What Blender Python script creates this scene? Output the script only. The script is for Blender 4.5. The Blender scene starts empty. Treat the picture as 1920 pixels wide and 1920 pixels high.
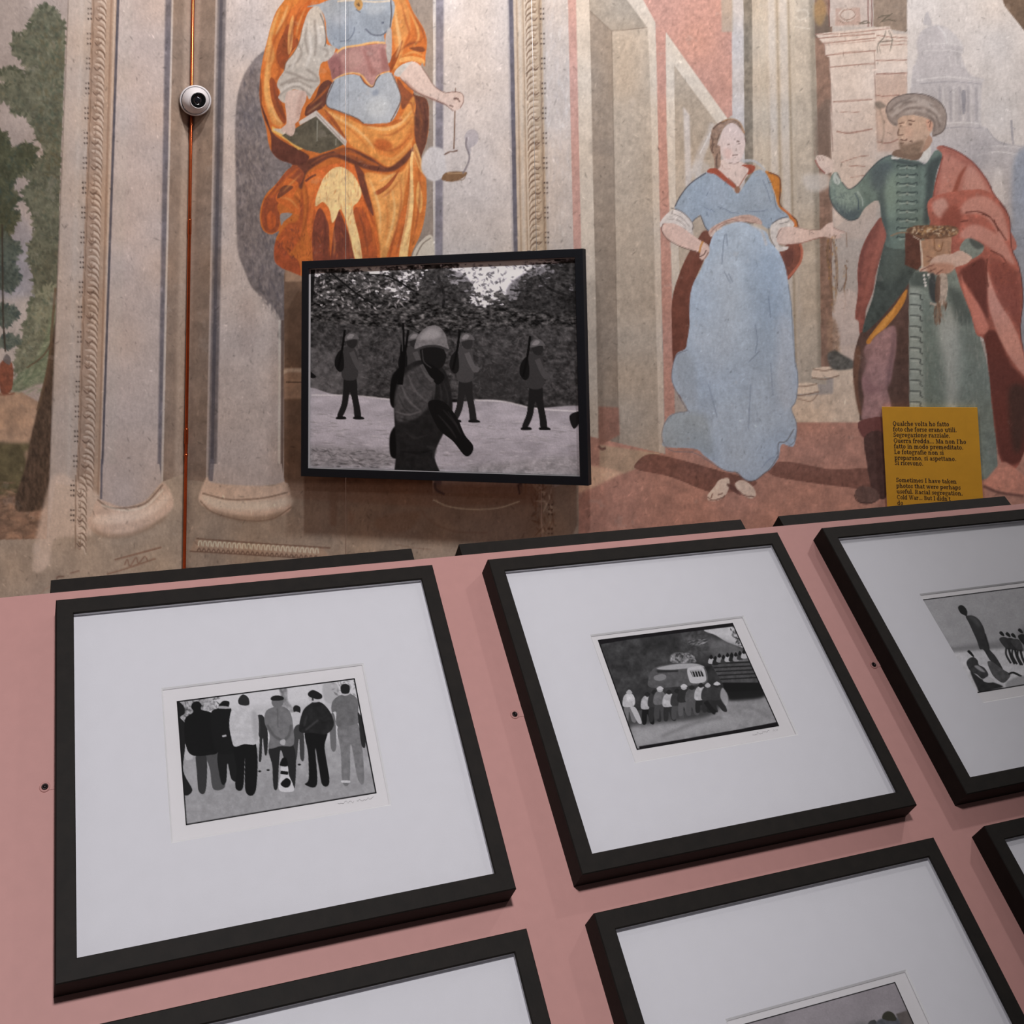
import bpy, math, random
import numpy as np
from mathutils import Vector, Matrix

# ------------------------------------------------------------------ camera
# (all lengths in metres; the photograph is the lower part of a taller
#  exposure, so the lens axis meets the picture above its middle: lens shift)
FPX, PPX, PPY = 2222.9, 960.0, 359.34          # focal length / axis, in px of 1920
PITCH, ROLL = 0.1201, 0.0173
EYE = np.array([0.0, 0.0, 1.62])
_f = np.array([0.0, math.cos(PITCH), math.sin(PITCH)])
_r = np.array([1.0, 0.0, 0.0])
_d = np.cross(_f, _r)
CR = math.cos(ROLL) * _r + math.sin(ROLL) * _d
CD = -math.sin(ROLL) * _r + math.cos(ROLL) * _d
CF = _f
scene = bpy.context.scene
cam_data = bpy.data.cameras.new('camera')
cam_data.sensor_width = 36.0
cam_data.sensor_fit = 'HORIZONTAL'
cam_data.lens = 36.0 * FPX / 1920.0
cam_data.shift_x = 0.0
cam_data.shift_y = (PPY - 960.0) / 1920.0
cam_data.clip_start = 0.05
cam = bpy.data.objects.new('camera', cam_data)
scene.collection.objects.link(cam)
cam.matrix_world = Matrix(((CR[0], -CD[0], -CF[0], EYE[0]),
                           (CR[1], -CD[1], -CF[1], EYE[1]),
                           (CR[2], -CD[2], -CF[2], EYE[2]),
                           (0, 0, 0, 1)))
scene.camera = cam

# ------------------------------------------------------------------ light
scene.view_settings.view_transform = 'Standard'
scene.view_settings.look = 'None'
scene.view_settings.gamma = 1.0
scene.view_settings.use_curve_mapping = False
scene.view_settings.exposure = 0.0
world = bpy.data.worlds.new('room_light')
scene.world = world
world.use_nodes = True
world.node_tree.nodes['Background'].inputs[0].default_value = (1.0, 0.965, 0.985, 1)
world.node_tree.nodes['Background'].inputs[1].default_value = 0.06


def spot_light(name, loc, target, cone, blend, radius, watts, color):
    d = bpy.data.lights.new(name, 'SPOT')
    d.spot_size = math.radians(cone); d.spot_blend = blend; d.shadow_soft_size = radius
    d.energy = watts; d.color = color
    o = bpy.data.objects.new(name, d)
    scene.collection.objects.link(o)
    o.location = loc
    o.rotation_euler = (Vector(target) - Vector(loc)).to_track_quat('-Z', 'Y').to_euler()
    return o


# track of wall washers high in front of the frescoed wall
WARM = (1.0, 0.965, 0.955)
for lx, ly, tx, ty, tz, wt in ((-0.75, 3.20, -1.05, 4.80, 2.95, 214), (0.35, 2.80, 0.10, 4.40, 2.8, 230), (1.45, 2.35, 1.10, 4.00, 2.75, 250), (2.75, 2.45, 2.15, 3.50, 2.6, 228)):
    spot_light('wall_washer', (lx, ly, 4.7), (tx, ty, tz), 100, 1.0, 0.10, wt, WARM)
# track spot over the display stand
spot_light('stand_spot', (0.5, -1.0, 4.6), (-0.50, 1.76, 1.12), 42, 1.0, 0.22, 615, (1.0, 0.975, 0.99))

# ------------------------------------------------------------------ layout
SC = 0.52                                       # clear opening of a frame, metres
PANEL_YAW, PANEL_TILT = 0.3918, 0.7561
WALL_YAW = -0.3837
UP = np.array([0.0, 0.0, 1.0])
PXD = np.array([math.cos(PANEL_YAW), math.sin(PANEL_YAW), 0.0])        # along the stand
_bk = np.array([-math.sin(PANEL_YAW), math.cos(PANEL_YAW), 0.0])       # away from viewer
PDD = -UP * math.cos(PANEL_TILT) - _bk * math.sin(PANEL_TILT)          # down the slope
PNN = -np.cross(PXD, PDD)                                              # out of the slope
FACE0 = EYE + np.array([-1.2218, 3.3644, -0.7369]) * SC                # opening corner, upper left frame
WXD = np.array([math.cos(WALL_YAW), math.sin(WALL_YAW), 0.0])          # along back wall
WNN = np.array([math.sin(WALL_YAW), -math.cos(WALL_YAW), 0.0])         # into the room
CORNER = np.array([-0.2742 * 5.0, 5.0, 0.0])
LWALL_YAW = math.radians(70.0)
LXD = -np.array([math.cos(LWALL_YAW), math.sin(LWALL_YAW), 0.0])       # left wall, from the corner
LNN = np.array([math.sin(LWALL_YAW), -math.cos(LWALL_YAW), 0.0])


def to_px(P):
    P = np.asarray(P, float) - EYE
    z = P @ CF
    return np.stack([PPX + FPX * (P @ CR) / z, PPY + FPX * (P @ CD) / z], -1)


def ray_px(x, y):
    return CR * (x - PPX) / FPX + CD * (y - PPY) / FPX + CF


def on_plane(x, y, P0, N):
    r = ray_px(x, y)
    return EYE + r * (((P0 - EYE) @ N) / (r @ N))

# ------------------------------------------------------------------ brushes
# The frescoes and prints are drawn stroke by stroke into colour fields that
# end up as colours of finely divided wall and paper surfaces.
RNG = np.random.RandomState(7)


def spline(pts, closed=True, n=6):
    P = np.asarray(pts, float)
    if len(P) < 3:
        return P
    if closed:
        Q = np.vstack([P[-1], P, P[0], P[1]])
    else:
        Q = np.vstack([2 * P[0] - P[1], P, 2 * P[-1] - P[-2]])
    p0, p1, p2, p3 = Q[:-3], Q[1:-2], Q[2:-1], Q[3:]
    t = (np.arange(n) / n)[None, :, None]
    p0, p1, p2, p3 = (a[:, None, :] for a in (p0, p1, p2, p3))
    C = .5 * (2 * p1 + (p2 - p0) * t + (2 * p0 - 5 * p1 + 4 * p2 - p3) * t ** 2 + (3 * p1 - p0 - 3 * p2 + p3) * t ** 3)
    C = C.reshape(-1, 2)
    return C if closed else np.vstack([C, P[-1]])


def box1(a, r, ax):
    if r < 1:
        return a
    k = 2 * r + 1
    pad = [(0, 0)] * a.ndim
    pad[ax] = (r + 1, r)
    c = np.cumsum(np.pad(a, pad, mode='edge'), axis=ax, dtype=np.float64)
    n = a.shape[ax]
    s1 = [slice(None)] * a.ndim; s2 = list(s1)
    s1[ax] = slice(k, k + n); s2[ax] = slice(0, n)
    return ((c[tuple(s1)] - c[tuple(s2)]) / k).astype(np.float32)


def blur(a, s):
    r = int(round(s))
    for _ in range(2):
        a = box1(box1(a, r, 0), r, 1)
    return a


def noise(h, w, cell, seed, cx=None):
    """smooth value noise in -1..1, cell size in pixels (cy, cx)"""
    cy = cell; cx = cx or cell
    r = np.random.RandomState(seed)
    gh, gw = int(h / cy) + 3, int(w / cx) + 3
    g = r.rand(gh, gw).astype(np.float32) * 2 - 1
    y = np.arange(h) / cy; x = np.arange(w) / cx
    iy = y.astype(int); ix = x.astype(int)
    fy = (y - iy)[:, None]; fx = (x - ix)[None, :]
    fy = fy * fy * (3 - 2 * fy); fx = fx * fx * (3 - 2 * fx)
    a = g[iy][:, ix]; b = g[iy][:, ix + 1]; c = g[iy + 1][:, ix]; d = g[iy + 1][:, ix + 1]
    return ((a * (1 - fx) + b * fx) * (1 - fy) + (c * (1 - fx) + d * fx) * fy).astype(np.float32)


def fbm(h, w, cell, seed, octv=4, cx=None):
    o = np.zeros((h, w), np.float32); amp = 1.; tot = 0
    cx = cx or cell
    for k in range(octv):
        o += amp * noise(h, w, max(cell / 2 ** k, 1.01), seed + 31 * k, max(cx / 2 ** k, 1.01)); tot += amp; amp *= .6
    return o / tot * 1.6


class Field:
    """a colour field over a rectangle of the drawing (units: drawing px)"""

    def __init__(s, x0, y0, x1, y1, res, base, fade=False):
        s.x0, s.y0, s.res = x0, y0, res
        s.w, s.h = int((x1 - x0) * res), int((y1 - y0) * res)
        s.a = np.empty((s.h, s.w, 3), np.float32); s.a[:] = np.array(base, np.float32)
        s.fade = fade                 # colours were read in falling light: undo it
        s.off = (0., 0., 1.)

    def zoom(s, ox, oy, k):           # following points are given in an enlarged cut-out
        s.off = (ox, oy, 1. / k)
        return s

    def T(s, pts):
        ox, oy, k = s.off
        P = np.asarray(pts, float)
        return P * k + np.array([ox, oy])

    def col(s, c, y):
        c = np.array(c, np.float32)
        if s.fade:
            c = np.clip(c / np.interp(y, FADE_Y, FADE_G), 0, 250)
        return c

    def mask(s, P):
        Q = (P - np.array([s.x0, s.y0])) * s.res
        xa, ya = np.floor(Q.min(0)).astype(int) - 1; xb, yb = np.ceil(Q.max(0)).astype(int) + 2
        xa, ya, xb, yb = max(xa, 0), max(ya, 0), min(xb, s.w), min(yb, s.h)
        if xb <= xa or yb <= ya:
            return None
        w, h, SS = xb - xa, yb - ya, 4
        acc = np.zeros((h * SS, w + 2), np.float32)
        A = Q - np.array([xa, ya]); B = np.roll(A, -1, 0)
        for (x1, y1), (x2, y2) in zip(A, B):
            if y1 == y2:
                continue
            sg = 1.
            if y1 > y2:
                x1, y1, x2, y2 = x2, y2, x1, y1; sg = -1.
            r0 = max(int(math.ceil(y1 * SS - .5)), 0); r1 = min(int(math.ceil(y2 * SS - .5)), h * SS)
            if r1 <= r0:
                continue
            rr = np.arange(r0, r1)
            x = np.clip(x1 + ((rr + .5) / SS - y1) * (x2 - x1) / (y2 - y1), 0, w)
            i = x.astype(int); f = x - i
            acc[rr, i] += sg * (1 - f); acc[rr, i + 1] += sg * f
        m = np.clip(np.abs(np.cumsum(acc, 1)), 0, 1)[:, :w].reshape(h, SS, w).mean(1)
        return m, xa, ya

    def put(s, m, xa, ya, c, alpha):
        h, w = m.shape
        v = s.a[ya:ya + h, xa:xa + w]
        m = (m * alpha)[..., None]
        v += (c - v) * m

    def P(s, pts, c, a=1., soft=0, sm=True, y=None, tex=0., seed=1, cell=9, c2=None, ax=0, clip=None, cx=None):
        """filled shape; c2: second colour at the far end along axis ax"""
        P = s.T(pts)
        yc = P[:, 1].mean() if y is None else y
        if sm:
            P = spline(P)
        r = s.mask(P)
        if r is None:
            return None
        m, xa, ya = r
        soft = max(0., soft * .75 - .42)
        if round(soft * s.res) >= 1:
            pd = int(soft * s.res * 2) + 1
            full = np.zeros((m.shape[0] + 2 * pd, m.shape[1] + 2 * pd), np.float32)
            full[pd:-pd, pd:-pd] = m
            m = blur(full, soft * s.res)
            ya -= pd; xa -= pd
            cy0, cx0 = max(-ya, 0), max(-xa, 0)
            m = m[cy0:, cx0:]; ya += cy0; xa += cx0
            m = m[:max(s.h - ya, 0), :max(s.w - xa, 0)]
            if m.size == 0:
                return None
        h, w = m.shape
        if clip is not None:
            cm, ca, cb = clip
            k = np.zeros_like(m)
            X0, Y0 = max(xa, ca), max(ya, cb); X1, Y1 = min(xa + w, ca + cm.shape[1]), min(ya + h, cb + cm.shape[0])
            if X1 > X0 and Y1 > Y0:
                k[Y0 - ya:Y1 - ya, X0 - xa:X1 - xa] = cm[Y0 - cb:Y1 - cb, X0 - ca:X1 - ca]
            m = m * k
        cc = s.col(c, yc)
        C = np.broadcast_to(cc, (h, w, 3)).copy()
        if c2 is not None:
            c2 = s.col(c2, yc)
            t = np.linspace(0, 1, w if ax == 0 else h, dtype=np.float32)
            t = t[None, :, None] if ax == 0 else t[:, None, None]
            C = C * (1 - t) + c2 * t
        if tex:
            C = C * (1 + tex * fbm(h, w, cell * s.res, seed, 3, cx * s.res if cx else None)[..., None])
        s.put(m, xa, ya, C, a)
        return m, xa, ya

    def L(s, pts, width, c, a=1., soft=0, sm=True, y=None, taper=0., clip=None):
        """brush line"""
        P = s.T(pts)
        k = s.off[2]
        yc = P[:, 1].mean() if y is None else y
        if sm and len(P) > 2:
            P = spline(P, False, 5)
        d = np.gradient(P, axis=0)
        n = np.stack([-d[:, 1], d[:, 0]], 1) / (np.linalg.norm(d, axis=1)[:, None] + 1e-9)
        t = np.linspace(0, 1, len(P))
        wd = width * k * .5 * (1 - taper * np.abs(2 * t - 1) ** 1.5)
        O = np.vstack([P + n * wd[:, None], (P - n * wd[:, None])[::-1]])
        so = s.off; s.off = (0., 0., 1.)
        r = s.P(O, c, a, soft, False, yc, clip=clip)
        s.off = so
        return r

    def dabs(s, pts, cols, n, ln, wd, ang=0., jit=.5, a=.8, seed=3, y=None, sm=True):
        """many small strokes inside a shape"""
        P = s.T(pts); k = s.off[2]
        r = s.mask(spline(P) if sm else P)
        if r is None:
            return
        m, xa, ya = r
        R = np.random.RandomState(seed)
        yc = P[:, 1].mean() if y is None else y
        ys, xs = np.nonzero(m > .6)
        if len(ys) == 0:
            return
        so = s.off; s.off = (0., 0., 1.)
        for i in R.randint(0, len(ys), n):
            x = s.x0 + (xs[i] + xa) / s.res; y0 = s.y0 + (ys[i] + ya) / s.res
            an = ang + R.randn() * jit; l = ln * k * (.5 + R.rand()); w = wd * k * (.6 + .8 * R.rand())
            dx, dy = math.cos(an), math.sin(an)
            q = np.array([(x - dx * l / 2, y0 - dy * l / 2), (x - dy * w / 2, y0 + dx * w / 2), (x + dx * l / 2, y0 + dy * l / 2), (x + dy * w / 2, y0 - dx * w / 2)])
            s.P(q, cols[R.randint(len(cols))], a * (.5 + .5 * R.rand()), 0, False, yc)
        s.off = so

    def sample(s, px):
        x = np.clip((px[:, 0] - s.x0) * s.res - .5, 0, s.w - 1.001); y = np.clip((px[:, 1] - s.y0) * s.res - .5, 0, s.h - 1.001)
        i = y.astype(int); j = x.astype(int); fy = (y - i)[:, None]; fx = (x - j)[:, None]
        A = s.a
        v = (A[i, j] * (1 - fx) + A[i, j + 1] * fx) * (1 - fy) + (A[i + 1, j] * (1 - fx) + A[i + 1, j + 1] * fx) * fy
        v = np.clip(v / 255., 0, 1)
        return np.where(v <= .04045, v / 12.92, ((v + .055) / 1.055) ** 2.4)


FADE_Y = [-200, 0, 250, 500, 700, 900, 1050, 1300]
FADE_G = [1., 1., .95, .86, .76, .64, .58, .55]

# ------------------------------------------------------------------ frescoes


def vband(F, x0t, x1t, x0b, x1b, c, ya=-200, yb=1330, a=1., soft=0, y=300, tex=.0, seed=1, cell=8, cx=None):
    """upright band: x at height 0 and at height 900 of the drawing"""
    f = lambda xt, xb, yy: xt + (xb - xt) * yy / 900.
    F.P([(f(x0t, x0b, ya), ya), (f(x1t, x1b, ya), ya), (f(x1t, x1b, yb), yb), (f(x0t, x0b, yb), yb)], c, a, soft, False, y, tex, seed, cell, cx=cx)


def scroll_border(F, xt, xb, wt, wb, dirn, seed, ya=-190, yb=1000):
    """leaf scroll moulding with rows of paired dots"""
    R = np.random.RandomState(seed)
    y = ya
    i = 0
    while y < yb:
        k = y / 900.
        x = xt + (xb - xt) * k; w = wt + (wb - wt) * k
        mir = (lambda q: q) if dirn > 0 else (lambda q: [(2 * x + w - a, b) for a, b in q])
        for j in range(4):                              # acanthus lobes
            yy = y + j * 11.6 + R.rand() * 3
            n = .25 + .2 * R.rand()
            p = [(x + .98 * w, yy + 18), (x + .9 * w, yy + 9), (x + .62 * w, yy + 3), (x + n * w, yy + 1 + 3 * R.rand())]
            F.L(mir([(a - 1, b + 3.5) for a, b in p]), 5.2, (214, 194, 174), .6, 0, True, 300, .6)
            F.L(mir(p), 1.9 + 1.6 * R.rand(), (108, 78, 58), .5 + .4 * R.rand(), 0, True, 300, .6)
            if R.rand() < .7:
                q = [(x + (.1 + .2 * R.rand()) * w, yy + 6), (x + .42 * w, yy + 10 + 3 * R.rand()), (x + .5 * w, yy + 4)]
                F.L(mir(q), 1.5 + R.rand(), (120, 88, 66), .4 + .4 * R.rand(), 0, True, 300, .6)
        cx = x + w * .42
        F.L(mir([(cx - .25 * w, y + 36), (cx, y + 42), (cx + .28 * w, y + 35)]), 3, (88, 60, 46), .7, 0, True, 300, .6)
        F.L(mir([(x + .03 * w, y), (x + .06 * w, y + 24), (x + .02 * w, y + 46)]), 3, (124, 94, 72), .6, 0, True, 300, .3)
        y += 46.6
        i += 1
    y = ya + 20
    while y < yb:
        k = y / 900.
        x = xt + (xb - xt) * k + (-5 if dirn > 0 else (wt + (wb - wt) * k) + 3)
        for j in range(3):
            for e in (-2.6, 2.4):
                F.P([(x + e - 1.4, y + j * 9.5 - 1.2), (x + e + 1.2, y + j * 9.5 - 1.4), (x + e + 1.4, y + j * 9.5 + 1.2), (x + e - 1.2, y + j * 9.5 + 1.3)], (52, 38, 34), .55 + .4 * R.rand(), 0, True, 300)
        y += 46.6


def speckle(F, x0, y0, x1, y1, c, n, seed, lw=(1.2, 3.), a=.35, y=300):
    R = np.random.RandomState(seed)
    F.off = (0., 0., 1.)
    for _ in range(n):
        x = x0 + R.rand() * (x1 - x0); yy = y0 + R.rand() * (y1 - y0)
        l = 1.5 + 5 * R.rand() ** 2; an = R.randn() * .9 + 1.3; w = lw[0] + R.rand() * (lw[1] - lw[0])
        dx, dy = math.cos(an) * l, math.sin(an) * l
        F.P([(x - dx, yy - dy), (x - dy / l * w / 2, yy + dx / l * w / 2), (x + dx, yy + dy), (x + dy / l * w / 2, yy - dx / l * w / 2)], c, a * R.rand(), 0, False, y)


def tree_mass(F, pts, seed, cols, n=500, y=None):
    F.P(pts, cols[0], 1, 1.2, True, y, .16, seed, 14)
    F.dabs(pts, cols, n, 13, 5, 1.3, .9, .5, seed, y)
    F.dabs(pts, [tuple(.72 * q for q in cols[0]), tuple(1.22 * q for q in cols[0]), cols[2]], int(n * .9), 8, 3.2, .9, 1.2, .6, seed + 2, y)
    R = np.random.RandomState(seed + 5)
    P = spline(np.asarray(pts, float), True, 10)
    D = np.roll(P, -1, 0) - np.roll(P, 1, 0)
    for q, d in zip(P, D):                             # leafy rim
        if R.rand() < .35:
            continue
        n = np.array([d[1], -d[0]]) / (np.linalg.norm(d) + 1e-6)
        n = n + R.randn(2) * .55
        n /= np.linalg.norm(n) + 1e-6
        l = 3 + 7 * R.rand(); w = 1.6 + 2 * R.rand(); t = np.array([-n[1], n[0]])
        for sg in (1, -1):
            F.P([q - n * 3 - t * w, q + n * l * .5 * sg - t * w * .9, q + n * l * sg, q + n * l * .5 * sg + t * w * .9, q - n * 3 + t * w], cols[R.randint(3)], .85, 0, True, y)
            break

def fresco_left():
    F = Field(-1100, -200, 380, 1500, 1.0, (178, 160, 148), True)
    # landscape with trees
    F.P([(-1110, -210), (135, -210), (88, 1040), (-1110, 1160)], (176, 158, 148), 1, 0, False, 100, .05, 3, 60)
    F.P([(-1110, 480), (-100, 430), (20, 400), (60, 430), (80, 520), (30, 700), (-1110, 700)], (140, 136, 142), .9, 14, True, 480, .08, 4, 25)
    F.P([(-1110, 640), (0, 560), (60, 560), (70, 640), (40, 700), (-1110, 720)], (176, 160, 144), .7, 10, True, 600, .06, 4, 25)
    # ground
    F.P([(-1110, 735), (40, 735), (84, 760), (110, 1060), (-1110, 1200)], (132, 104, 82), 1, 2, False, 800, .12, 6, 20)
    F.P([(-1110, 840), (0, 830), (45, 850), (50, 900), (30, 950), (-20, 1010), (-1110, 1100)], (62, 56, 34), .9, 5, True, 900, .2, 7, 14)
    F.P([(-1110, 990), (0, 930), (60, 900), (100, 900), (95, 1030), (0, 1045), (-1110, 1160)], (92, 68, 52), .95, 5, True, 980, .22, 8, 14)
    F.dabs([(-100, 930), (60, 900), (96, 930), (92, 1010), (0, 1036), (-100, 1060)], [(106, 78, 58), (80, 56, 42), (118, 90, 68)], 260, 26, 6, -.15, .35, .4, 9, 970)
    G = [(98, 100, 78), (78, 84, 62), (118, 118, 92), (122, 112, 80), (66, 80, 66), (134, 136, 112)]
    # big tree on the right of the picture
    tree_mass(F, [(122, 60), (118, 200), (112, 340), (110, 480), (104, 560), (70, 570), (62, 520), (52, 470), (66, 430), (55, 390), (44, 360), (62, 340), (44, 330), (72, 300), (88, 282), (70, 262), (60, 230), (48, 215), (26, 212), (24, 196), (0, 184), (-4, 158), (18, 160), (0, 138), (14, 128), (34, 132), (52, 150), (48, 120), (28, 100), (24, 66), (44, 66), (58, 44), (66, 24), (82, 12), (100, 18), (114, 40)], 11, G, 620, 200)
    tree_mass(F, [(104, 540), (101, 640), (92, 680), (66, 700), (44, 720), (30, 690), (40, 640), (52, 590), (62, 560)], 12, G, 220, 620)
    F.dabs([(84, 60), (120, 80), (112, 330), (74, 300), (70, 180)], [(92, 86, 58), (104, 96, 66), (70, 88, 70)], 140, 14, 6, 1.2, .6, .5, 13, 200)
    tree_mass(F, [(-30, 250), (0, 245), (14, 262), (22, 280), (44, 268), (66, 276), (62, 310), (36, 330), (20, 350), (36, 372), (22, 395), (36, 405), (18, 440), (0, 470), (-40, 470)], 14, [(74, 78, 54), (62, 72, 54), (96, 96, 70), (60, 78, 70)], 330, 340)
    tree_mass(F, [(-60, 60), (-20, 130), (-10, 260), (-40, 420), (-120, 480), (-220, 420), (-260, 250), (-200, 80), (-120, 20)], 15, G, 500, 250)
    for tx, ty, ts in ((-420, 200, 1.1), (-640, 330, .9), (-860, 180, 1.3)):
        tree_mass(F, [(tx + ts * a_, ty + ts * b_) for a_, b_ in ((-20, -190), (60, -120), (110, 0), (70, 130), (90, 260), (0, 330), (-90, 270), (-70, 120), (-120, 10), (-80, -110))], int(60 - tx), G, 420, 250)
        F.P([(tx - 8, ty + 280 * ts), (tx + 8, ty + 280 * ts), (tx + 26, 800), (tx - 24, 800)], (64, 48, 36), 1, 1, False, 650, .2, 5, 8, cx=4)
    for q in ((10, 470, 26, 60), (14, 520, 24, 50), (8, 590, 26, 40), (14, 640, 20, 22)):
        tree_mass(F, [(q[0] - q[2], q[1]), (q[0], q[1] - q[3] / 2), (q[0] + q[2], q[1] - 4), (q[0] + q[2] * .5, q[1] + q[3] / 3), (q[0], q[1] + q[3] / 2), (q[0] - q[2], q[1] + q[3] / 4)], 16 + q[1], [(74, 84, 72), (60, 72, 66), (92, 100, 86)], 60, q[1])
    F.L([(4, 420), (5, 520), (6, 600), (10, 660)], 3.2, (58, 48, 38), .9, 0, True, 540)
    # bank and trunk at the right edge
    F.P([(104, 560), (100, 700), (70, 720), (30, 735), (20, 722), (50, 690), (80, 650)], (98, 108, 80), .9, 3, True, 660, .15, 21, 10)
    F.dabs([(104, 600), (96, 720), (40, 735), (24, 715), (70, 670)], [(128, 132, 104), (82, 96, 70), (72, 88, 66)], 140, 24, 4, -.6, .3, .5, 22, 680)
    F.P([(108, 590), (100, 700), (97, 830), (94, 940), (40, 960), (28, 940), (46, 880), (58, 820), (72, 760), (86, 700), (98, 630)], (64, 48, 36), 1, 1.5, True, 820, .22, 23, 9, cx=4)
    F.L([(104, 540), (98, 610), (90, 690), (70, 770)], 5, (88, 66, 46), .8, 1, True, 650)
    F.L([(98, 640), (80, 668), (50, 690)], 3, (86, 62, 44), .8, .6, True, 660)
    # little figure in the garden
    F.P([(-2, 690), (8, 674), (22, 680), (25, 706), (20, 734), (2, 736)], (112, 62, 44), 1, .8, True, 705, .15, 24, 6)
    F.P([(6, 676), (12, 664), (20, 672), (18, 684)], (90, 84, 82), .9, .6, True, 675)
    F.L([(-6, 738), (10, 741), (28, 737)], 3, (112, 70, 52), .8, .6, True, 738)
    # cream margin and mouldings
    vband(F, 128, 172, 92, 143, (184, 166, 152), y=120, tex=.03, seed=31, cell=30, cx=7)
    vband(F, 134, 150, 100, 122, (186, 168, 156), y=120, a=.7, soft=3)
    vband(F, 127.4, 129.4, 92, 94, (120, 102, 92), y=200, a=.6, soft=.5)
    vband(F, 150, 158, 124, 132, (196, 182, 172), y=120, a=.5, soft=3)
    vband(F, 172, 204, 143, 178, (170, 140, 118), y=120, tex=.05, seed=32, cell=14)
    scroll_border(F, 174, 145, 26, 30, 1, 41)
    vband(F, 200, 222, 176, 192, (180, 148, 122), y=120)
    vband(F, 207, 211, 183, 186, (150, 112, 86), y=120, a=.6, soft=.8)
    vband(F, 214, 217, 187, 190, (206, 180, 158), y=120, a=.7, soft=.8)
    vband(F, 219, 327, 188, 303, (190, 172, 164), y=100, tex=.035, seed=33, cell=26, yb=905)
    vband(F, 226, 250, 196, 216, (188, 174, 164), y=100, a=.5, soft=6, yb=900)
    vband(F, 262, 306, 226, 290, (190, 172, 164), y=100, a=.45, soft=12, yb=900)
    vband(F, 219, 224, 189, 193, (78, 74, 84), y=200, a=.9, soft=.8, yb=936, tex=.1, seed=34, cell=10)
    vband(F, 310, 322, 295, 302, (104, 98, 106), y=240, a=.9, soft=1.4, yb=897, tex=.14, seed=35, cell=12)
    vband(F, 322, 326, 302, 306, (196, 182, 170), y=120, a=.9, soft=.6, yb=905)
    speckle(F, 224, -100, 310, 900, (140, 126, 124), 520, 51)
    # pilaster in the corner
    vband(F, 325, 420, 306, 420, (146, 122, 104), y=200, tex=.07, seed=36, cell=18, yb=1000)
    vband(F, 346, 362, 327, 341, (178, 154, 134), y=150, a=.75, soft=3, yb=960)
    # pedestal
    F.P([(-1110, 1036), (90, 1010), (104, 905), (170, 920), (200, 940), (300, 905), (420, 860), (420, 1510), (-1110, 1510)], (108, 94, 80), 1, 1.2, False, 1000, .06, 61, 22)
    F.P([(140, 900), (176, 920), (188, 940), (176, 1000), (104, 1010), (92, 1060), (60, 1060), (96, 900)], (142, 124, 110), .7, 5, True, 960)
    scroll_border(F, 146, 141, 30, 22, 1, 43, 890, 1000)
    F.P([(191, 870), (299, 870), (303, 905), (272, 940), (232, 953), (188, 940)], (190, 172, 164), 1, 0, False, 100, .03, 33, 26)
    F.L([(191, 860), (189.5, 936)], 4, (78, 74, 84), .85, .5, False, 700)
    F.zoom(0, 440, 2.743)
    F.P([(505, 1365), (640, 1400), (760, 1360), (835, 1275), (880, 1330), (890, 1400), (850, 1445), (760, 1510), (650, 1552), (520, 1548), (462, 1510), (452, 1470), (475, 1430)], (136, 114, 98), 1, 1.5, True, None, .05, 62, 12)
    F.P([(480, 1450), (640, 1430), (780, 1390), (850, 1330), (870, 1360), (780, 1440), (640, 1480), (500, 1490)], (156, 136, 120), .7, 5)
    F.P([(470, 1510), (560, 1540), (700, 1525), (860, 1440), (800, 1500), (650, 1556), (520, 1552)], (92, 74, 58), .75, 4)
    F.L([(500, 1362), (560, 1402), (650, 1405), (750, 1380), (838, 1285)], 9, (88, 70, 58), .8, 1)
    F.L([(520, 1390), (640, 1418), (750, 1395), (840, 1310)], 7, (176, 158, 142), .6, 1.4)
    F.L([(590, 1672), (830, 1608)], 8, (84, 58, 44), .8, .5)
    F.L([(550, 1746), (640, 1720), (800, 1666)], 8, (84, 58, 44), .7, .5)
    F.L([(640, 1700), (655, 1670), (668, 1705), (700, 1660), (712, 1690), (745, 1655), (760, 1680)], 7, (84, 60, 48), .8, .4)
    F.L([(360, 1742), (410, 1728)], 8, (84, 60, 48), .7, .4)
    F.L([(290, 1772), (300, 1760), (330, 1758)], 8, (72, 50, 40), .8, .4)
    F.L([(205, 1850), (260, 1810), (420, 1780)], 6, (100, 78, 64), .7, .6)
    F.off = (0., 0., 1.)
    return F


def folds(F, cl, lines, c, a, soft, w):
    for l in lines:
        F.L(l, w, c, a, soft, True, None, .75, clip=cl)


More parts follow.
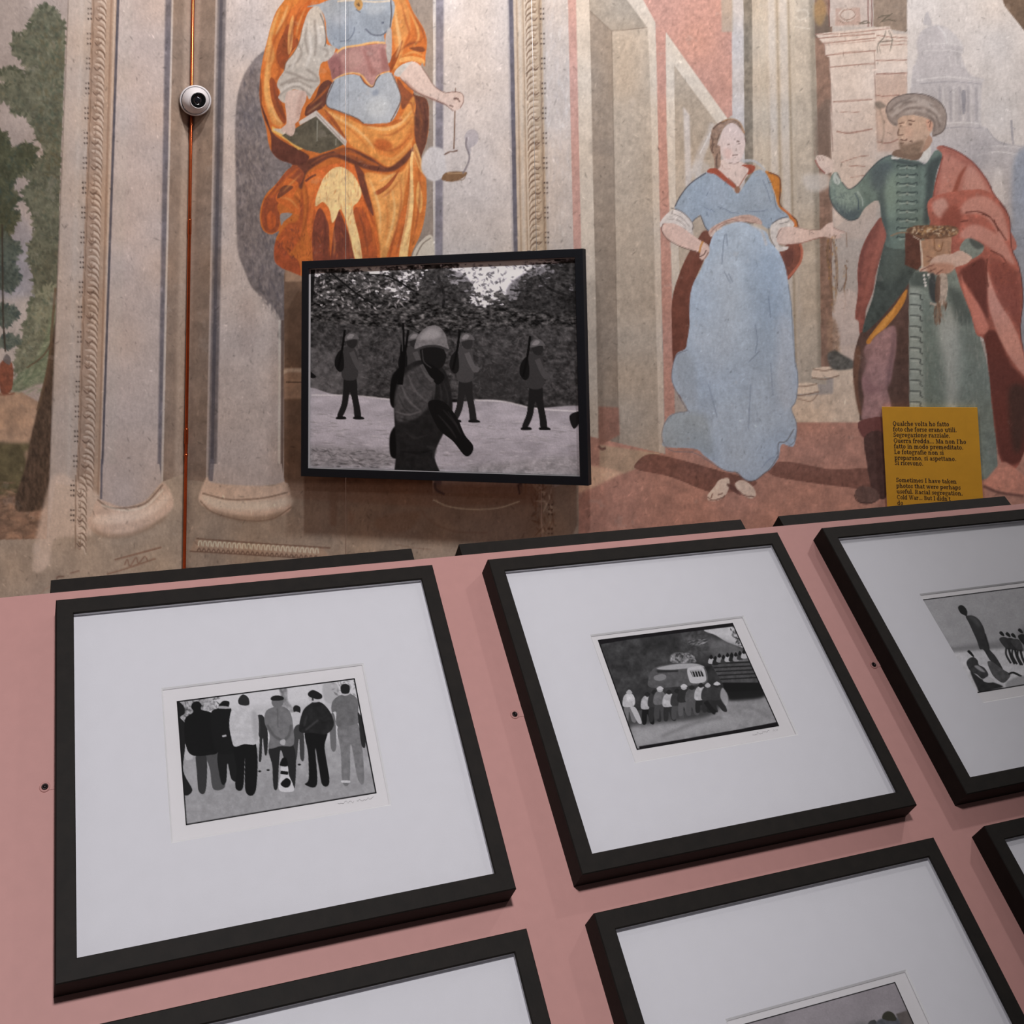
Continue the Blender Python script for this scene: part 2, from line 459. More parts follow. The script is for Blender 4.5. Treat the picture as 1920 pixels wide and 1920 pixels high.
def fresco_back():
    F = Field(330, -200, 2330, 1330, 1.0, (190, 176, 166), True)
    # ---- corner pilaster, niche column
    vband(F, 330, 406, 300, 388, (146, 122, 104), y=200, tex=.08, seed=1, cell=18, yb=1000)
    vband(F, 366, 376, 343, 352, (184, 158, 136), y=150, a=.75, soft=3, yb=960)
    vband(F, 404, 410, 386, 392, (194, 176, 166), y=150, a=.9, soft=.8, yb=900)
    vband(F, 420, 830, 404, 840, (207, 191, 183), y=60, tex=.035, seed=2, cell=22, yb=905)
    vband(F, 408, 424, 390, 406, (116, 108, 110), y=200, a=.92, soft=1.6, tex=.12, seed=3, cell=14, yb=905)
    vband(F, 412, 418, 394, 400, (80, 76, 86), y=200, a=.65, soft=1.2, yb=900)
    speckle(F, 420, -100, 560, 900, (128, 116, 116), 800, 4, a=.45)
    F.zoom(0, 440, 2.743)
    F.P([(1240, 330), (1290, 320), (1320, 480), (1300, 600), (1250, 620), (1230, 500)], (150, 134, 128), .4, 9)
    F.off = (0., 0., 1.)
    # shadow of the figure on the column
    F.P([(560, 60), (500, 92), (470, 120), (450, 160), (442, 210), (441, 280), (443, 400), (446, 470), (458, 505), (472, 538), (492, 558), (512, 576), (526, 602), (530, 640), (640, 640), (640, 60)], (122, 112, 112), 1, 1.6, True, 350, .14, 5, 8)
    F.dabs([(480, 130), (450, 200), (446, 420), (480, 540), (530, 600), (540, 460), (500, 300)], [(98, 90, 94), (90, 84, 90), (142, 130, 126), (84, 80, 88)], 900, 15, 4, 1.35, .3, .45, 6, 380)
    # dark niche right of the column, with ledges
    vband(F, 534, 830, 532, 850, (98, 72, 54), ya=512, yb=925, y=700, tex=.1, seed=7, cell=20)
    F.P([(534, 500), (800, 500), (800, 524), (534, 528)], (150, 116, 90), 1, 1.5, False, 512, .06, 8, 10)
    F.P([(532, 690), (800, 690), (800, 742), (532, 748)], (132, 102, 80), 1, 2, False, 715, .06, 8, 10)
    F.L([(528, 700), (545, 694), (600, 697)], 7, (168, 146, 124), .8, 1.4, True, 700)
    F.L([(536, 716), (552, 717), (600, 716)], 2, (62, 44, 34), .8, .4, True, 715)
    vband(F, 530, 535, 526, 531, (84, 68, 62), ya=600, yb=905, y=760, a=.85, soft=1)
    vband(F, 525, 529, 521, 525, (206, 190, 178), ya=600, yb=900, y=700, a=.5, soft=.8)
    # ---- niche right side and second column
    vband(F, 755, 818, 770, 812, (156, 136, 120), y=100, tex=.06, seed=9, cell=16, yb=500)
    vband(F, 812, 962, 812, 985, (207, 193, 186), y=60, tex=.03, seed=10, cell=22, yb=930)
    vband(F, 817, 832, 814, 828, (128, 120, 130), y=200, a=.95, soft=1.6, tex=.12, seed=11, cell=12, yb=930)
    vband(F, 814, 817, 811, 814, (206, 194, 184), y=100, a=.9, soft=.6, yb=930)
    speckle(F, 835, -100, 955, 470, (140, 130, 132), 620, 12, a=.4)
    vband(F, 951, 960, 968, 978, (138, 132, 140), y=200, a=.5, soft=2)
    vband(F, 954, 964, 972, 980, (92, 88, 102), y=200, a=.9, soft=1, tex=.1, seed=13, cell=9, yb=960)
    # ---- moulded border with scrolls
    vband(F, 962, 986, 979, 1003, (202, 178, 154), y=60, tex=.03, seed=14, cell=30, cx=5)
    for x, c, w in ((967, (168, 138, 110), 2.5), (972, (216, 198, 178), 4), (979, (170, 140, 112), 2.5), (983, (214, 196, 174), 3)):
        vband(F, x, x + w, x + 17, x + 17 + w, c, y=60, a=.8, soft=.6)
    vband(F, 984, 1016, 1001, 1034, (188, 162, 134), y=60, tex=.05, seed=15, cell=12)
    scroll_border(F, 985, 1003, 28, 30, -1, 16)
    vband(F, 1022, 1068, 1038, 1092, (200, 186, 178), y=60, tex=.03, seed=17, cell=14)
    F.dabs([(1026, -100), (1060, -100), (1066, 420), (1030, 420)], [(214, 206, 202), (196, 186, 184), (208, 194, 184)], 240, 22, 5, 1.55, .2, .5, 18, 100)
    # ---- painted architecture
    vband(F, 1065, 1084, 1085, 1104, (206, 152, 138), y=60, tex=.05, seed=19, cell=7)
    vband(F, 1080, 1108, 1099, 1124, (212, 194, 174), y=60, tex=.03, seed=20, cell=12)
    vband(F, 1105, 1150, 1124, 1161, (158, 139, 121), y=100, tex=.06, seed=21, cell=9, yb=850)
    vband(F, 1146, 1218, 1160, 1238, (188, 170, 150), y=100, tex=.05, seed=22, cell=9, yb=850)
    F.P([(1105, -200), (1170, -200), (1175, 0), (1214, 50), (1146, 58), (1106, 20)], (172, 156, 138), 1, .8, False, 30, .05, 23, 9)
    F.L([(1106, 20), (1146, 58), (1214, 52)], 1.6, (120, 102, 86), .7, .4, False, 40)
    F.L([(1147, 58), (1152, 350), (1160, 840)], 1.8, (126, 110, 94), .7, .6, True, 200)
    F.P([(1106, 260), (1150, 262), (1150, 292), (1106, 290)], (134, 120, 108), .4, 4, False, 270)
    F.P([(1170, -200), (1210, -200), (1228, 42), (1231, 120), (1246, 850), (1236, 850), (1218, 120), (1214, 52), (1176, 0)], (214, 196, 176), 1, .7, False, 60, .03, 24, 10)
    F.P([(1196, -210), (1380, -210), (1374, 215), (1362, 224), (1250, 62), (1249, 120), (1268, 870), (1248, 870), (1231, 120), (1229, 42), (1206, 0)], (208, 146, 128), 1, .8, False, 80, .07, 25, 6)
    F.P([(1248, 60), (1364, 222), (1340, 236), (1264, 128), (1267, 300), (1282, 700), (1266, 700), (1250, 250)], (214, 199, 181), 1, .7, False, 150, .04, 26, 8)
    F.P([(1264, 122), (1345, 232), (1330, 420), (1268, 420)], (176, 158, 138), 1, .8, False, 200, .06, 27, 8)
    F.P([(1266, 300), (1340, 300), (1340, 720), (1282, 720)], (176, 158, 138), 1, .8, False, 420, .06, 27, 8)
    F.P([(1281, 200), (1293, 216), (1296, 320), (1300, 460), (1288, 460), (1284, 300)], (202, 194, 192), .8, 1.4, False, 260, .06, 28, 8)
    F.L([(1338, 246), (1318, 290), (1306, 340)], 8, (200, 196, 196), .6, 2, True, 300)
    # white strip, columns behind the lady
    vband(F, 1372, 1396, 1376, 1400, (200, 192, 190), y=60, tex=.04, seed=29, cell=9, yb=700)
    vband(F, 1352, 1374, 1372, 1376, (184, 168, 148), ya=-200, yb=60, y=20, a=.8, soft=1.5)
    vband(F, 1394, 1412, 1400, 1420, (140, 128, 112), y=100, tex=.12, seed=30, cell=8, soft=1, yb=700)
    vband(F, 1410, 1490, 1416, 1500, (200, 182, 160), y=100, tex=.05, seed=31, cell=30, cx=5, yb=730)
    for x, c, w in ((1424, (200, 184, 162), 8), (1440, (208, 196, 184), 12), (1455, (160, 138, 112), 3), (1461, (204, 192, 180), 14), (1476, (158, 138, 112), 4), (1484, (198, 180, 156), 9)):
        vband(F, x, x + w, x + 18, x + 18 + w, c, y=100, a=.75, soft=1.6, yb=720)
    vband(F, 1490, 1526, 1506, 1556, (196, 178, 156), y=100, tex=.06, seed=32, cell=12, yb=720)
    vband(F, 1516, 1527, 1540, 1556, (142, 128, 110), y=200, a=.7, soft=3, yb=700)
    F.zoom(1200, 0, 5.333)
    F.L([(1560, 110), (1660, 100), (1680, 160), (1600, 200), (1560, 160)], 12, (214, 200, 180), .7, .6)
    F.L([(1545, 265), (1620, 275), (1700, 290)], 12, (214, 200, 180), .8, .6)
    F.off = (0., 0., 1.)
    # brown gap, tower and its plants
    F.P([(1524, -210), (1566, -210), (1560, 60), (1562, 340), (1560, 480), (1562, 700), (1540, 700), (1536, 330), (1528, 60)], (150, 112, 92), 1, 1.2, False, 120, .12, 33, 9)
    F.P([(1536, 200), (1560, 190), (1562, 290), (1534, 300), (1530, 240)], (122, 98, 84), .8, 4, True, 240)
    F.P([(1530, 30), (1556, 30), (1556, 64), (1528, 70), (1526, 50)], (96, 88, 78), .6, 4, True, 50)
    F.P([(1526, 10), (1540, -4), (1550, 20), (1540, 48), (1528, 40)], (172, 134, 82), .7, 3, True, 20)
    F.P([(1636, -210), (1702, -210), (1700, 60), (1638, 50)], (150, 126, 106), 1, 1, False, 20, .08, 34, 9)
    F.P([(1556, -210), (1636, -210), (1634, 50), (1556, 50)], (196, 176, 164), 1, .8, False, 20, .04, 35, 9)
    F.P([(1567, 16), (1612, 14), (1614, 46), (1566, 48)], (186, 150, 134), .9, .8, False, 30)
    F.P([(1572, 28), (1580, 16), (1596, 15), (1606, 27), (1598, 38), (1582, 40)], (200, 178, 164), 1, .6)
    F.L([(1574, 29), (1583, 19), (1597, 18), (1604, 28), (1594, 36), (1582, 36), (1574, 29)], 1.6, (140, 96, 78), .8)
    for x in (1554, 1627, 1634):
        F.L([(x, -60), (x + 1, 50)], 2, (120, 66, 58), .8, .4, False, 10)
    TW = (216, 194, 178)
    F.zoom(1500, 0, 4.571)
    F.P([(130, 290), (330, 270), (520, 250), (770, 225), (800, 290), (1045, 290), (1050, 345), (960, 360), (960, 400), (1000, 410), (990, 510), (960, 620), (930, 640), (915, 800), (900, 1400), (300, 1960), (270, 1500), (262, 700), (250, 580), (248, 490), (215, 475), (210, 385), (170, 340)], TW, 1, .8, False, 80, .04, 36, 12)
    F.P([(640, 640), (920, 630), (910, 1300), (660, 1300)], (198, 160, 138), .8, 3, False, 180, .05, 37, 10)
    F.P([(260, 900), (640, 880), (660, 2050), (280, 2050)], (202, 178, 162), .6, 4, False, 260, .04, 38, 10)
    DK = (150, 96, 80)
    for l, w in (([(130, 295), (420, 285), (640, 258), (770, 240)], 8), ([(145, 330), (300, 315), (640, 290)], 10), ([(190, 370), (400, 350), (650, 325)], 9), ([(215, 385), (420, 365), (640, 345)], 5),
                 ([(220, 475), (420, 450), (650, 435)], 10), ([(255, 575), (420, 560), (640, 545)], 9), ([(650, 520), (960, 512)], 9), ([(650, 635), (940, 625)], 12), ([(650, 300), (800, 320), (1040, 325)], 8), ([(680, 385), (990, 380)], 7), ([(670, 355), (1040, 350)], 6),
                 ([(280, 875), (420, 865), (620, 850)], 10), ([(310, 1125), (420, 1140), (620, 1105)], 12), ([(645, 815), (740, 825), (850, 815)], 9), ([(660, 1215), (760, 1225), (850, 1190)], 10), ([(350, 1395), (480, 1350), (590, 1330)], 6), ([(340, 960), (520, 962)], 5), ([(420, 1420), (560, 1425)], 8), ([(430, 1520), (600, 1500)], 6)):
        F.L(l, w, DK, .75, .8)
    for l in ([(250, 490), (262, 700), (272, 1000), (280, 1300)], [(640, 440), (645, 800), (665, 1200)], [(210, 380), (215, 470)], [(915, 640), (925, 800)], [(1000, 400), (960, 560)]):
        F.L(l, 6, (140, 104, 92), .7, .8)
    for l in ([(680, 200), (740, 150), (800, 110)], [(660, 160), (700, 140), (780, 130)], [(690, 190), (760, 170), (830, 185)], [(490, 190), (540, 200), (600, 195)], [(500, 215), (560, 180), (620, 210)], [(380, 170), (420, 190)], [(330, 175), (380, 200)], [(905, 270), (940, 240), (980, 275)], [(920, 285), (945, 262), (950, 230)], [(940, 275), (975, 255)]):
        F.L(l, 11, (92, 82, 66), .8, .8, True, None, .7)
    for l in ([(740, 250), (720, 320), (670, 380), (660, 470)], [(760, 260), (790, 340), (770, 440)], [(670, 370), (740, 350), (790, 350)], [(680, 400), (690, 460)], [(1050, 360), (1080, 420), (1060, 480)], [(1020, 400), (1010, 470), (1050, 500)], [(1060, 380), (1030, 440)], [(930, 640), (945, 720), (980, 740), (950, 790)], [(975, 720), (930, 700)]):
        F.L(l, 9, (98, 94, 82), .8, .6, True, None, .5)
    F.L([(660, 880), (690, 950), (720, 1100), (700, 1240)], 12, (130, 112, 96), .6, 1.5)
    F.P([(640, 880), (690, 870), (740, 910), (700, 930), (660, 930)], (112, 100, 88), .7, 1.5)
    F.off = (0., 0., 1.)
    # distant domed church
    F.P([(1702, -210), (2340, -210), (2340, 640), (1700, 640)], (212, 200, 192), 1, .8, False, 60, .04, 39, 30)
    F.P([(1840, -210), (1866, -40), (1884, 12), (1930, 70), (2000, 130), (2340, 300), (2340, -210)], (126, 98, 76), 1, 1, False, 20, .1, 40, 12)
    F.L([(1838, -210), (1862, -40), (1880, 10), (1926, 68), (1998, 130), (2338, 302)], 4, (218, 206, 198), .9, .6, False, 40)
    CH = (188, 179, 178); CL = (208, 200, 196); CD_ = (158, 151, 155)
    F.zoom(1500, 0, 4.571)
    F.P([(1000, 360), (1050, 260), (1150, 215), (1250, 235), (1330, 300), (1390, 380), (1400, 450), (1380, 470), (1420, 580), (1480, 650), (1580, 680), (1560, 730), (1550, 1040), (1600, 1100), (1680, 1200), (1920, 1250), (2100, 1240), (2100, 2050), (1200, 2050), (930, 1300), (960, 640), (980, 560), (1010, 470)], CH, 1, 2, True, 150, .04, 41, 20)
    F.P([(1060, 210), (1065, 150), (1090, 100), (1115, 150), (1130, 215)], CH, .9, 1)
    F.P([(1250, 240), (1330, 310), (1390, 385), (1260, 380), (1230, 300)], CL, .5, 2)
    F.L([(1180, 225), (1240, 290), (1260, 375)], 14, (214, 208, 206), .7, .8)
    for l, w, c in (([(1070, 385), (1250, 372), (1400, 390)], 9, CL), ([(1060, 440), (1260, 430), (1410, 450)], 8, CL), ([(1000, 690), (1250, 660), (1570, 690)], 12, CL), ([(1020, 720), (1300, 700), (1560, 720)], 8, CD_), ([(1200, 1060), (1400, 1050), (1550, 1060)], 10, CL), ([(1180, 1100), (1400, 1090), (1560, 1100)], 8, CD_), ([(1520, 1330), (1700, 1300), (1900, 1330)], 12, CL), ([(1530, 1270), (1720, 1250), (1920, 1270)], 9, CL), ([(1600, 1100), (1680, 1200), (1780, 1245)], 10, CD_)):
        F.L(l, w, c, .8, 1)
    for x in (1200, 1290, 1370, 1440, 1510):
        F.L([(x, 740), (x + 3, 1040)], 22, CD_, .6, 1.6, False)
        F.L([(x + 26, 735), (x + 28, 1045)], 14, CL, .65, 1.4, False)
    F.P([(1385, 800), (1400, 770), (1420, 800), (1415, 960), (1390, 960)], (136, 132, 140), .8, 1.2)
    for x in (1280, 1330, 1380):
        F.L([(x, 480), (x + 12, 570)], 12, CL, .6, 1.2, False)
    F.L([(1810, 1030), (1815, 1120), (1830, 1240)], 18, CD_, .8, 1)
    F.L([(1800, 1080), (1850, 1110)], 8, CD_, .8, 1)
    F.P([(1660, 1500), (1700, 1430), (1740, 1500), (1750, 1900), (1650, 1900)], CL, .55, 3)
    F.P([(1840, 1350), (2100, 1340), (2100, 2100), (1850, 2100)], (140, 150, 168), .8, 6, True, 380, .06, 42, 14)
    F.P([(1500, 1200), (1660, 1260), (1500, 1500), (1400, 1400)], CD_, .4, 8)
    F.off = (0., 0., 1.)
    F.P([(1840, 420), (2340, 420), (2340, 860), (1880, 860)], (132, 138, 150), .9, 8, False, 520, .08, 43, 18)
    F.P([(1868, 420), (1882, 420), (1905, 600), (1890, 640)], (150, 150, 162), .7, 4, False, 500)
    # ---- floor of the scene
    F.P([(1080, 812), (1250, 852), (1340, 800), (1500, 780), (1640, 790), (2340, 790), (2340, 1340), (1060, 1340), (1060, 860)], (136, 94, 80), 1, 1, False, 880, .08, 44, 14)
    F.P([(1122, 762), (1160, 764), (1162, 815), (1122, 838)], (122, 80, 66), .9, 2, False, 790, .08, 45, 10)
    F.P([(1124, 834), (1240, 850), (1200, 876), (1170, 888), (1124, 875)], (138, 114, 92), .95, 1.5, False, 855, .06, 46, 10)
    F.P([(1085, 870), (1124, 875), (1170, 886), (1110, 915), (1085, 925)], (162, 132, 108), .9, 3, False, 890, .06, 46, 10)
    F.L([(1122, 836), (1128, 842), (1136, 840)], 5, (86, 52, 46), .8, 1)
    F.P([(1470, 745), (1562, 738), (1564, 650), (1640, 640), (1640, 792), (1466, 792)], (176, 154, 132), 1, 2, False, 720, .07, 47, 12)
    # column feet behind the lady
    for x, y, w in ((1480, 720, 46), (1530, 690, 34)):
        F.P([(x, y), (x + w, y - 2), (x + w + 8, y + 8), (x + w + 4, y + 16), (x - 2, y + 18), (x - 8, y + 10)], (190, 164, 140), 1, .8, True, y)
        F.L([(x - 6, y + 2), (x + w / 2, y + 5), (x + w + 6, y)], 2.2, (116, 88, 70), .8, .5, True, y)
        F.L([(x - 8, y + 18), (x + w / 2, y + 21), (x + w + 10, y + 14)], 2.2, (116, 88, 70), .8, .5, True, y)
    F.L([(1490, 746), (1520, 752), (1534, 738)], 2, (126, 96, 78), .7, .5)
    # shadows the painter gave the figures
    F.P([(1190, 872), (1215, 852), (1260, 858), (1340, 880), (1420, 905), (1345, 925), (1260, 895), (1200, 882)], (96, 60, 50), .95, 1.2, True, 885, .12, 48, 8)
    F.P([(1440, 872), (1480, 866), (1560, 880), (1640, 880), (1660, 920), (1590, 914), (1520, 905), (1450, 892)], (98, 62, 52), .95, 1.2, True, 890, .12, 49, 8)
    return F


def seated_figure(F):
    """allegorical figure in an orange mantle holding book and scales"""
    OR, DKO, LTO, DEEP = (190, 108, 54), (146, 70, 40), (218, 166, 104), (102, 50, 38)
    F.zoom(400, 0, 4)
    cl = F.P([(1000, -60), (860, -130), (700, -130), (590, -70), (520, 20), (470, 90), (430, 200), (405, 300), (375, 420), (355, 540), (345, 680), (350, 760), (365, 850), (395, 960), (415, 1080), (445, 1150), (500, 1200), (590, 1235), (540, 1290), (470, 1380), (400, 1450), (362, 1530), (348, 1620), (360, 1700), (390, 1742), (440, 1757), (492, 1735), (470, 1790), (455, 1880), (462, 1960), (500, 2000), (560, 2030), (800, 2100), (1300, 2100), (1460, 1960), (1500, 1870), (1560, 1740), (1595, 1560), (1600, 1400), (1585, 1260), (1560, 1180), (1600, 1060), (1618, 900), (1600, 745), (1500, 690), (1560, 480), (1585, 500), (1592, 420), (1602, 310), (1575, 210), (1500, 90), (1450, -20), (1360, -110), (1240, -140), (1150, -60)], OR, 1, .5, True, None, .07, 71, 10)
    sh = lambda pts, c, a=.9, soft=1.2: F.P(pts, c, a, soft, True, None, .1, 72, 8, clip=cl)
    # mantle at the left shoulder
    sh([(520, -20), (480, 110), (440, 230), (470, 260), (530, 200), (560, 100), (640, 0)], (202, 126, 62))
    sh([(560, 180), (520, 260), (480, 360), (480, 460), (530, 520), (580, 400), (640, 320), (600, 240)], DKO, .85)
    sh([(580, 150), (560, 260), (560, 400), (585, 380), (600, 250), (600, 120)], LTO, .8)
    sh([(640, 100), (600, 200), (610, 300), (680, 200), (740, 60), (720, 0)], (178, 92, 44), .8)
    sh([(430, 300), (400, 440), (380, 600), (385, 740), (430, 900), (470, 940), (520, 940), (480, 800), (440, 660), (430, 520), (460, 420)], (214, 152, 88), .85, 2)
    sh([(420, 620), (440, 760), (480, 860), (530, 930), (545, 880), (500, 740), (480, 640), (440, 580)], DKO, .85)
    sh([(352, 760), (380, 880), (430, 1010), (440, 1150), (500, 1210), (640, 1240), (720, 1180), (660, 1130), (560, 1080), (450, 1000), (400, 880)], DEEP, .95)
    sh([(350, 560), (345, 700), (356, 820), (366, 700)], (120, 60, 40), .7)
    # right shoulder and sleeve
    sh([(1335, 0), (1340, 220), (1370, 400), (1350, 520), (1400, 480), (1440, 300), (1480, 200), (1440, 0)], (206, 140, 80), .9, 2)
    sh([(1440, 20), (1490, 100), (1510, 250), (1450, 340), (1500, 350), (1580, 280), (1560, 190)], (184, 104, 54), .8)
    sh([(1420, 300), (1390, 420), (1330, 540), (1320, 460), (1370, 380)], (150, 74, 38), .9)
    sh([(1460, 370), (1540, 350), (1590, 400), (1585, 500), (1560, 470), (1500, 440), (1420, 450), (1400, 470)], (196, 112, 54), .9)
    sh([(1400, 440), (1480, 420), (1570, 440), (1580, 480), (1490, 455), (1410, 468)], (226, 176, 110), .7)
    sh([(1470, 360), (1560, 350), (1590, 380), (1540, 390)], (120, 60, 36), .8)
    # skirt: dark hollows at the sides
    sh([(860, 600), (800, 640), (760, 740), (700, 800), (690, 870), (760, 840), (830, 800), (870, 720), (900, 640)], DEEP, .9)
    sh([(1500, 700), (1600, 740), (1615, 920), (1590, 1100), (1560, 1190), (1520, 1080), (1500, 900), (1520, 800)], (110, 58, 42), .95)
    sh([(1380, 590), (1440, 660), (1500, 720), (1480, 760), (1420, 820), (1400, 740)], (140, 74, 46), .9)
    sh([(820, 800), (870, 830), (1000, 880), (1120, 930), (1360, 920), (1470, 760), (1510, 740), (1500, 1000), (1470, 1120), (1380, 1220), (1310, 1250), (1200, 1180), (1060, 1110), (1010, 1060), (900, 930)], (208, 142, 78), .95, 2)
    sh([(1180, 960), (1200, 1060), (1300, 1140), (1420, 1060), (1500, 900), (1490, 1060), (1400, 1180), (1300, 1200), (1200, 1100)], (192, 116, 60), .8, 3)
    sh([(1230, 1040), (1320, 1060), (1340, 1110), (1260, 1130), (1210, 1090)], (170, 88, 46), .8, 3)
    sh([(1120, 920), (1260, 935), (1400, 890), (1410, 910), (1300, 950), (1140, 945)], (170, 92, 48), .8)
    sh([(830, 820), (900, 930), (1000, 1050), (940, 940), (880, 860)], DKO, .8)
    # dark band across the knees
    sh([(640, 1230), (760, 1180), (900, 1130), (1020, 1110), (1180, 1180), (1300, 1255), (1400, 1200), (1520, 1080), (1480, 1180), (1380, 1270), (1290, 1290), (1150, 1270), (1020, 1220), (900, 1180), (790, 1230), (700, 1300), (660, 1420), (620, 1340)], DEEP, .9, 2)
    sh([(900, 1130), (1010, 1115), (1150, 1190), (1250, 1240), (1150, 1235), (1010, 1180)], (150, 84, 48), .8)
    # left bunch
    sh([(600, 1240), (520, 1320), (440, 1430), (380, 1510), (360, 1640), (400, 1740), (480, 1730), (500, 1620), (480, 1540), (560, 1460), (640, 1400), (680, 1300)], (148, 72, 44), .9)
    sh([(560, 1340), (500, 1420), (470, 1500), (560, 1560), (630, 1610), (660, 1560), (600, 1480), (640, 1380)], (196, 104, 52), .9)
    sh([(500, 1420), (540, 1390), (600, 1400), (560, 1440), (480, 1490)], (112, 58, 40), .8)
    sh([(430, 1580), (470, 1640), (460, 1700), (420, 1720), (400, 1640)], (180, 92, 50), .8)
    sh([(660, 1420), (680, 1600), (640, 1800), (560, 1900), (480, 1860), (500, 1760), (560, 1680), (640, 1640)], (160, 80, 46), .9, 2)
    F.P([(505, 1605), (585, 1600), (580, 1620), (530, 1660), (510, 1690)], (142, 130, 124), 1, .8)
    sh([(470, 1800), (560, 1900), (640, 1960), (640, 2080), (470, 2020), (450, 1900)], (150, 70, 42), .9)
    # lit knee with runs
    sh([(690, 1340), (720, 1500), (700, 1700), (760, 1900), (770, 2060), (1240, 2060), (1240, 1820), (1180, 1560), (1130, 1380), (1060, 1250), (960, 1220), (800, 1260)], (196, 104, 54), .95)
    sh([(800, 1560), (850, 1640), (870, 1760), (870, 2080), (770, 2080), (740, 1820), (760, 1640)], (128, 58, 40), .95)
    sh([(940, 1580), (980, 1660), (1030, 1800), (1060, 1960), (1060, 2080), (880, 2080), (890, 1840), (910, 1680)], (124, 56, 40), .95)
    sh([(1060, 1560), (1130, 1580), (1200, 1740), (1230, 1900), (1230, 2080), (1110, 2080), (1090, 1840), (1050, 1660)], (158, 80, 46), .95)
    F.P([(830, 1330), (890, 1268), (960, 1252), (1040, 1300), (1090, 1380), (1112, 1450), (1085, 1515), (1048, 1555), (1062, 1650), (1098, 1800), (1115, 1960), (1070, 1960), (1020, 1760), (990, 1640), (950, 1570), (918, 1640), (890, 1668), (870, 1570), (822, 1515), (768, 1548), (770, 1480), (798, 1400)], (226, 194, 138), 1, 1, True, None, .06, 73, 8)
    sh([(720, 1340), (800, 1300), (790, 1380), (740, 1480), (700, 1560)], (206, 118, 60), .8, 2)
    F.L([(690, 1360), (730, 1330), (770, 1310)], 16, (104, 50, 38), .8, 1)
    # dark fold right of the knee, light pleats beyond
    sh([(1060, 1230), (1130, 1300), (1160, 1430), (1190, 1540), (1200, 1620), (1160, 1560), (1110, 1430), (1080, 1320)], (112, 54, 40), .9)
    sh([(1140, 1300), (1300, 1310), (1420, 1280), (1480, 1180), (1440, 1420), (1400, 1640), (1340, 1820), (1260, 2060), (1250, 1860), (1220, 1640), (1170, 1440)], (210, 148, 86), .95, 2)
    sh([(1210, 1440), (1290, 1390), (1380, 1290), (1400, 1270), (1330, 1390), (1240, 1460)], (150, 76, 44), .9)
    sh([(1420, 1560), (1360, 1760), (1300, 1920), (1290, 2060), (1380, 2060), (1420, 1900), (1460, 1700), (1470, 1560)], (190, 104, 54), .9)
    sh([(1480, 1160), (1470, 1400), (1440, 1650), (1400, 1860), (1390, 2000), (1440, 2000), (1470, 1820), (1500, 1560), (1510, 1300), (1510, 1160)], (226, 186, 128), .95)
    sh([(1500, 1160), (1540, 1200), (1590, 1340), (1600, 1500), (1570, 1700), (1500, 1880), (1480, 1860), (1510, 1640), (1500, 1400)], (196, 116, 60), .9)
    sh([(1520, 1080), (1560, 1200), (1580, 1300), (1540, 1260), (1500, 1120)], (226, 180, 116), .8)
    sh([(1540, 1360), (1570, 1500), (1550, 1600), (1520, 1480)], (224, 170, 100), .8)
    # modelling strokes along the folds
    DK1, DK2, OR1, LT1, LT2 = (118, 56, 36), (150, 76, 42), (190, 108, 54), (222, 172, 106), (234, 200, 146)
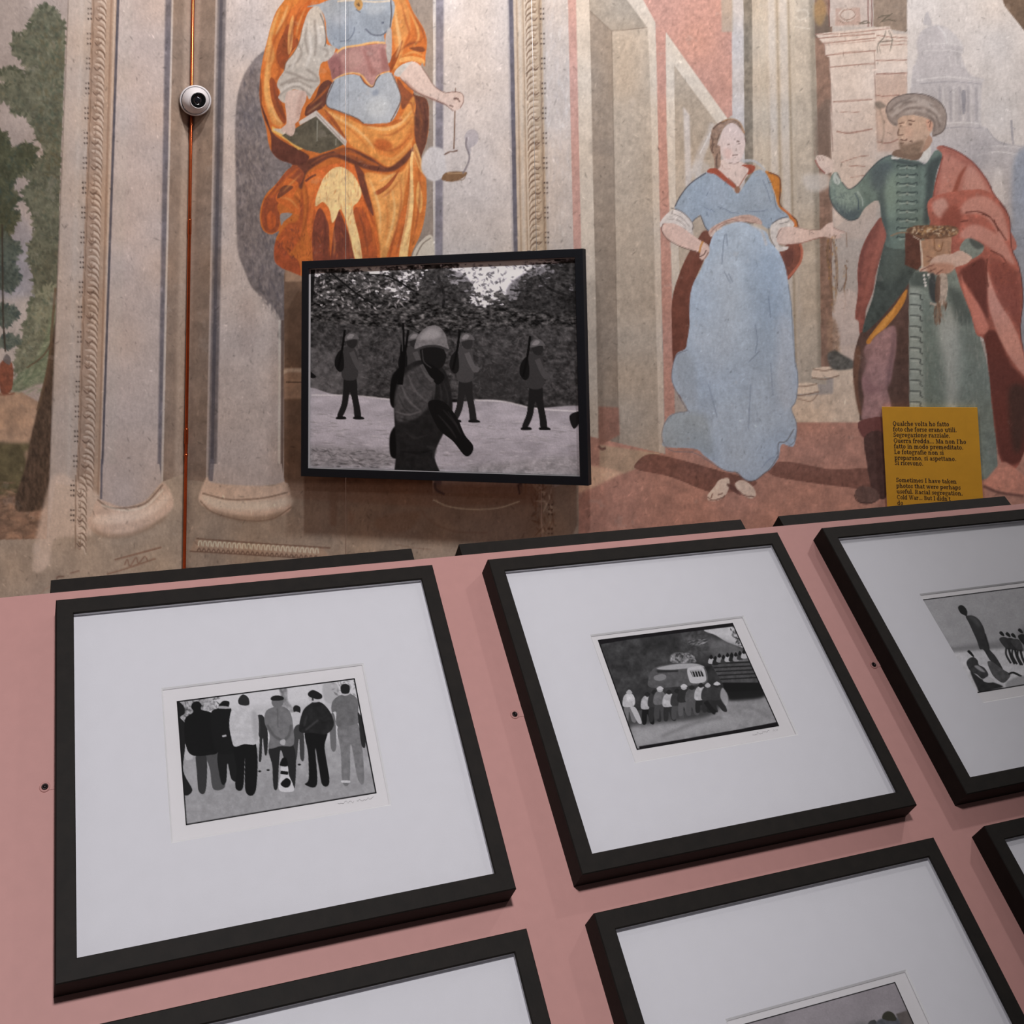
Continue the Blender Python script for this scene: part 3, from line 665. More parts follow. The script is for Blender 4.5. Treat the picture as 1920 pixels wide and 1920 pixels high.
    for l, w, c, al in (
            ([(500, 60), (450, 190), (415, 330), (385, 460)], 30, LT1, .7), ([(560, 40), (520, 150), (470, 260)], 24, LT2, .5), ([(600, 0), (560, 120), (500, 220), (450, 330), (420, 470)], 16, DK2, .6),
            ([(660, 40), (610, 160), (580, 300), (560, 420)], 16, DK1, .55), ([(690, 60), (640, 180), (620, 280)], 14, LT1, .6), ([(500, 300), (480, 420), (500, 540), (470, 600)], 26, DK2, .6),
            ([(410, 480), (395, 600), (400, 720), (440, 860)], 34, LT1, .65), ([(380, 560), (370, 680), (385, 800)], 14, OR1, .7), ([(450, 620), (470, 740), (520, 860), (545, 900)], 22, DK1, .55), ([(430, 780), (470, 880), (520, 930)], 16, LT2, .5),
            ([(1360, 40), (1380, 200), (1400, 330), (1370, 430)], 26, LT2, .55), ([(1410, 20), (1440, 140), (1470, 260), (1430, 340)], 16, DK2, .6), ([(1460, 60), (1520, 180), (1540, 280), (1500, 350)], 18, LT1, .7), ([(1500, 120), (1570, 230), (1590, 330)], 14, DK1, .5), ([(1400, 380), (1470, 330), (1560, 310)], 16, DK1, .6), ([(1420, 420), (1500, 390), (1580, 420)], 14, LT1, .7),
            ([(720, 790), (780, 740), (840, 680), (870, 640)], 16, OR1, .7), ([(700, 850), (770, 800), (820, 760)], 12, LT1, .5),
            ([(860, 840), (960, 900), (1060, 960), (1150, 1040), (1210, 1120)], 20, LT2, .55), ([(840, 850), (900, 960), (980, 1040)], 16, DK1, .6), ([(900, 900), (1010, 960), (1120, 1060), (1180, 1150)], 14, OR1, .6),
            ([(1160, 950), (1280, 970), (1400, 930), (1490, 830)], 24, LT2, .5), ([(1240, 1010), (1330, 1010), (1430, 950), (1500, 870)], 14, DK2, .55), ([(1200, 1080), (1300, 1130), (1400, 1100), (1490, 1000)], 16, DK2, .6), ([(1260, 1170), (1350, 1190), (1440, 1120), (1500, 1030)], 20, LT1, .55), ([(1420, 800), (1480, 770), (1505, 860)], 14, DK1, .6),
            ([(720, 1240), (820, 1180), (940, 1150), (1060, 1160), (1180, 1220), (1290, 1268)], 14, OR1, .6), ([(760, 1220), (880, 1160), (1000, 1145)], 10, DK1, .8), ([(1050, 1180), (1150, 1240), (1280, 1280)], 12, DK1, .8),
            ([(640, 1260), (560, 1330), (480, 1420), (420, 1490)], 18, OR1, .6), ([(660, 1300), (580, 1380), (520, 1440)], 12, LT1, .5), ([(500, 1480), (580, 1500), (640, 1570)], 14, LT1, .5), ([(420, 1480), (390, 1580), (400, 1680)], 18, DK1, .5), ([(460, 1520), (440, 1620), (450, 1710)], 12, DK1, .55), ([(600, 1460), (650, 1520), (660, 1620)], 14, DK1, .6),
            ([(690, 1380), (710, 1520), (690, 1680), (640, 1820)], 18, DK1, .5), ([(730, 1360), (740, 1520), (730, 1700), (720, 1860)], 14, OR1, .7), ([(760, 1560), (750, 1720), (760, 1900)], 12, DK1, .7),
            ([(830, 1600), (840, 1740), (830, 1920)], 12, (100, 44, 34), .7), ([(880, 1680), (880, 1800), (870, 1920)], 12, OR1, .7), ([(960, 1640), (970, 1780), (960, 1920)], 12, (98, 42, 34), .7), ([(900, 1700), (910, 1840), (900, 1920)], 10, LT1, .5), ([(1000, 1700), (1030, 1820), (1040, 1940)], 10, DK2, .7),
            ([(1090, 1600), (1130, 1720), (1160, 1900)], 18, DK1, .55), ([(1140, 1560), (1190, 1700), (1210, 1880)], 14, OR1, .7), ([(1120, 1480), (1170, 1580), (1200, 1680)], 12, DK1, .7),
            ([(1170, 1340), (1210, 1440), (1250, 1600), (1250, 1760)], 18, LT2, .5), ([(1240, 1360), (1290, 1340), (1370, 1290)], 14, LT2, .5), ([(1260, 1480), (1320, 1440), (1400, 1350)], 14, DK2, .6), ([(1290, 1500), (1310, 1640), (1290, 1800)], 16, OR1, .5), ([(1340, 1420), (1360, 1560), (1340, 1700), (1290, 1860)], 16, LT2, .5), ([(1400, 1340), (1410, 1500), (1380, 1680), (1320, 1860)], 14, DK2, .65), ([(1440, 1260), (1440, 1440), (1420, 1600)], 14, OR1, .6), ([(1380, 1700), (1340, 1840), (1320, 1940)], 14, DK1, .55), ([(1430, 1680), (1400, 1800), (1370, 1920)], 12, DK1, .6),
            ([(1470, 1260), (1470, 1440), (1450, 1640), (1410, 1840)], 12, DK2, .7), ([(1510, 1240), (1515, 1420), (1500, 1640), (1450, 1840)], 12, OR1, .8), ([(1540, 1260), (1550, 1420), (1530, 1640), (1490, 1820)], 16, DK1, .5), ([(1570, 1300), (1585, 1440), (1570, 1600), (1530, 1740)], 12, OR1, .8), ([(1500, 1100), (1530, 1180), (1560, 1280)], 12, DK2, .7), ([(1480, 1080), (1500, 1160), (1520, 1260)], 10, LT2, .6),
            ([(1530, 780), (1560, 900), (1550, 1040)], 16, (150, 84, 48), .6), ([(1580, 800), (1595, 920), (1575, 1060)], 12, (80, 42, 36), .7)):
        F.L(l, w, c, al, 1.3, True, None, .7, clip=cl)
    # fine painterly hatching on the mantle
    F.dabs([(700, 1320), (1000, 1240), (1180, 1400), (1240, 1900), (760, 1900)], [(112, 52, 38), (206, 120, 62), (170, 86, 48)], 160, 60, 10, 1.5, .25, .35, 74)
    F.dabs([(470, 1800), (640, 1700), (760, 1900), (560, 1940)], [(96, 44, 34), (186, 100, 54)], 80, 46, 10, 1.4, .4, .4, 75)
    F.dabs([(1500, 760), (1600, 780), (1580, 1080), (1520, 1000)], [(84, 46, 38), (150, 80, 50)], 60, 40, 9, 1.3, .3, .5, 76)
    F.P([(1000, 20), (1010, -120), (1130, -130), (1150, 10)], (206, 172, 156), 1, .8)
    F.P([(980, -180), (1000, -330), (1080, -380), (1170, -330), (1190, -200), (1130, -90), (1050, -90)], (210, 178, 162), 1, .8)
    F.P([(960, -180), (950, -330), (1040, -430), (1160, -420), (1220, -300), (1200, -160), (1160, -300), (1060, -350), (1000, -300)], (130, 92, 66), 1, 1)
    # blue cuirass
    BL = (152, 160, 170)
    b = F.P([(700, 50), (790, 30), (930, -10), (1330, -10), (1336, 180), (1318, 232), (1280, 262), (1282, 325), (1180, 322), (1050, 348), (960, 374), (905, 352), (870, 320), (850, 260), (838, 140), (790, 60)], BL, 1, .6, True, None, .04, 77, 12)
    F.P([(870, 150), (950, 100), (1040, 150), (1055, 220), (1010, 290), (920, 300), (870, 250)], (140, 149, 162), .7, 5, clip=b)
    F.P([(1110, 100), (1200, 50), (1310, 80), (1330, 170), (1290, 245), (1200, 262), (1130, 200)], (142, 150, 160), .9, 5, clip=b)
    F.P([(1150, 40), (1260, 20), (1300, 60), (1220, 110), (1150, 100)], (176, 180, 184), .8, 6, clip=b)
    F.P([(900, 120), (980, 110), (1000, 170), (930, 190)], (172, 176, 184), .6, 6, clip=b)
    F.L([(1060, 200), (1050, 250), (1010, 300), (950, 310)], 9, (104, 112, 128), .75, 1)
    F.L([(1140, 215), (1190, 258), (1260, 262), (1315, 225)], 11, (94, 98, 112), .85, 1)
    F.L([(1330, 0), (1336, 100), (1325, 210)], 9, (74, 66, 70), .8, .8)
    F.L([(1262, 172), (1280, 170)], 14, (84, 90, 108), .8, 1)
    F.L([(930, 10), (1050, 2), (1200, 14), (1325, 6)], 14, (214, 190, 160), .9, .8)
    F.P([(1055, 30), (1085, -20), (1120, 20), (1115, 60), (1090, 78)], (186, 140, 84), 1, .8)
    F.L([(1075, 30), (1095, 45), (1088, 20)], 8, (92, 62, 40), .9, .5)
    F.L([(1070, 70), (1105, 95)], 8, (80, 72, 72), .7, .8)
    F.P([(1300, 235), (1335, 220), (1336, 420), (1310, 470), (1290, 330)], (176, 170, 166), .9, 1)
    # pink girdle
    g = F.P([(905, 400), (960, 372), (1080, 348), (1282, 326), (1292, 380), (1312, 480), (1322, 530), (1272, 540), (1232, 572), (1212, 622), (1190, 652), (1150, 612), (1112, 562), (1040, 546), (960, 568), (898, 605), (880, 540), (858, 455)], (182, 122, 112), 1, .6, True, None, .09, 78, 8)
    F.P([(858, 455), (920, 420), (960, 470), (970, 560), (900, 604), (878, 540)], (150, 84, 82), .75, 3, clip=g)
    F.P([(1120, 370), (1160, 400), (1190, 500), (1230, 540), (1180, 560), (1150, 460)], (164, 96, 86), .7, 3, clip=g)
    F.P([(1250, 360), (1290, 380), (1315, 500), (1270, 530), (1260, 440)], (156, 90, 84), .7, 3, clip=g)
    F.P([(990, 400), (1090, 380), (1120, 470), (1020, 520)], (194, 138, 124), .7, 4, clip=g)
    F.L([(925, 395), (980, 358), (1100, 338), (1200, 318), (1290, 322)], 16, (224, 172, 112), .95, .8)
    F.L([(898, 604), (960, 566), (1040, 546), (1110, 562), (1150, 612), (1190, 648), (1212, 620), (1236, 568), (1320, 536)], 10, (222, 178, 120), .9, .8)
    # pale blue belly
    e = F.P([(905, 605), (960, 574), (1040, 556), (1108, 576), (1132, 622), (1190, 658), (1220, 604), (1245, 566), (1330, 545), (1372, 612), (1400, 700), (1406, 760), (1380, 842), (1332, 912), (1250, 926), (1130, 926), (1090, 890), (1000, 860), (930, 830), (862, 802), (845, 752), (868, 672)], (164, 170, 178), 1, .7, True, None, .03, 79, 14)
    F.P([(1160, 760), (1230, 720), (1310, 760), (1300, 850), (1220, 880), (1150, 840)], (188, 192, 194), .8, 10, clip=e)
    F.P([(900, 640), (960, 620), (940, 780), (880, 780), (860, 730)], (146, 154, 166), .7, 8, clip=e)
    F.P([(1190, 690), (1230, 670), (1240, 700), (1205, 720)], (132, 142, 160), .7, 2)
    F.L([(905, 610), (850, 740), (858, 800), (940, 832), (1060, 880), (1130, 926)], 8, (90, 70, 62), .8, .8)
    F.L([(1340, 555), (1398, 690), (1400, 770), (1330, 912)], 8, (108, 72, 54), .8, .8)
    F.L([(1100, 570), (1140, 628), (1195, 652), (1220, 600), (1250, 562)], 8, (92, 50, 42), .8, .6)
    # white sleeve
    w = F.P([(740, 60), (790, 50), (828, 130), (844, 260), (850, 330), (912, 352), (904, 402), (860, 452), (812, 472), (792, 540), (800, 620), (772, 662), (742, 712), (720, 745), (690, 700), (620, 672), (560, 694), (540, 772), (488, 735), (502, 690), (478, 642), (490, 592), (530, 530), (550, 462), (600, 400), (642, 320), (664, 228), (702, 110)], (188, 176, 162), 1, .7, True, None, .06, 80, 10)
    for l in ([(640, 330), (660, 400), (620, 470), (560, 500)], [(700, 200), (690, 300), (720, 420)], [(760, 150), (770, 300), (760, 420)], [(540, 540), (620, 560), (700, 600), (790, 610)], [(560, 620), (640, 610), (740, 660)], [(700, 520), (760, 560), (790, 600)], [(500, 640), (580, 600), (660, 580)], [(820, 360), (860, 390), (840, 430)], [(490, 720), (560, 660), (640, 650), (730, 720)]):
        F.L(l, 18, (136, 122, 110), .6, 1.6, clip=w)
    for l in ([(720, 240), (730, 380), (700, 500)], [(620, 440), (580, 520)], [(500, 690), (580, 640), (660, 630)], [(780, 180), (800, 320)]):
        F.L(l, 22, (212, 202, 190), .6, 2, clip=w)
    F.L([(800, 100), (830, 180), (845, 300), (835, 350)], 7, (70, 62, 60), .7, .6)
    F.L([(664, 228), (642, 320), (600, 400), (545, 470), (530, 530)], 7, (130, 92, 64), .7, .6)
    # left forearm and hand
    F.P([(552, 692), (612, 676), (692, 690), (694, 752), (662, 822), (642, 900), (612, 932), (606, 1000), (576, 1018), (540, 1000), (518, 992), (514, 960), (546, 930), (546, 850), (538, 772)], (206, 172, 156), 1, .6, True, None, .03, 81, 8)
    F.P([(650, 700), (692, 700), (660, 820), (640, 880), (620, 860)], (180, 138, 122), .6, 3)
    for l in ([(560, 950), (560, 1010)], [(580, 955), (585, 1010)], [(600, 950), (602, 1000)], [(540, 950), (530, 990)]):
        F.L(l, 5, (128, 84, 72), .7, .4)
    # book
    F.P([(440, 945), (560, 1010), (700, 1110), (640, 1125), (560, 1060), (440, 985)], (214, 168, 92), 1, .6, False)
    F.P([(440, 968), (540, 960), (600, 1010), (520, 1010)], (190, 178, 160), .9, .6, False)
    F.P([(512, 1015), (620, 960), (775, 865), (900, 965), (992, 1075), (900, 1120), (800, 1150), (690, 1125), (600, 1080)], (92, 84, 66), 1, .8, False, None, .12, 82, 8)
    F.P([(640, 912), (772, 828), (1002, 1058), (992, 1098), (770, 872), (650, 938)], (196, 182, 170), 1, .6, False)
    F.L([(772, 850), (985, 1075)], 5, (110, 84, 70), .7, .5, False)
    F.L([(780, 900), (778, 1060)], 9, (150, 146, 128), .7, .6)
    F.L([(920, 1040), (918, 1090)], 7, (150, 146, 128), .7, .6)
    F.P([(555, 930), (612, 935), (606, 1000), (580, 1020), (540, 1000), (518, 990), (516, 962)], (202, 168, 152), 1, .6)
    # right cuff, forearm, scales
    F.P([(1365, 530), (1420, 482), (1500, 462), (1470, 520), (1410, 572), (1360, 566)], (198, 190, 182), 1, .7, True, None, .06, 83, 6)
    F.P([(1400, 580), (1440, 520), (1500, 464), (1560, 500), (1602, 562), (1662, 650), (1740, 694), (1800, 686), (1862, 700), (1876, 760), (1850, 812), (1805, 832), (1770, 812), (1740, 782), (1680, 756), (1600, 730), (1520, 690), (1440, 622)], (212, 182, 168), 1, .6, True, None, .03, 84, 8)
    F.P([(1440, 600), (1540, 690), (1680, 750), (1760, 790), (1680, 765), (1560, 715), (1460, 650)], (160, 108, 92), .7, 1.5)
    F.L([(1560, 500), (1602, 562), (1662, 650), (1738, 694), (1800, 688), (1864, 702), (1876, 760), (1850, 812)], 6, (126, 88, 78), .8, .5)
    F.L([(1400, 582), (1440, 622), (1520, 690), (1680, 758), (1740, 786), (1800, 832)], 6, (112, 72, 62), .8, .5)
    for l in ([(1805, 745), (1840, 740)], [(1830, 740), (1850, 765)], [(1770, 790), (1800, 800)], [(1800, 740), (1830, 735)]):
        F.L(l, 9, (96, 62, 54), .8, .5)
    F.P([(1640, 1100), (1720, 1120), (1740, 1200), (1745, 1300), (1690, 1350), (1620, 1350), (1565, 1280), (1565, 1190), (1600, 1130)], (196, 188, 186), 1, 1.8, True, None, .02, 85, 10)
    F.L([(1815, 660), (1815, 690)], 6, (110, 74, 56), .9, .5, False)
    F.L([(1812, 830), (1808, 1000), (1804, 1120)], 9, (112, 74, 52), .9, .5)
    F.L([(1732, 1160), (1770, 1140), (1805, 1136), (1832, 1128)], 11, (104, 70, 54), .9, .5)
    F.P([(1712, 1340), (1752, 1292), (1898, 1290), (1870, 1335), (1800, 1362), (1740, 1358)], (130, 92, 60), 1, .6)
    F.L([(1755, 1300), (1890, 1298)], 7, (186, 150, 110), .8, .5)
    F.zoom(800, 0, 4)
    F.P([(290, 1060), (285, 1020), (310, 980), (350, 970), (385, 1000), (388, 1050), (360, 1090), (330, 1110), (328, 1160), (305, 1130)], (168, 158, 162), .9, 1)
    F.L([(300, 1030), (295, 1090), (315, 1150), (318, 1200), (290, 1270), (270, 1300)], 14, (122, 110, 114), .8, .8)
    F.L([(300, 1290), (275, 1345), (200, 1358)], 7, (120, 84, 56), .7, .5)
    F.off = (0., 0., 1.)
    # pale rock / stool at the right foot
    F.P([(772, 486), (784, 458), (806, 440), (814, 460), (812, 520), (776, 520)], (190, 176, 156), .95, 1.2)
    F.L([(780, 480), (792, 458), (808, 446)], 2.4, (110, 92, 76), .7, .5)


def blue_lady(F):
    F.zoom(1220, 200, 4.8)
    # brown mantle behind
    F.P([(480, 1120), (560, 1140), (530, 1260), (480, 1380), (400, 1560), (360, 1700), (360, 1960), (350, 2200), (330, 2420), (290, 2620), (240, 2560), (200, 2300), (190, 2000), (196, 1720), (260, 1500), (330, 1340), (420, 1200)], (112, 60, 46), 1, .8, True, 560, .1, 91, 10)
    F.P([(480, 1120), (550, 1140), (520, 1230), (440, 1300), (330, 1420), (360, 1300), (430, 1190)], (122, 70, 54), .8, 3)
    F.P([(1020, 590), (1080, 590), (1160, 640), (1175, 760), (1160, 880), (1230, 950), (1300, 1010), (1330, 1090), (1290, 1080), (1240, 990), (1150, 900), (1110, 760)], (176, 116, 58), 1, .7, True, None, .07, 92, 8)
    F.L([(1060, 590), (1160, 640), (1165, 780), (1165, 880), (1240, 960), (1310, 1020), (1330, 1090)], 12, (102, 56, 40), .85, .6)
    F.L([(1180, 910), (1260, 980), (1310, 1080)], 12, (196, 110, 70), .9, .6)
    F.P([(1160, 1310), (1250, 1230), (1330, 1210), (1365, 1290), (1350, 1400), (1290, 1500), (1230, 1560), (1205, 1480)], (132, 72, 56), 1, .8, True, None, .08, 93, 8)
    F.L([(1340, 1220), (1362, 1300), (1345, 1400), (1280, 1490), (1228, 1545)], 22, (182, 100, 76), .85, .8)
    F.P([(1190, 1320), (1260, 1270), (1290, 1340), (1250, 1430), (1215, 1460)], (104, 58, 50), .7, 3)
    # veil
    F.L([(560, 150), (520, 260), (460, 370), (420, 480), (380, 600)], 50, (196, 190, 190), .55, 3)
    F.L([(540, 230), (490, 330), (440, 430)], 12, (214, 212, 212), .7, 1)
    F.P([(420, 480), (520, 520), (520, 600), (360, 640), (370, 560)], (190, 186, 184), .5, 3)
    # dress
    BL = (142, 160, 180)
    top = F.P([(500, 590), (600, 620), (700, 690), (780, 780), (860, 680), (940, 580), (1020, 580), (1080, 680), (1110, 780), (1150, 900), (1230, 970), (1240, 1010), (1160, 1020), (1090, 1060), (1060, 1100), (960, 1040), (820, 1000), (680, 1020), (560, 1080), (520, 1120), (490, 1080), (450, 980), (400, 1010), (370, 1040), (300, 1000), (230, 940), (220, 890), (270, 800), (360, 690)], BL, 1, .7, True, None, .035, 94, 14)
    skirt = F.P([(700, 1060), (820, 1036), (940, 1080), (1040, 1130), (1080, 1220), (1150, 1300), (1210, 1440), (1240, 1600), (1270, 1800), (1290, 2050), (1300, 2260), (1330, 2440), (1310, 2640), (1270, 2720), (1310, 2840), (1310, 2960), (1280, 3060), (1180, 3040), (1150, 3160), (1080, 3260), (1020, 3300), (940, 3360), (860, 3360), (780, 3290), (720, 3290), (640, 3260), (560, 3200), (480, 3140), (400, 3080), (130 + 0, 3060), (110, 3000), (112, 2900), (160, 2790), (250, 2750), (330, 2740), (300, 2660), (200, 2500), (190, 2400), (230, 2230), (310, 2180), (330, 2100), (350, 1960), (350, 1760), (380, 1600), (450, 1470), (510, 1310), (560, 1160), (620, 1100)], (138, 156, 176), 1, .8, True, None, .04, 95, 16)
    if skirt:
        F.P([(480, 1500), (700, 1300), (760, 1700), (700, 2300), (500, 2500), (380, 2100), (400, 1700)], (154, 168, 184), .5, 12, clip=skirt)
        F.P([(860, 1400), (1100, 1380), (1180, 1800), (1180, 2300), (950, 2400), (900, 1900)], (128, 148, 170), .55, 12, clip=skirt)
        F.P([(1150, 1900), (1290, 2000), (1320, 2500), (1260, 2720), (1150, 2600)], (146, 156, 170), .6, 8, clip=skirt)
        F.P([(120, 2760), (330, 2740), (520, 2820), (560, 3140), (400, 3090), (130, 3060)], (116, 126, 130), .7, 8, clip=skirt)
        F.P([(210, 2260), (330, 2200), (420, 2400), (400, 2700), (250, 2600)], (124, 134, 144), .6, 7, clip=skirt)
        F.P([(600, 2700), (900, 2600), (1100, 2800), (1040, 3300), (700, 3280), (560, 3100)], (134, 150, 166), .5, 10, clip=skirt)
    # skirt outlines
    F.L([(1240, 1600), (1270, 1850), (1295, 2250), (1325, 2440), (1305, 2650), (1265, 2720), (1312, 2850), (1300, 3000), (1240, 3060)], 9, (92, 96, 106), .65, .7)
    F.L([(330, 2190), (230, 2240), (190, 2400), (210, 2520), (310, 2700), (350, 2750)], 8, (86, 84, 96), .7, .7)
    F.L([(330, 2740), (200, 2770), (112, 2880), (112, 3020), (200, 3100), (380, 3110), (540, 3200), (660, 3270), (780, 3292)], 8, (92, 86, 90), .7, .7)
    F.L([(1150, 3140), (1080, 3250), (1010, 3310), (940, 3362), (860, 3362), (770, 3290)], 9, (76, 74, 80), .75, .7)
    F.L([(1290, 2900), (1220, 3010), (1150, 3030), (1150, 3160)], 9, (84, 82, 86), .8, .7)
    F.dabs([(420, 1650), (700, 1200), (1050, 1200), (1230, 1700), (1280, 2400), (1100, 3000), (500, 3000), (360, 2200)], [(112, 128, 150), (160, 172, 186), (124, 142, 164), (150, 164, 182)], 420, 46, 12, 1.2, .6, .35, 96)
    for l in ([(665, 1150), (650, 1280), (640, 1420)], [(680, 1140), (690, 1250)], [(700, 1500), (740, 1580)], [(660, 1480), (720, 1590)], [(940, 1960), (960, 2100), (940, 2220)], [(880, 2300), (980, 2200)], [(1060, 1700), (1080, 1900)], [(520, 2500), (600, 2800)], [(900, 2500), (880, 2900)], [(1000, 3250), (1060, 3180), (1120, 3150)], [(1080, 2300), (1100, 2600)]):
        F.L(l, 10, (92, 106, 130), .5, 1)
    # bodice lines
    F.P([(480, 720), (600, 680), (700, 780), (640, 900), (500, 880)], (152, 168, 188), .5, 8, clip=top)
    F.P([(860, 760), (1000, 700), (1080, 860), (960, 940), (840, 900)], (150, 166, 184), .4, 8, clip=top)
    for l in ([(600, 900), (660, 920), (720, 950)], [(540, 920), (580, 950)], [(500, 950), (520, 990)], [(850, 940), (960, 945), (1050, 930)], [(480, 900), (540, 940)], [(1010, 660), (1050, 760), (1080, 860)], [(1050, 640), (1100, 780)], [(700, 950), (800, 960)], [(520, 770), (500, 800)]):
        F.L(l, 8, (96, 110, 136), .6, .7)
    F.L([(218, 900), (270, 800), (360, 690), (500, 595)], 10, (66, 62, 70), .8, .6)
    F.L([(450, 980), (490, 1080), (525, 1120)], 9, (66, 66, 76), .8, .6)
    F.L([(450, 980), (400, 1010), (365, 1050)], 8, (76, 76, 84), .7, .6)
    F.L([(1110, 780), (1135, 910), (1200, 970)], 8, (104, 112, 130), .8, .6)
    # neck, face, hair
    SK = (212, 186, 176)
    F.P([(620, 480), (610, 580), (700, 660), (770, 740), (850, 650), (900, 560), (820, 500)], SK, 1, .7)
    F.P([(620, 300), (650, 210), (720, 150), (790, 170), (840, 250), (850, 340), (830, 440), (790, 500), (730, 516), (670, 490), (630, 420), (600, 350)], (214, 190, 184), 1, .6)
    F.P([(660, 390), (720, 380), (730, 450), (680, 470)], (212, 170, 160), .7, 3)
    F.P([(600, 340), (625, 360), (630, 470), (625, 540), (580, 560), (570, 470), (550, 420), (530, 360), (540, 260), (560, 190), (620, 140), (700, 110), (780, 125), (830, 190), (850, 260), (820, 220), (770, 160), (710, 150), (660, 190), (625, 260)], (150, 116, 96), .92, .7, True, None, .18, 97, 5)
    for l in ([(560, 200), (620, 150), (700, 118)], [(545, 260), (560, 310), (545, 360)], [(570, 330), (550, 390), (570, 420)], [(600, 420), (590, 500), (600, 560)], [(620, 240), (600, 300)]):
        F.L(l, 14, (84, 62, 56), .7, .7, True, None, .5)
    F.L([(640, 140), (720, 108), (800, 140), (845, 240)], 10, (176, 130, 86), .8, .6)
    for l, wd in (([(775, 310), (800, 315)], 14), ([(785, 335), (805, 330)], 8), ([(690, 340), (712, 338)], 9), ([(735, 438), (765, 434), (785, 438)], 8), ([(765, 370), (775, 395), (760, 400)], 4), ([(755, 460), (770, 458)], 5), ([(700, 505), (760, 512), (800, 495)], 6), ([(848, 280), (856, 320)], 9)):
        F.L(l, wd, (92, 66, 58), .75, .5)
    F.L([(640, 520), (660, 560), (720, 560)], 5, (170, 128, 116), .6, .6)
    # red collar and brooch
    F.P([(510, 575), (540, 555), (600, 560), (690, 640), (780, 720), (760, 740), (660, 670), (580, 610), (515, 595)], (168, 78, 56), 1, .6)
    F.P([(820, 530), (860, 520), (940, 535), (920, 590), (870, 610), (880, 560)], (168, 78, 56), 1, .6)
    F.L([(870, 600), (830, 660), (790, 730)], 9, (150, 96, 78), .8, .5)
    F.L([(700, 640), (760, 700), (780, 760)], 8, (130, 90, 74), .8, .5)
    F.P([(755, 735), (780, 715), (805, 735), (795, 775), (765, 775)], (150, 104, 80), 1, .6)
    F.L([(830, 490), (930, 490), (1020, 560), (1010, 590)], 24, (178, 182, 188), .8, 1)
    # sash
    F.P([(520, 1130), (560, 1080), (680, 1020), (800, 980), (900, 975), (980, 1010), (1000, 1060), (900, 1040), (780, 1030), (680, 1050), (590, 1120), (550, 1170)], (192, 156, 142), 1, .7, True, None, .06, 98, 8)
    for l in ([(540, 1130), (620, 1060), (760, 1010), (900, 1000)], [(580, 1120), (680, 1050), (820, 1035), (960, 1050)], [(720, 1010), (800, 1030)]):
        F.L(l, 7, (140, 98, 88), .7, .6)
    F.L([(900, 1060), (990, 1110), (1030, 1200), (1040, 1250)], 24, (186, 180, 176), .7, 1.4)
    F.L([(540, 1170), (580, 1120), (640, 1090)], 18, (206, 190, 180), .7, 1)
    # her right arm (left in view)
    F.P([(200, 930), (300, 960), (370, 1030), (380, 1100), (340, 1140), (280, 1100), (200, 1060), (120, 1050), (95, 1090), (84, 1050), (120, 990)], (204, 194, 188), 1, .7, True, None, .06, 99, 7)
    F.P([(120, 1060), (200, 1050), (290, 1090), (370, 1150), (440, 1200), (520, 1250), (525, 1320), (480, 1380), (440, 1360), (440, 1310), (360, 1290), (240, 1250), (150, 1190), (98, 1110)], (208, 172, 158), 1, .6, True, None, .03, 100, 8)
    F.L([(112, 1050), (98, 1110), (150, 1190), (250, 1250), (360, 1290), (440, 1310)], 8, (96, 72, 66), .8, .6)
    F.L([(180, 910), (270, 940), (340, 1000), (380, 1060), (375, 1110)], 8, (92, 80, 78), .75, .6)
    for l in ([(180, 960), (280, 1000), (350, 1080)], [(150, 1010), (240, 1020), (320, 1080)], [(200, 930), (190, 970)]):
        F.L(l, 7, (126, 112, 106), .6, .6)
    F.L([(470, 1210), (450, 1260), (440, 1310)], 18, (176, 126, 74), .9, .6)
    F.L([(440, 1350), (480, 1330), (500, 1290)], 9, (80, 52, 46), .8, .5)
    F.L([(460, 1385), (490, 1360), (520, 1310)], 7, (110, 78, 68), .8, .5)
    # her left arm stretched to the right
    F.P([(1090, 1060), (1160, 1010), (1240, 1005), (1290, 1050), (1270, 1090), (1160, 1100), (1140, 1180), (1160, 1250), (1240, 1260), (1220, 1290), (1150, 1300), (1110, 1240), (1080, 1160)], (200, 190, 182), 1, .7, True, None, .06, 101, 7)
    F.P([(1170, 1090), (1300, 1082), (1430, 1110), (1520, 1110), (1580, 1060), (1640, 1040), (1650, 1090), (1720, 1120), (1750, 1130), (1700, 1150), (1720, 1170), (1660, 1190), (1560, 1170), (1470, 1190), (1360, 1230), (1220, 1240), (1140, 1220), (1140, 1150)], (208, 176, 162), 1, .6, True, None, .03, 102, 8)
    F.L([(1130, 1180), (1160, 1120), (1180, 1095)], 7, (110, 90, 84), .75, .6)
    F.L([(1150, 1240), (1230, 1240), (1360, 1226), (1470, 1192), (1560, 1172)], 8, (140, 86, 74), .8, .6)
    F.L([(1300, 1084), (1430, 1108), (1520, 1108), (1580, 1062)], 6, (150, 112, 100), .7, .6)
    F.L([(1640, 1085), (1700, 1115), (1750, 1130)], 6, (130, 92, 82), .7, .5)
    F.L([(1090, 1055), (1150, 1015), (1230, 990)], 10, (86, 84, 90), .8, .6)
    F.L([(1060, 1080), (1075, 1180), (1120, 1260)], 8, (104, 98, 100), .8, .6)
    F.L([(1150, 1060), (1250, 1030)], 8, (120, 110, 106), .7, .6)
    F.off = (0., 0., 1.)
    # feet
    F.zoom(1080, 400, 3.2)
    F.P([(860, 1600), (915, 1590), (920, 1640), (890, 1700), (840, 1725), (795, 1720), (790, 1690), (830, 1640)], (176, 138, 122), 1, .7, True, None, .05, 103, 7)
    F.P([(955, 1620), (1000, 1600), (1060, 1640), (1080, 1690), (1050, 1710), (1000, 1690), (965, 1650)], (176, 138, 122), 1, .7, True, None, .05, 104, 7)
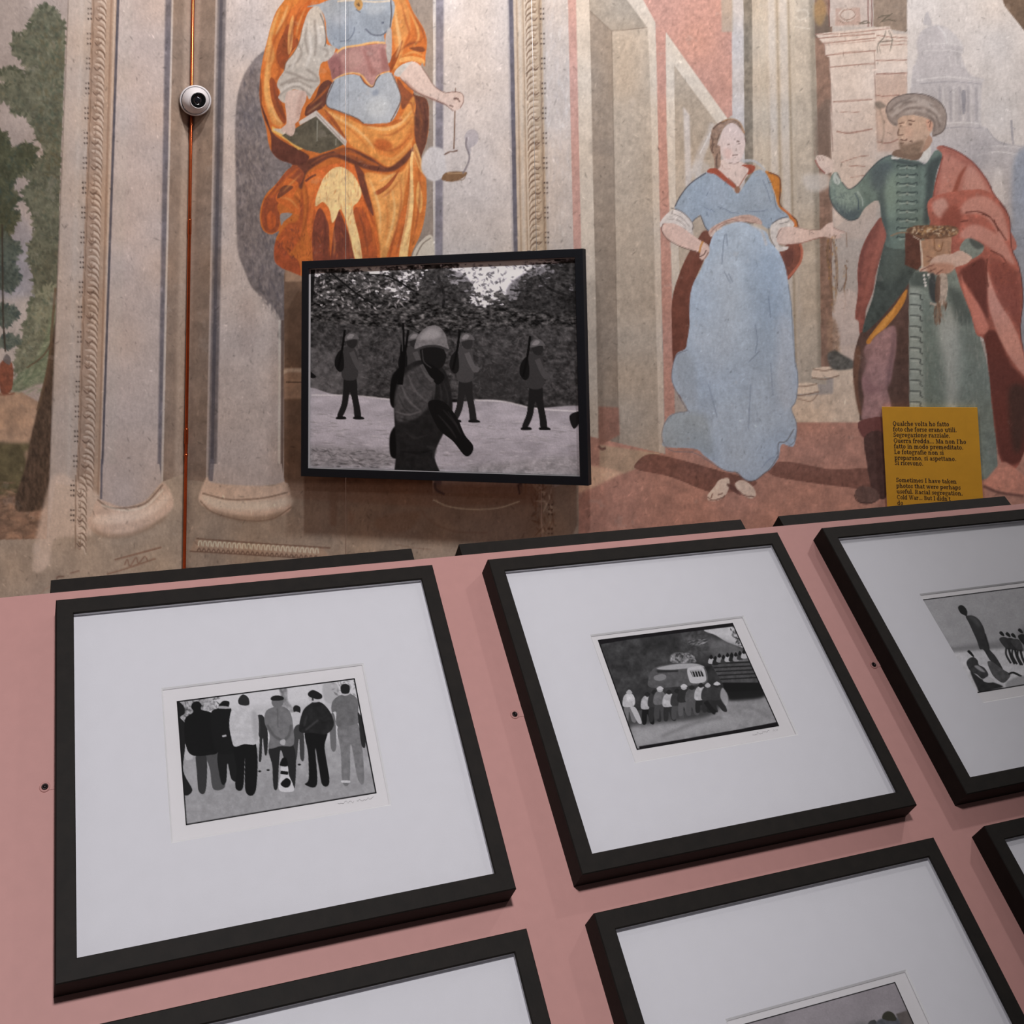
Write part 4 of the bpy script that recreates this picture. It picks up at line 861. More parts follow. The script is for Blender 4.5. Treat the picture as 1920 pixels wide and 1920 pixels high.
    for l in ([(790, 1700), (820, 1722), (880, 1705), (895, 1690)], [(970, 1660), (1010, 1692), (1070, 1700)], [(905, 1620), (950, 1650), (970, 1680)], [(850, 1690), (880, 1680)], [(820, 1680), (810, 1710)]):
        F.L(l, 7, (84, 52, 44), .8, .6)
    F.P([(905, 1625), (950, 1640), (990, 1690), (960, 1680), (920, 1650)], (78, 48, 42), .8, 1)
    F.off = (0., 0., 1.)


def turbaned_man(F):
    # ---- lower part first (enlargement from 1520,380 at 4.8)
    F.zoom(1520, 380, 4.8)
    # rope, chains and plants left of him
    for l, wd, c in (([(160, 330), (150, 460), (170, 640), (190, 800), (210, 990)], 22, (120, 88, 62)), ([(200, 330), (230, 500), (235, 700), (220, 920)], 26, (140, 112, 88)), ([(320, 270), (325, 400)], 14, (142, 112, 92)), ([(315, 560), (320, 680), (300, 780), (315, 880), (300, 960)], 14, (116, 80, 54)), ([(240, 760), (265, 800), (295, 740)], 8, (104, 90, 84))):
        F.L(l, wd, c, .75, .8, True, None, .3)
    F.dabs([(150, 330), (240, 330), (240, 900), (200, 990), (160, 700)], [(98, 66, 46), (170, 128, 74), (84, 58, 44)], 70, 40, 8, 1.5, .3, .8, 111)
    F.dabs([(290, 540), (335, 540), (330, 900), (290, 960)], [(98, 66, 46), (170, 128, 74)], 26, 30, 8, 1.5, .4, .8, 112)
    F.P([(200, 980), (260, 820), (420, 820), (440, 1200), (390, 1430), (300, 1400), (230, 1200)], (176, 156, 146), .8, 4)
    F.P([(150, 1040), (220, 1060), (260, 1240), (230, 1380), (160, 1340)], (138, 106, 84), .8, 3, True, None, .15, 113, 7)
    F.dabs([(190, 1050), (240, 1100), (270, 1300), (200, 1340)], [(96, 66, 52), (150, 116, 90)], 40, 36, 9, 1.2, .7, .6, 114)
    F.P([(150, 1370), (220, 1330), (290, 1370), (390, 1430), (385, 1490), (200, 1500)], (74, 74, 70), .9, 2, True, None, .2, 115, 6)
    # red cape left
    c1 = F.P([(640, 130), (690, 250), (690, 330), (640, 460), (590, 640), (560, 800), (500, 960), (490, 1050), (470, 1160), (440, 1180), (430, 1070), (400, 1040), (410, 920), (425, 800), (420, 640), (440, 480), (490, 340), (560, 220)], (140, 74, 62), 1, .7, True, None, .1, 116, 9)
    F.P([(640, 150), (680, 320), (600, 520), (540, 760), (480, 900), (450, 1040), (470, 880), (520, 640), (580, 400)], (166, 88, 72), .8, 3, clip=c1)
    F.P([(560, 240), (500, 400), (460, 600), (440, 800), (430, 640), (460, 440)], (110, 58, 52), .7, 3, clip=c1)
    # dark coat hem and leg
    F.P([(440, 1190), (480, 1150), (640, 1000), (830, 800), (890, 740), (890, 1840), (700, 1860), (460, 1960), (440, 1900), (400, 1700), (382, 1500), (400, 1330)], (82, 58, 50), 1, .8, True, None, .1, 117, 10)
    F.P([(480, 1320), (560, 1220), (680, 1130), (760, 1120), (770, 1300), (740, 1480), (720, 1600), (690, 1680), (720, 1800), (720, 1960), (470, 1960), (480, 1760), (460, 1600), (500, 1440)], (142, 102, 100), 1, 2, True, None, .09, 118, 8)
    F.P([(740, 1120), (770, 1200), (750, 1420), (720, 1600), (680, 1680), (690, 1500), (720, 1300)], (104, 74, 76), .7, 4)
    F.P([(480, 1540), (560, 1640), (660, 1660), (560, 1720), (480, 1700)], (118, 80, 82), .6, 5)
    F.P([(480, 1340), (540, 1300), (520, 1440), (480, 1560), (460, 1500)], (110, 78, 74), .7, 4)
    F.P([(400, 1330), (440, 1290), (450, 1400), (430, 1540), (430, 1700), (460, 1900), (430, 1880), (390, 1660), (385, 1500)], (104, 68, 50), .9, 2)
    # yellow lining
    F.P([(500, 1250), (560, 1160), (640, 1060), (740, 950), (860, 780), (850, 880), (780, 1000), (680, 1120), (580, 1200), (530, 1270)], (170, 116, 58), 1, .8, True, None, .06, 119, 8)
    F.P([(540, 1220), (620, 1110), (740, 960), (760, 960), (680, 1100), (600, 1180)], (194, 140, 74), .8, 1.5)
    # green coat, left dark flap
    G, GD, GL = (98, 112, 104), (66, 76, 72), (134, 144, 134)
    F.P([(690, 330), (860, 320), (1000, 560), (900, 700), (830, 800), (700, 960), (560, 1110), (470, 1170), (490, 1050), (560, 850), (600, 640), (640, 460)], GD, 1, .7, True, None, .12, 120, 10)
    F.P([(700, 360), (820, 350), (850, 520), (760, 700), (640, 700), (640, 540)], (84, 96, 88), .8, 8)
    # skirt of the coat
    c2 = F.P([(900, 680), (1020, 560), (1300, 600), (1380, 800), (1460, 1000), (1520, 1200), (1580, 1420), (1620, 1640), (1650, 1900), (1680, 2300), (1660, 2420), (1480, 2500), (900, 2420), (890, 1900), (885, 1300), (885, 800)], (102, 114, 106), 1, .8, True, None, .08, 121, 12)
    F.P([(1160, 1000), (1260, 900), (1340, 1100), (1340, 1400), (1320, 1700), (1300, 2100), (1220, 2100), (1220, 1700), (1180, 1400), (1130, 1200)], (142, 146, 138), .9, 12, clip=c2)
    F.P([(1240, 760), (1360, 820), (1460, 1060), (1340, 1100), (1270, 940)], (72, 82, 78), .8, 7, clip=c2)
    F.P([(1340, 1150), (1480, 1180), (1560, 1500), (1600, 1900), (1480, 1900), (1420, 1500)], (96, 106, 98), .8, 9, clip=c2)
    F.P([(1000, 900), (1080, 1000), (1160, 1300), (1200, 1700), (1200, 2200), (1020, 2200), (1000, 1500)], (88, 102, 94), .7, 9, clip=c2)
    F.P([(890, 780), (980, 770), (1000, 1000), (1010, 1400), (1015, 2200), (900, 2200)], (128, 138, 130), .85, 4, clip=c2)
    F.P([(900, 640), (1040, 620), (1060, 740), (960, 760), (890, 740)], (72, 84, 80), .9, 4, clip=c2)
    for i, yy in enumerate(range(820, 1900, 97)):                     # button loops
        F.L([(892, yy), (960, yy + 4), (990, yy + 12), (985, yy + 40), (1010, yy + 58)], 11, (56, 62, 60), .85, .5)
        F.L([(900, yy + 18), (970, yy + 22)], 9, (158, 166, 156), .6, .8)
    F.dabs([(1000, 900), (1460, 1100), (1600, 1900), (1020, 1900)], [(84, 98, 90), (126, 134, 126), (112, 116, 110), (140, 140, 132)], 260, 90, 13, 1.5, .15, .3, 122)
    # ---- upper part (enlargement from 1500,0 at 4.571)
    F.zoom(1500, 0, 4.571)
    c4 = F.P([(770, 1330), (880, 1360), (1010, 1380), (1080, 1400), (1160, 1290), (1230, 1320), (1180, 1450), (1150, 1600), (1130, 1800), (1120, 1960), (1100, 2120), (760, 2120), (740, 2000), (700, 1880), (670, 1720), (560, 1780), (500, 1870), (430, 1890), (350, 1840), (290, 1770), (255, 1680), (250, 1570), (280, 1490), (320, 1480), (360, 1560), (420, 1620), (500, 1570), (600, 1450), (680, 1370)], (102, 122, 112), 1, .7, True, None, .06, 141, 12)
    F.P([(260, 1560), (320, 1500), (400, 1620), (500, 1600), (520, 1700), (470, 1840), (380, 1850), (300, 1760)], (126, 146, 134), .85, 6, clip=c4)
    F.P([(270, 1720), (400, 1800), (520, 1780), (500, 1880), (400, 1890), (300, 1800)], (74, 86, 92), .85, 7, clip=c4)
    F.P([(600, 1450), (720, 1380), (800, 1420), (760, 1560), (680, 1640), (620, 1600)], (80, 92, 96), .8, 7, clip=c4)
    F.P([(700, 1600), (740, 1700), (740, 1900), (760, 2100), (720, 2000), (680, 1800), (660, 1700)], (70, 82, 82), .8, 5, clip=c4)
    F.P([(760, 1480), (840, 1500), (840, 1800), (780, 1900), (730, 1700)], (120, 142, 126), .8, 8, clip=c4)
    F.P([(1090, 1420), (1180, 1340), (1220, 1340), (1160, 1560), (1110, 1900), (1060, 1900), (1080, 1640)], (64, 74, 74), .85, 4, clip=c4)
    F.P([(780, 1340), (880, 1370), (1060, 1400), (1060, 1420), (900, 1410), (800, 1380)], (70, 80, 80), .9, 3, clip=c4)
    F.L([(250, 1560), (256, 1690), (300, 1790), (380, 1868), (440, 1890), (500, 1868)], 9, (60, 66, 72), .8, .7)
    F.L([(360, 1560), (420, 1620), (500, 1572), (600, 1452), (700, 1365), (790, 1325)], 9, (66, 70, 76), .75, .7)
    F.L([(490, 1640), (530, 1700), (540, 1770)], 12, (162, 178, 170), .7, 1)
    F.L([(470, 1650), (500, 1720), (500, 1800)], 10, (66, 84, 96), .8, 1)
    F.dabs([(280, 1540), (400, 1640), (480, 1700), (420, 1850), (300, 1760)], [(138, 158, 146), (96, 116, 112), (70, 84, 90)], 90, 46, 12, 1.0, .5, .45, 142)
    for i, yy in enumerate(range(1420, 2080, 76)):                    # frogging
        for sx in (-1, 1):
            cx = 918
            F.L([(cx, yy), (cx + sx * 50, yy + 4), (cx + sx * 80, yy - 6), (cx + sx * 90, yy + 16)], 10, (52, 64, 64), .85, .5)
            F.L([(cx + sx * 10, yy + 18), (cx + sx * 70, yy + 24)], 12, (156, 172, 158), .6, .9)
        F.P([(cx - 12, yy + 14), (cx, yy), (cx + 12, yy + 14), (cx, yy + 28)], (140, 150, 134), .9, .5)
        F.L([(cx - 10, yy + 24), (cx + 10, yy + 26)], 6, (48, 58, 58), .8, .4)
    # red cloak over the shoulder
    c5 = F.P([(1170, 1270), (1220, 1248), (1330, 1290), (1480, 1390), (1600, 1540), (1660, 1660), (1760, 1800), (1800, 1960), (1810, 2160), (1120, 2160), (1115, 1900), (1130, 1760), (1160, 1560), (1220, 1340)], (178, 98, 82), 1, .7, True, None, .06, 143, 12)
    F.P([(1230, 1330), (1400, 1400), (1440, 1460), (1380, 1560), (1330, 1700), (1240, 1840), (1180, 1820), (1200, 1560)], (196, 122, 104), .85, 5, clip=c5)
    F.P([(1450, 1420), (1540, 1500), (1620, 1660), (1600, 1760), (1480, 1700), (1380, 1720), (1400, 1560)], (200, 134, 118), .85, 5, clip=c5)
    F.P([(1430, 1420), (1380, 1540), (1330, 1690), (1240, 1860), (1190, 1890), (1290, 1680), (1360, 1500)], (146, 66, 48), .8, 2, clip=c5)
    F.P([(1300, 1760), (1440, 1680), (1540, 1740), (1580, 1860), (1440, 1900), (1340, 1960), (1240, 1960)], (168, 82, 58), .8, 4, clip=c5)
    F.L([(1380, 1850), (1480, 1830), (1600, 1840), (1680, 1890)], 13, (124, 66, 46), .8, .9)
    F.L([(1220, 1250), (1340, 1294), (1480, 1390), (1600, 1540), (1660, 1660), (1770, 1810), (1800, 1960)], 12, (126, 52, 44), .8, .8)
    F.L([(1225, 1340), (1165, 1560), (1135, 1760), (1120, 1960)], 12, (150, 66, 52), .8, .8)
    # collar, face, beard
    F.P([(790, 1340), (850, 1350), (840, 1365), (785, 1360)], (206, 200, 190), 1, .6)
    F.P([(1010, 1360), (1060, 1290), (1115, 1255), (1120, 1320), (1080, 1390)], (206, 200, 190), 1, .7)
    F.P([(790, 1330), (840, 1280), (1000, 1300), (1060, 1290), (1010, 1370), (900, 1360)], (130, 98, 78), 1, .8)
    F.P([(1050, 1120), (1130, 1180), (1120, 1240), (1060, 1300), (1000, 1290)], (178, 134, 108), 1, .8)
    F.P([(832, 1000), (950, 985), (1090, 1010), (1140, 1040), (1140, 1110), (1090, 1180), (1040, 1290), (960, 1330), (870, 1290), (852, 1220), (838, 1160), (845, 1090)], (196, 158, 132), 1, .7, True, None, .04, 144, 8)
    F.P([(850, 1210), (900, 1240), (980, 1220), (1060, 1200), (1040, 1290), (980, 1345), (900, 1340), (860, 1290)], (134, 104, 82), .9, 3, True, None, .1, 145, 6)
    F.P([(1080, 1040), (1110, 1010), (1140, 1040), (1130, 1110), (1100, 1120)], (204, 150, 124), 1, .7)
    for l, wd in (([(925, 1030), (985, 1040)], 10), ([(930, 1062), (960, 1068)], 16), ([(845, 1060), (890, 1050)], 10), ([(855, 1080), (870, 1078)], 14), ([(850, 1100), (838, 1150), (860, 1160), (890, 1150)], 9), ([(860, 1195), (900, 1205), (920, 1190)], 14), ([(860, 1230), (890, 1225)], 8), ([(1095, 1050), (1120, 1040), (1110, 1090)], 8), ([(940, 1210), (965, 1215)], 10)):
        F.L(l, wd, (94, 60, 48), .75, .5)
    F.P([(900, 1090), (960, 1100), (960, 1180), (900, 1170)], (208, 160, 134), .6, 4)
    # turban
    c6 = F.P([(735, 960), (750, 900), (800, 840), (880, 812), (960, 802), (1080, 815), (1180, 860), (1240, 930), (1256, 1030), (1230, 1120), (1180, 1160), (1130, 1165), (1140, 1060), (1080, 1012), (960, 985), (850, 1010), (830, 1080), (770, 1050)], (150, 132, 122), 1, .7, True, None, .06, 146, 8)
    for l in ([(800, 930), (900, 860), (1020, 850), (1140, 900)], [(830, 980), (930, 910), (1060, 900), (1180, 960)], [(900, 970), (1000, 940), (1120, 970), (1200, 1040)], [(780, 1000), (850, 930)], [(1000, 870), (1100, 900), (1200, 1000)]):
        F.L(l, 26, (188, 172, 162), .6, 2, clip=c6)
    for l in ([(760, 960), (830, 890), (950, 840)], [(820, 1000), (920, 930), (1040, 930)], [(1080, 940), (1160, 990), (1200, 1090)], [(880, 880), (960, 870)], [(740, 940), (760, 1020), (830, 1075)], [(1100, 1000), (1150, 1040), (1150, 1130)]):
        F.L(l, 16, (104, 88, 80), .6, 1.6, clip=c6)
    F.L([(735, 960), (755, 890), (830, 830), (960, 803), (1090, 817), (1190, 868), (1245, 945), (1254, 1040), (1225, 1125), (1140, 1165)], 8, (82, 68, 64), .75, .6)
    F.zoom(1520, 380, 4.8)
    # red cloak right
    RD, RL, RK = (162, 84, 68), (196, 128, 112), (112, 52, 46)
    c3 = F.P([(1080, -40), (1500, -120), (1650, -60), (1720, 20), (1790, 140), (1810, 400), (1870, 560), (1900, 700), (1910, 900), (1890, 1150), (1930, 1400), (2000, 1700), (1990, 2000), (1900, 2300), (1820, 2400), (1700, 2300), (1640, 1900), (1600, 1500), (1560, 1240), (1490, 1180), (1440, 1000), (1350, 760), (1300, 600), (1220, 450), (1090, 210)], RD, 1, .7, True, None, .09, 123, 12)
    F.P([(1560, 1190), (1660, 1150), (1720, 1260), (1800, 1450), (1900, 1560), (2000, 1700), (1990, 2040), (1900, 2320), (1720, 2320), (1640, 1900), (1590, 1500)], (96, 46, 38), 1, 3, clip=c3)
    F.P([(1780, 1700), (1900, 1640), (1960, 1800), (1900, 2200), (1820, 2200)], (64, 42, 36), .9, 6, clip=c3)
    F.P([(1340, 620), (1420, 560), (1560, 500), (1590, 700), (1590, 900), (1600, 1050), (1500, 900), (1420, 760), (1360, 700)], (108, 52, 44), .95, 3, clip=c3)
    F.P([(1350, 640), (1400, 760), (1500, 900), (1570, 1040), (1600, 1120), (1570, 1180), (1500, 1160), (1440, 980), (1380, 800)], (194, 112, 94), .95, 1.6, clip=c3)
    F.P([(1590, 620), (1640, 760), (1700, 900), (1790, 1040), (1860, 1180), (1900, 1300), (1960, 1500), (1930, 1560), (1800, 1400), (1700, 1220), (1640, 1060), (1600, 900)], (190, 126, 110), .95, 1.6, clip=c3)
    F.P([(1600, 580), (1700, 520), (1850, 640), (1890, 900), (1880, 1150), (1800, 1000), (1700, 860)], (140, 68, 56), .9, 4, clip=c3)
    F.P([(1330, 100), (1400, -20), (1560, -60), (1700, 40), (1760, 180), (1780, 330), (1700, 320), (1640, 200), (1540, 110), (1400, 100)], RL, .9, 3, clip=c3)
    F.P([(1340, 300), (1400, 220), (1500, 200), (1640, 260), (1740, 340), (1800, 460), (1840, 560), (1740, 500), (1600, 400), (1500, 340), (1400, 330)], RL, .9, 3, clip=c3)
    F.P([(1100, 0), (1200, -40), (1240, 60), (1180, 140), (1110, 90)], (202, 142, 126), .9, 3, clip=c3)
    F.P([(1200, 80), (1300, 20), (1360, 100), (1330, 240), (1240, 300), (1170, 180)], (150, 70, 54), .9, 4, clip=c3)
    for l in ([(1390, 90), (1500, 80), (1600, 120), (1680, 220), (1760, 340)], [(1650, 150), (1690, 260)], [(1590, 500), (1580, 620), (1600, 760)], [(1620, 430), (1720, 480), (1760, 540)], [(1540, 100), (1620, 130)], [(1350, 170), (1420, 160)]):
        F.L(l, 13, (108, 52, 42), .8, .8)
    F.L([(1700, 0), (1790, 140), (1808, 400), (1872, 560), (1905, 740), (1908, 920), (1888, 1150), (1930, 1400)], 9, (84, 42, 40), .7, .8)
    F.dabs([(1600, 560), (1850, 620), (1880, 1100), (1700, 900)], [(120, 54, 44), (176, 84, 58)], 90, 40, 9, 1.2, .4, .4, 124)
    # chest casket in his hands
    F.P([(850, 260), (1000, 320), (1000, 560), (960, 610), (850, 560)], (98, 58, 46), 1, .8, False, None, .08, 125, 8)
    F.P([(990, 340), (1270, 300), (1260, 460), (1180, 560), (1000, 580)], (168, 126, 98), 1, .8, False, None, .06, 126, 8)
    F.P([(860, 250), (960, 205), (1150, 205), (1300, 215), (1330, 270), (1260, 310), (1060, 330), (960, 310)], (120, 84, 60), 1, .8, True, None, .2, 127, 6)
    F.dabs([(880, 250), (1000, 215), (1300, 225), (1300, 280), (1060, 310)], [(186, 150, 110), (84, 54, 40), (206, 184, 152), (150, 110, 70)], 110, 34, 16, .2, .8, .85, 128)
    F.L([(985, 340), (1000, 460), (1005, 590)], 14, (206, 190, 172), .9, .6, False)
    F.L([(920, 300), (1000, 345)], 9, (210, 194, 172), .8, .5)
    F.L([(1110, 330), (1120, 420), (1170, 430), (1190, 350)], 12, (120, 80, 52), .7, 1)
    F.L([(1150, 380), (1165, 400)], 12, (214, 180, 120), .8, .8)
    F.L([(720, 300), (800, 270), (870, 270)], 14, (150, 116, 84), .8, .8)
    # cuff and hand
    F.P([(1340, 420), (1380, 340), (1430, 320), (1520, 360), (1560, 400), (1530, 460), (1440, 510), (1400, 470)], (122, 132, 122), 1, .8, True, None, .08, 129, 8)
    F.P([(1430, 320), (1500, 345), (1560, 390), (1500, 420), (1440, 370)], (70, 76, 72), .8, 2)
    F.P([(1100, 500), (1170, 470), (1270, 460), (1340, 430), (1410, 460), (1450, 500), (1400, 550), (1310, 580), (1250, 630), (1140, 650), (1060, 620), (985, 620), (980, 595), (1060, 560)], (196, 160, 142), 1, .7, True, None, .03, 130, 8)
    F.P([(1060, 560), (1200, 540), (1300, 570), (1240, 640), (1140, 650), (1050, 625)], (168, 112, 88), .7, 3)
    for l in ([(1040, 480), (1090, 500), (1060, 530)], [(985, 615), (1060, 575), (1110, 560)], [(1060, 625), (1130, 590)], [(1130, 645), (1190, 600)]):
        F.L(l, 10, (116, 70, 56), .8, .6)
    # pearls and tassel
    for x, y in ((1020, 655), (1025, 690), (1030, 720), (1035, 745), (1060, 650), (1075, 675), (1095, 700), (1110, 720)):
        F.P([(x - 13, y), (x, y - 13), (x + 13, y), (x, y + 13)], (206, 204, 200), .95, .4)
    F.P([(1080, 640), (1120, 660), (1140, 880), (1090, 880), (1060, 760)], (52, 56, 58), .85, 1.4)
    F.P([(1160, 660), (1220, 650), (1235, 740), (1215, 880), (1160, 910)], (172, 152, 136), .95, 1, True, None, .12, 131, 5)
    F.P([(1130, 680), (1165, 670), (1160, 880), (1120, 880)], (104, 72, 58), .8, 1.2)
    F.L([(1075, 905), (1140, 920), (1220, 905)], 18, (176, 158, 142), .9, .8)
    F.dabs([(1120, 910), (1220, 910), (1210, 1010), (1120, 1100)], [(120, 84, 62), (84, 62, 50), (142, 108, 82)], 60, 90, 12, 1.6, .2, .7, 132)
    # boots
    F.zoom(1500, 380, 3.2)
    F.P([(360, 1310), (500, 1290), (510, 1400), (400, 1420), (355, 1370)], (98, 54, 50), 1, 1.2)
    F.P([(390, 1400), (510, 1400), (522, 1750), (450, 1760), (425, 1700), (400, 1560)], (66, 44, 40), 1, 1.2, True, None, .1, 133, 8)
    F.P([(330, 1740), (370, 1700), (450, 1720), (480, 1770), (430, 1805), (360, 1800)], (80, 58, 52), 1, .9, True, None, .08, 134, 7)
    F.L([(325, 1750), (345, 1790), (400, 1806), (450, 1795)], 7, (54, 36, 32), .8, .6)
    F.P([(1210, 1560), (1270, 1580), (1344, 1640), (1400, 1700), (1400, 1760), (1300, 1760), (1200, 1740), (1110, 1700), (1120, 1660)], (150, 98, 82), 1, 1.5, True, None, .08, 135, 8)
    F.L([(1100, 1700), (1200, 1740), (1344, 1760)], 16, (70, 44, 40), .8, 1.4)
    # far hand with plaster patch
    F.zoom(1500, 0, 4.571)
    F.P([(20, 1510), (140, 1490), (240, 1495), (250, 1590), (170, 1640), (60, 1620)], (196, 184, 172), .85, 4)
    F.P([(140, 1340), (190, 1330), (270, 1370), (280, 1460), (220, 1490), (170, 1440), (140, 1390)], (210, 184, 170), 1, .8)
    F.L([(130, 1370), (160, 1430), (215, 1485)], 11, (150, 70, 60), .85, .6)
    for l in ([(150, 1340), (175, 1380)], [(185, 1340), (200, 1375)], [(130, 1330), (120, 1290)]):
        F.L(l, 6, (140, 104, 92), .7, .5)
    F.P([(285, 1500), (310, 1480), (345, 1540), (330, 1580), (290, 1560)], (180, 190, 184), .9, 1)
    F.L([(315, 1490), (345, 1530)], 8, (70, 66, 66), .8, .5)
    F.off = (0., 0., 1.)


def lower_wall(F):
    """pedestals and frieze along the foot of the back wall"""
    F.P([(330, 896), (395, 905), (540, 905), (545, 920), (830, 925), (1010, 925), (1075, 900), (1085, 905), (1085, 1340), (330, 1340)], (112, 98, 84), 1, 1.2, False, 970, .06, 151, 24)
    F.P([(540, 905), (1040, 910), (1040, 945), (800, 950), (545, 935)], (112, 90, 74), .8, 4, False, 925)
    F.P([(394, 870), (528, 870), (534, 906), (470, 914), (392, 906)], (207, 191, 183), 1, 0, False, 60, .03, 33, 26)
    F.L([(398, 860), (395, 902)], 8, (92, 88, 96), .8, .8, False, 700)
    F.zoom(0, 440, 2.743)
    F.P([(1065, 1245), (1090, 1275), (1250, 1290), (1400, 1290), (1470, 1275), (1500, 1370), (1485, 1425), (1400, 1460), (1300, 1470), (1150, 1445), (1050, 1400), (1022, 1350)], (150, 128, 110), 1, 1.4, True, None, .05, 152, 12)
    F.P([(1040, 1340), (1200, 1370), (1400, 1365), (1490, 1350), (1490, 1390), (1300, 1420), (1100, 1400)], (166, 146, 130), .7, 5)
    F.P([(1040, 1390), (1150, 1430), (1320, 1450), (1470, 1420), (1400, 1464), (1300, 1473), (1150, 1450)], (94, 76, 60), .75, 4)
    F.L([(1040, 1330), (1180, 1362), (1350, 1355), (1480, 1325)], 9, (100, 80, 66), .75, 1)
    F.L([(1030, 1370), (1100, 1430), (1260, 1470), (1400, 1462), (1500, 1400)], 7, (92, 72, 58), .7, .8)
    F.P([(1005, 1565), (1660, 1608), (1700, 1665), (975, 1630)], (120, 98, 80), .8, 1.5, False)
    F.L([(1010, 1563), (1300, 1585), (1700, 1612)], 7, (78, 56, 44), .8, .5)
    F.L([(975, 1628), (1300, 1648), (1700, 1672)], 7, (78, 56, 44), .8, .5)
    F.L([(945, 1712), (1060, 1720), (1120, 1722)], 7, (82, 60, 48), .7, .5)
    x = 1020
    while x < 1640:
        yy = 1570 + (x - 1020) * .066
        F.L([(x, yy + 32), (x + 4, yy + 8), (x + 14, yy + 6), (x + 18, yy + 30)], 6, (168, 148, 128), .8, .5)
        F.L([(x - 6, yy + 58), (x + 4, yy + 42), (x + 14, yy + 60)], 6, (70, 50, 40), .75, .5)
        x += 25
    F.zoom(540, 440, 3.2)
    # blocks and curved base below the hanging picture
    F.P([(250, 1540), (300, 1540), (290, 1750), (250, 1745)], (104, 82, 66), .7, 3, False)
    F.P([(360, 1640), (400, 1680), (390, 1740), (358, 1730)], (112, 90, 74), .6, 3, False)
    F.P([(540, 1700), (780, 1660), (760, 1740), (680, 1790), (545, 1770)], (108, 86, 68), .6, 5)
    F.L([(880, 1490), (890, 1530), (940, 1560)], 16, (66, 56, 56), .8, 1)
    F.L([(1380, 1500), (1390, 1560)], 10, (60, 50, 52), .8, 1)
    F.L([(870, 1590), (960, 1630), (1100, 1648), (1260, 1640), (1390, 1600)], 9, (178, 152, 130), .8, 1)
    F.L([(790, 1640), (860, 1720), (1000, 1780), (1200, 1790)], 8, (100, 80, 66), .6, 1.4)
    F.L([(640, 1860), (760, 1880), (860, 1890)], 7, (96, 76, 62), .6, 1)
    F.dabs([(1460, 1490), (1580, 1490), (1590, 1800), (1500, 1800)], [(108, 82, 64), (84, 58, 44), (168, 146, 126)], 70, 60, 12, 1.3, .6, .6, 153)
    F.off = (0., 0., 1.)
    for y in (985, 1030, 1076):
        for j in range(3):
            for e in (-3, 3):
                F.P([(1032 + e - 1.5, y - 40 + j * 9), (1032 + e + 1.5, y - 40 + j * 9), (1032 + e + 1.5, y - 37 + j * 9), (1032 + e - 1.5, y - 37 + j * 9)], (60, 42, 36), .8, 0, True, y)


def age(F, seed, sat=.72):
    """wear of old plaster: muted pigments, mottling, scuffs, hairlines"""
    h, w = F.h, F.w
    g0 = (F.a @ np.array([.3, .59, .11], np.float32))[..., None]
    warm = (np.clip((F.a[..., 0] - F.a[..., 2] - 62) / 45., 0, 1) * np.clip((F.a[..., 1] - F.a[..., 2] - 18) / 24., 0, 1))[..., None]   # earth reds keep their strength
    F.a = g0 + (F.a - g0) * (sat + (1. - sat) * warm)
    n = 1 + .03 * fbm(h, w, 40, seed, 4) + .035 * fbm(h, w, 9, seed + 3, 3, 3) + .03 * fbm(h, w, 3, seed + 4, 2) + .03 * noise(h, w, 1.3, seed + 9)
    F.a *= n[..., None]
    tint = noise(h, w, 70, seed + 13)[..., None] * .02
    F.a *= 1 + tint * np.array([1, 0, -1.2], np.float32)
    loss = np.clip((fbm(h, w, 30, seed + 5, 5) - .8) * 2, 0, .14)[..., None]
    F.a += (np.array([206, 196, 190], np.float32) - F.a) * loss
    fd = F.fade; F.fade = False
    R = np.random.RandomState(seed + 40)
    for k in range(3000):                              # small scuffs and brush hairs
        x = F.x0 + R.rand() * w / F.res; y = F.y0 + 120 + R.rand() * (h / F.res - 240)
        i, j = int((y - F.y0) * F.res), int((x - F.x0) * F.res)
        c = F.a[i, j] * (.66 if R.rand() < .62 else 1.28)
        an = R.randn() * .7 + 1.4; l = 2 + 6 * R.rand() ** 2; wd = .8 + 1.1 * R.rand()
        dx, dy = math.cos(an), math.sin(an)
        F.P([(x - dx * l, y - dy * l), (x - dy * wd, y + dx * wd), (x + dx * l, y + dy * l), (x + dy * wd, y - dx * wd)], c, .2 + .4 * R.rand(), 0, False, 0)
    F.fade = fd
    np.clip(F.a, 0, 255, out=F.a)
    return F


# ------------------------------------------------------------------ black and white prints
def g(v, t=(1.0, .985, 1.0)):
    return (v * t[0], v * t[1], v * t[2])


def grain(F, amt, seed, lift=1.):
    v = np.clip(F.a, 0, 255) / 255. * lift
    F.a = 255. * (v if lift == 1. else v ** 1.22)
    F.a *= 1 + amt * noise(F.h, F.w, 1.6, seed)[..., None] + amt * .6 * noise(F.h, F.w, 3.5, seed + 1)[..., None]
    np.clip(F.a, 0, 255, out=F.a)
    return F


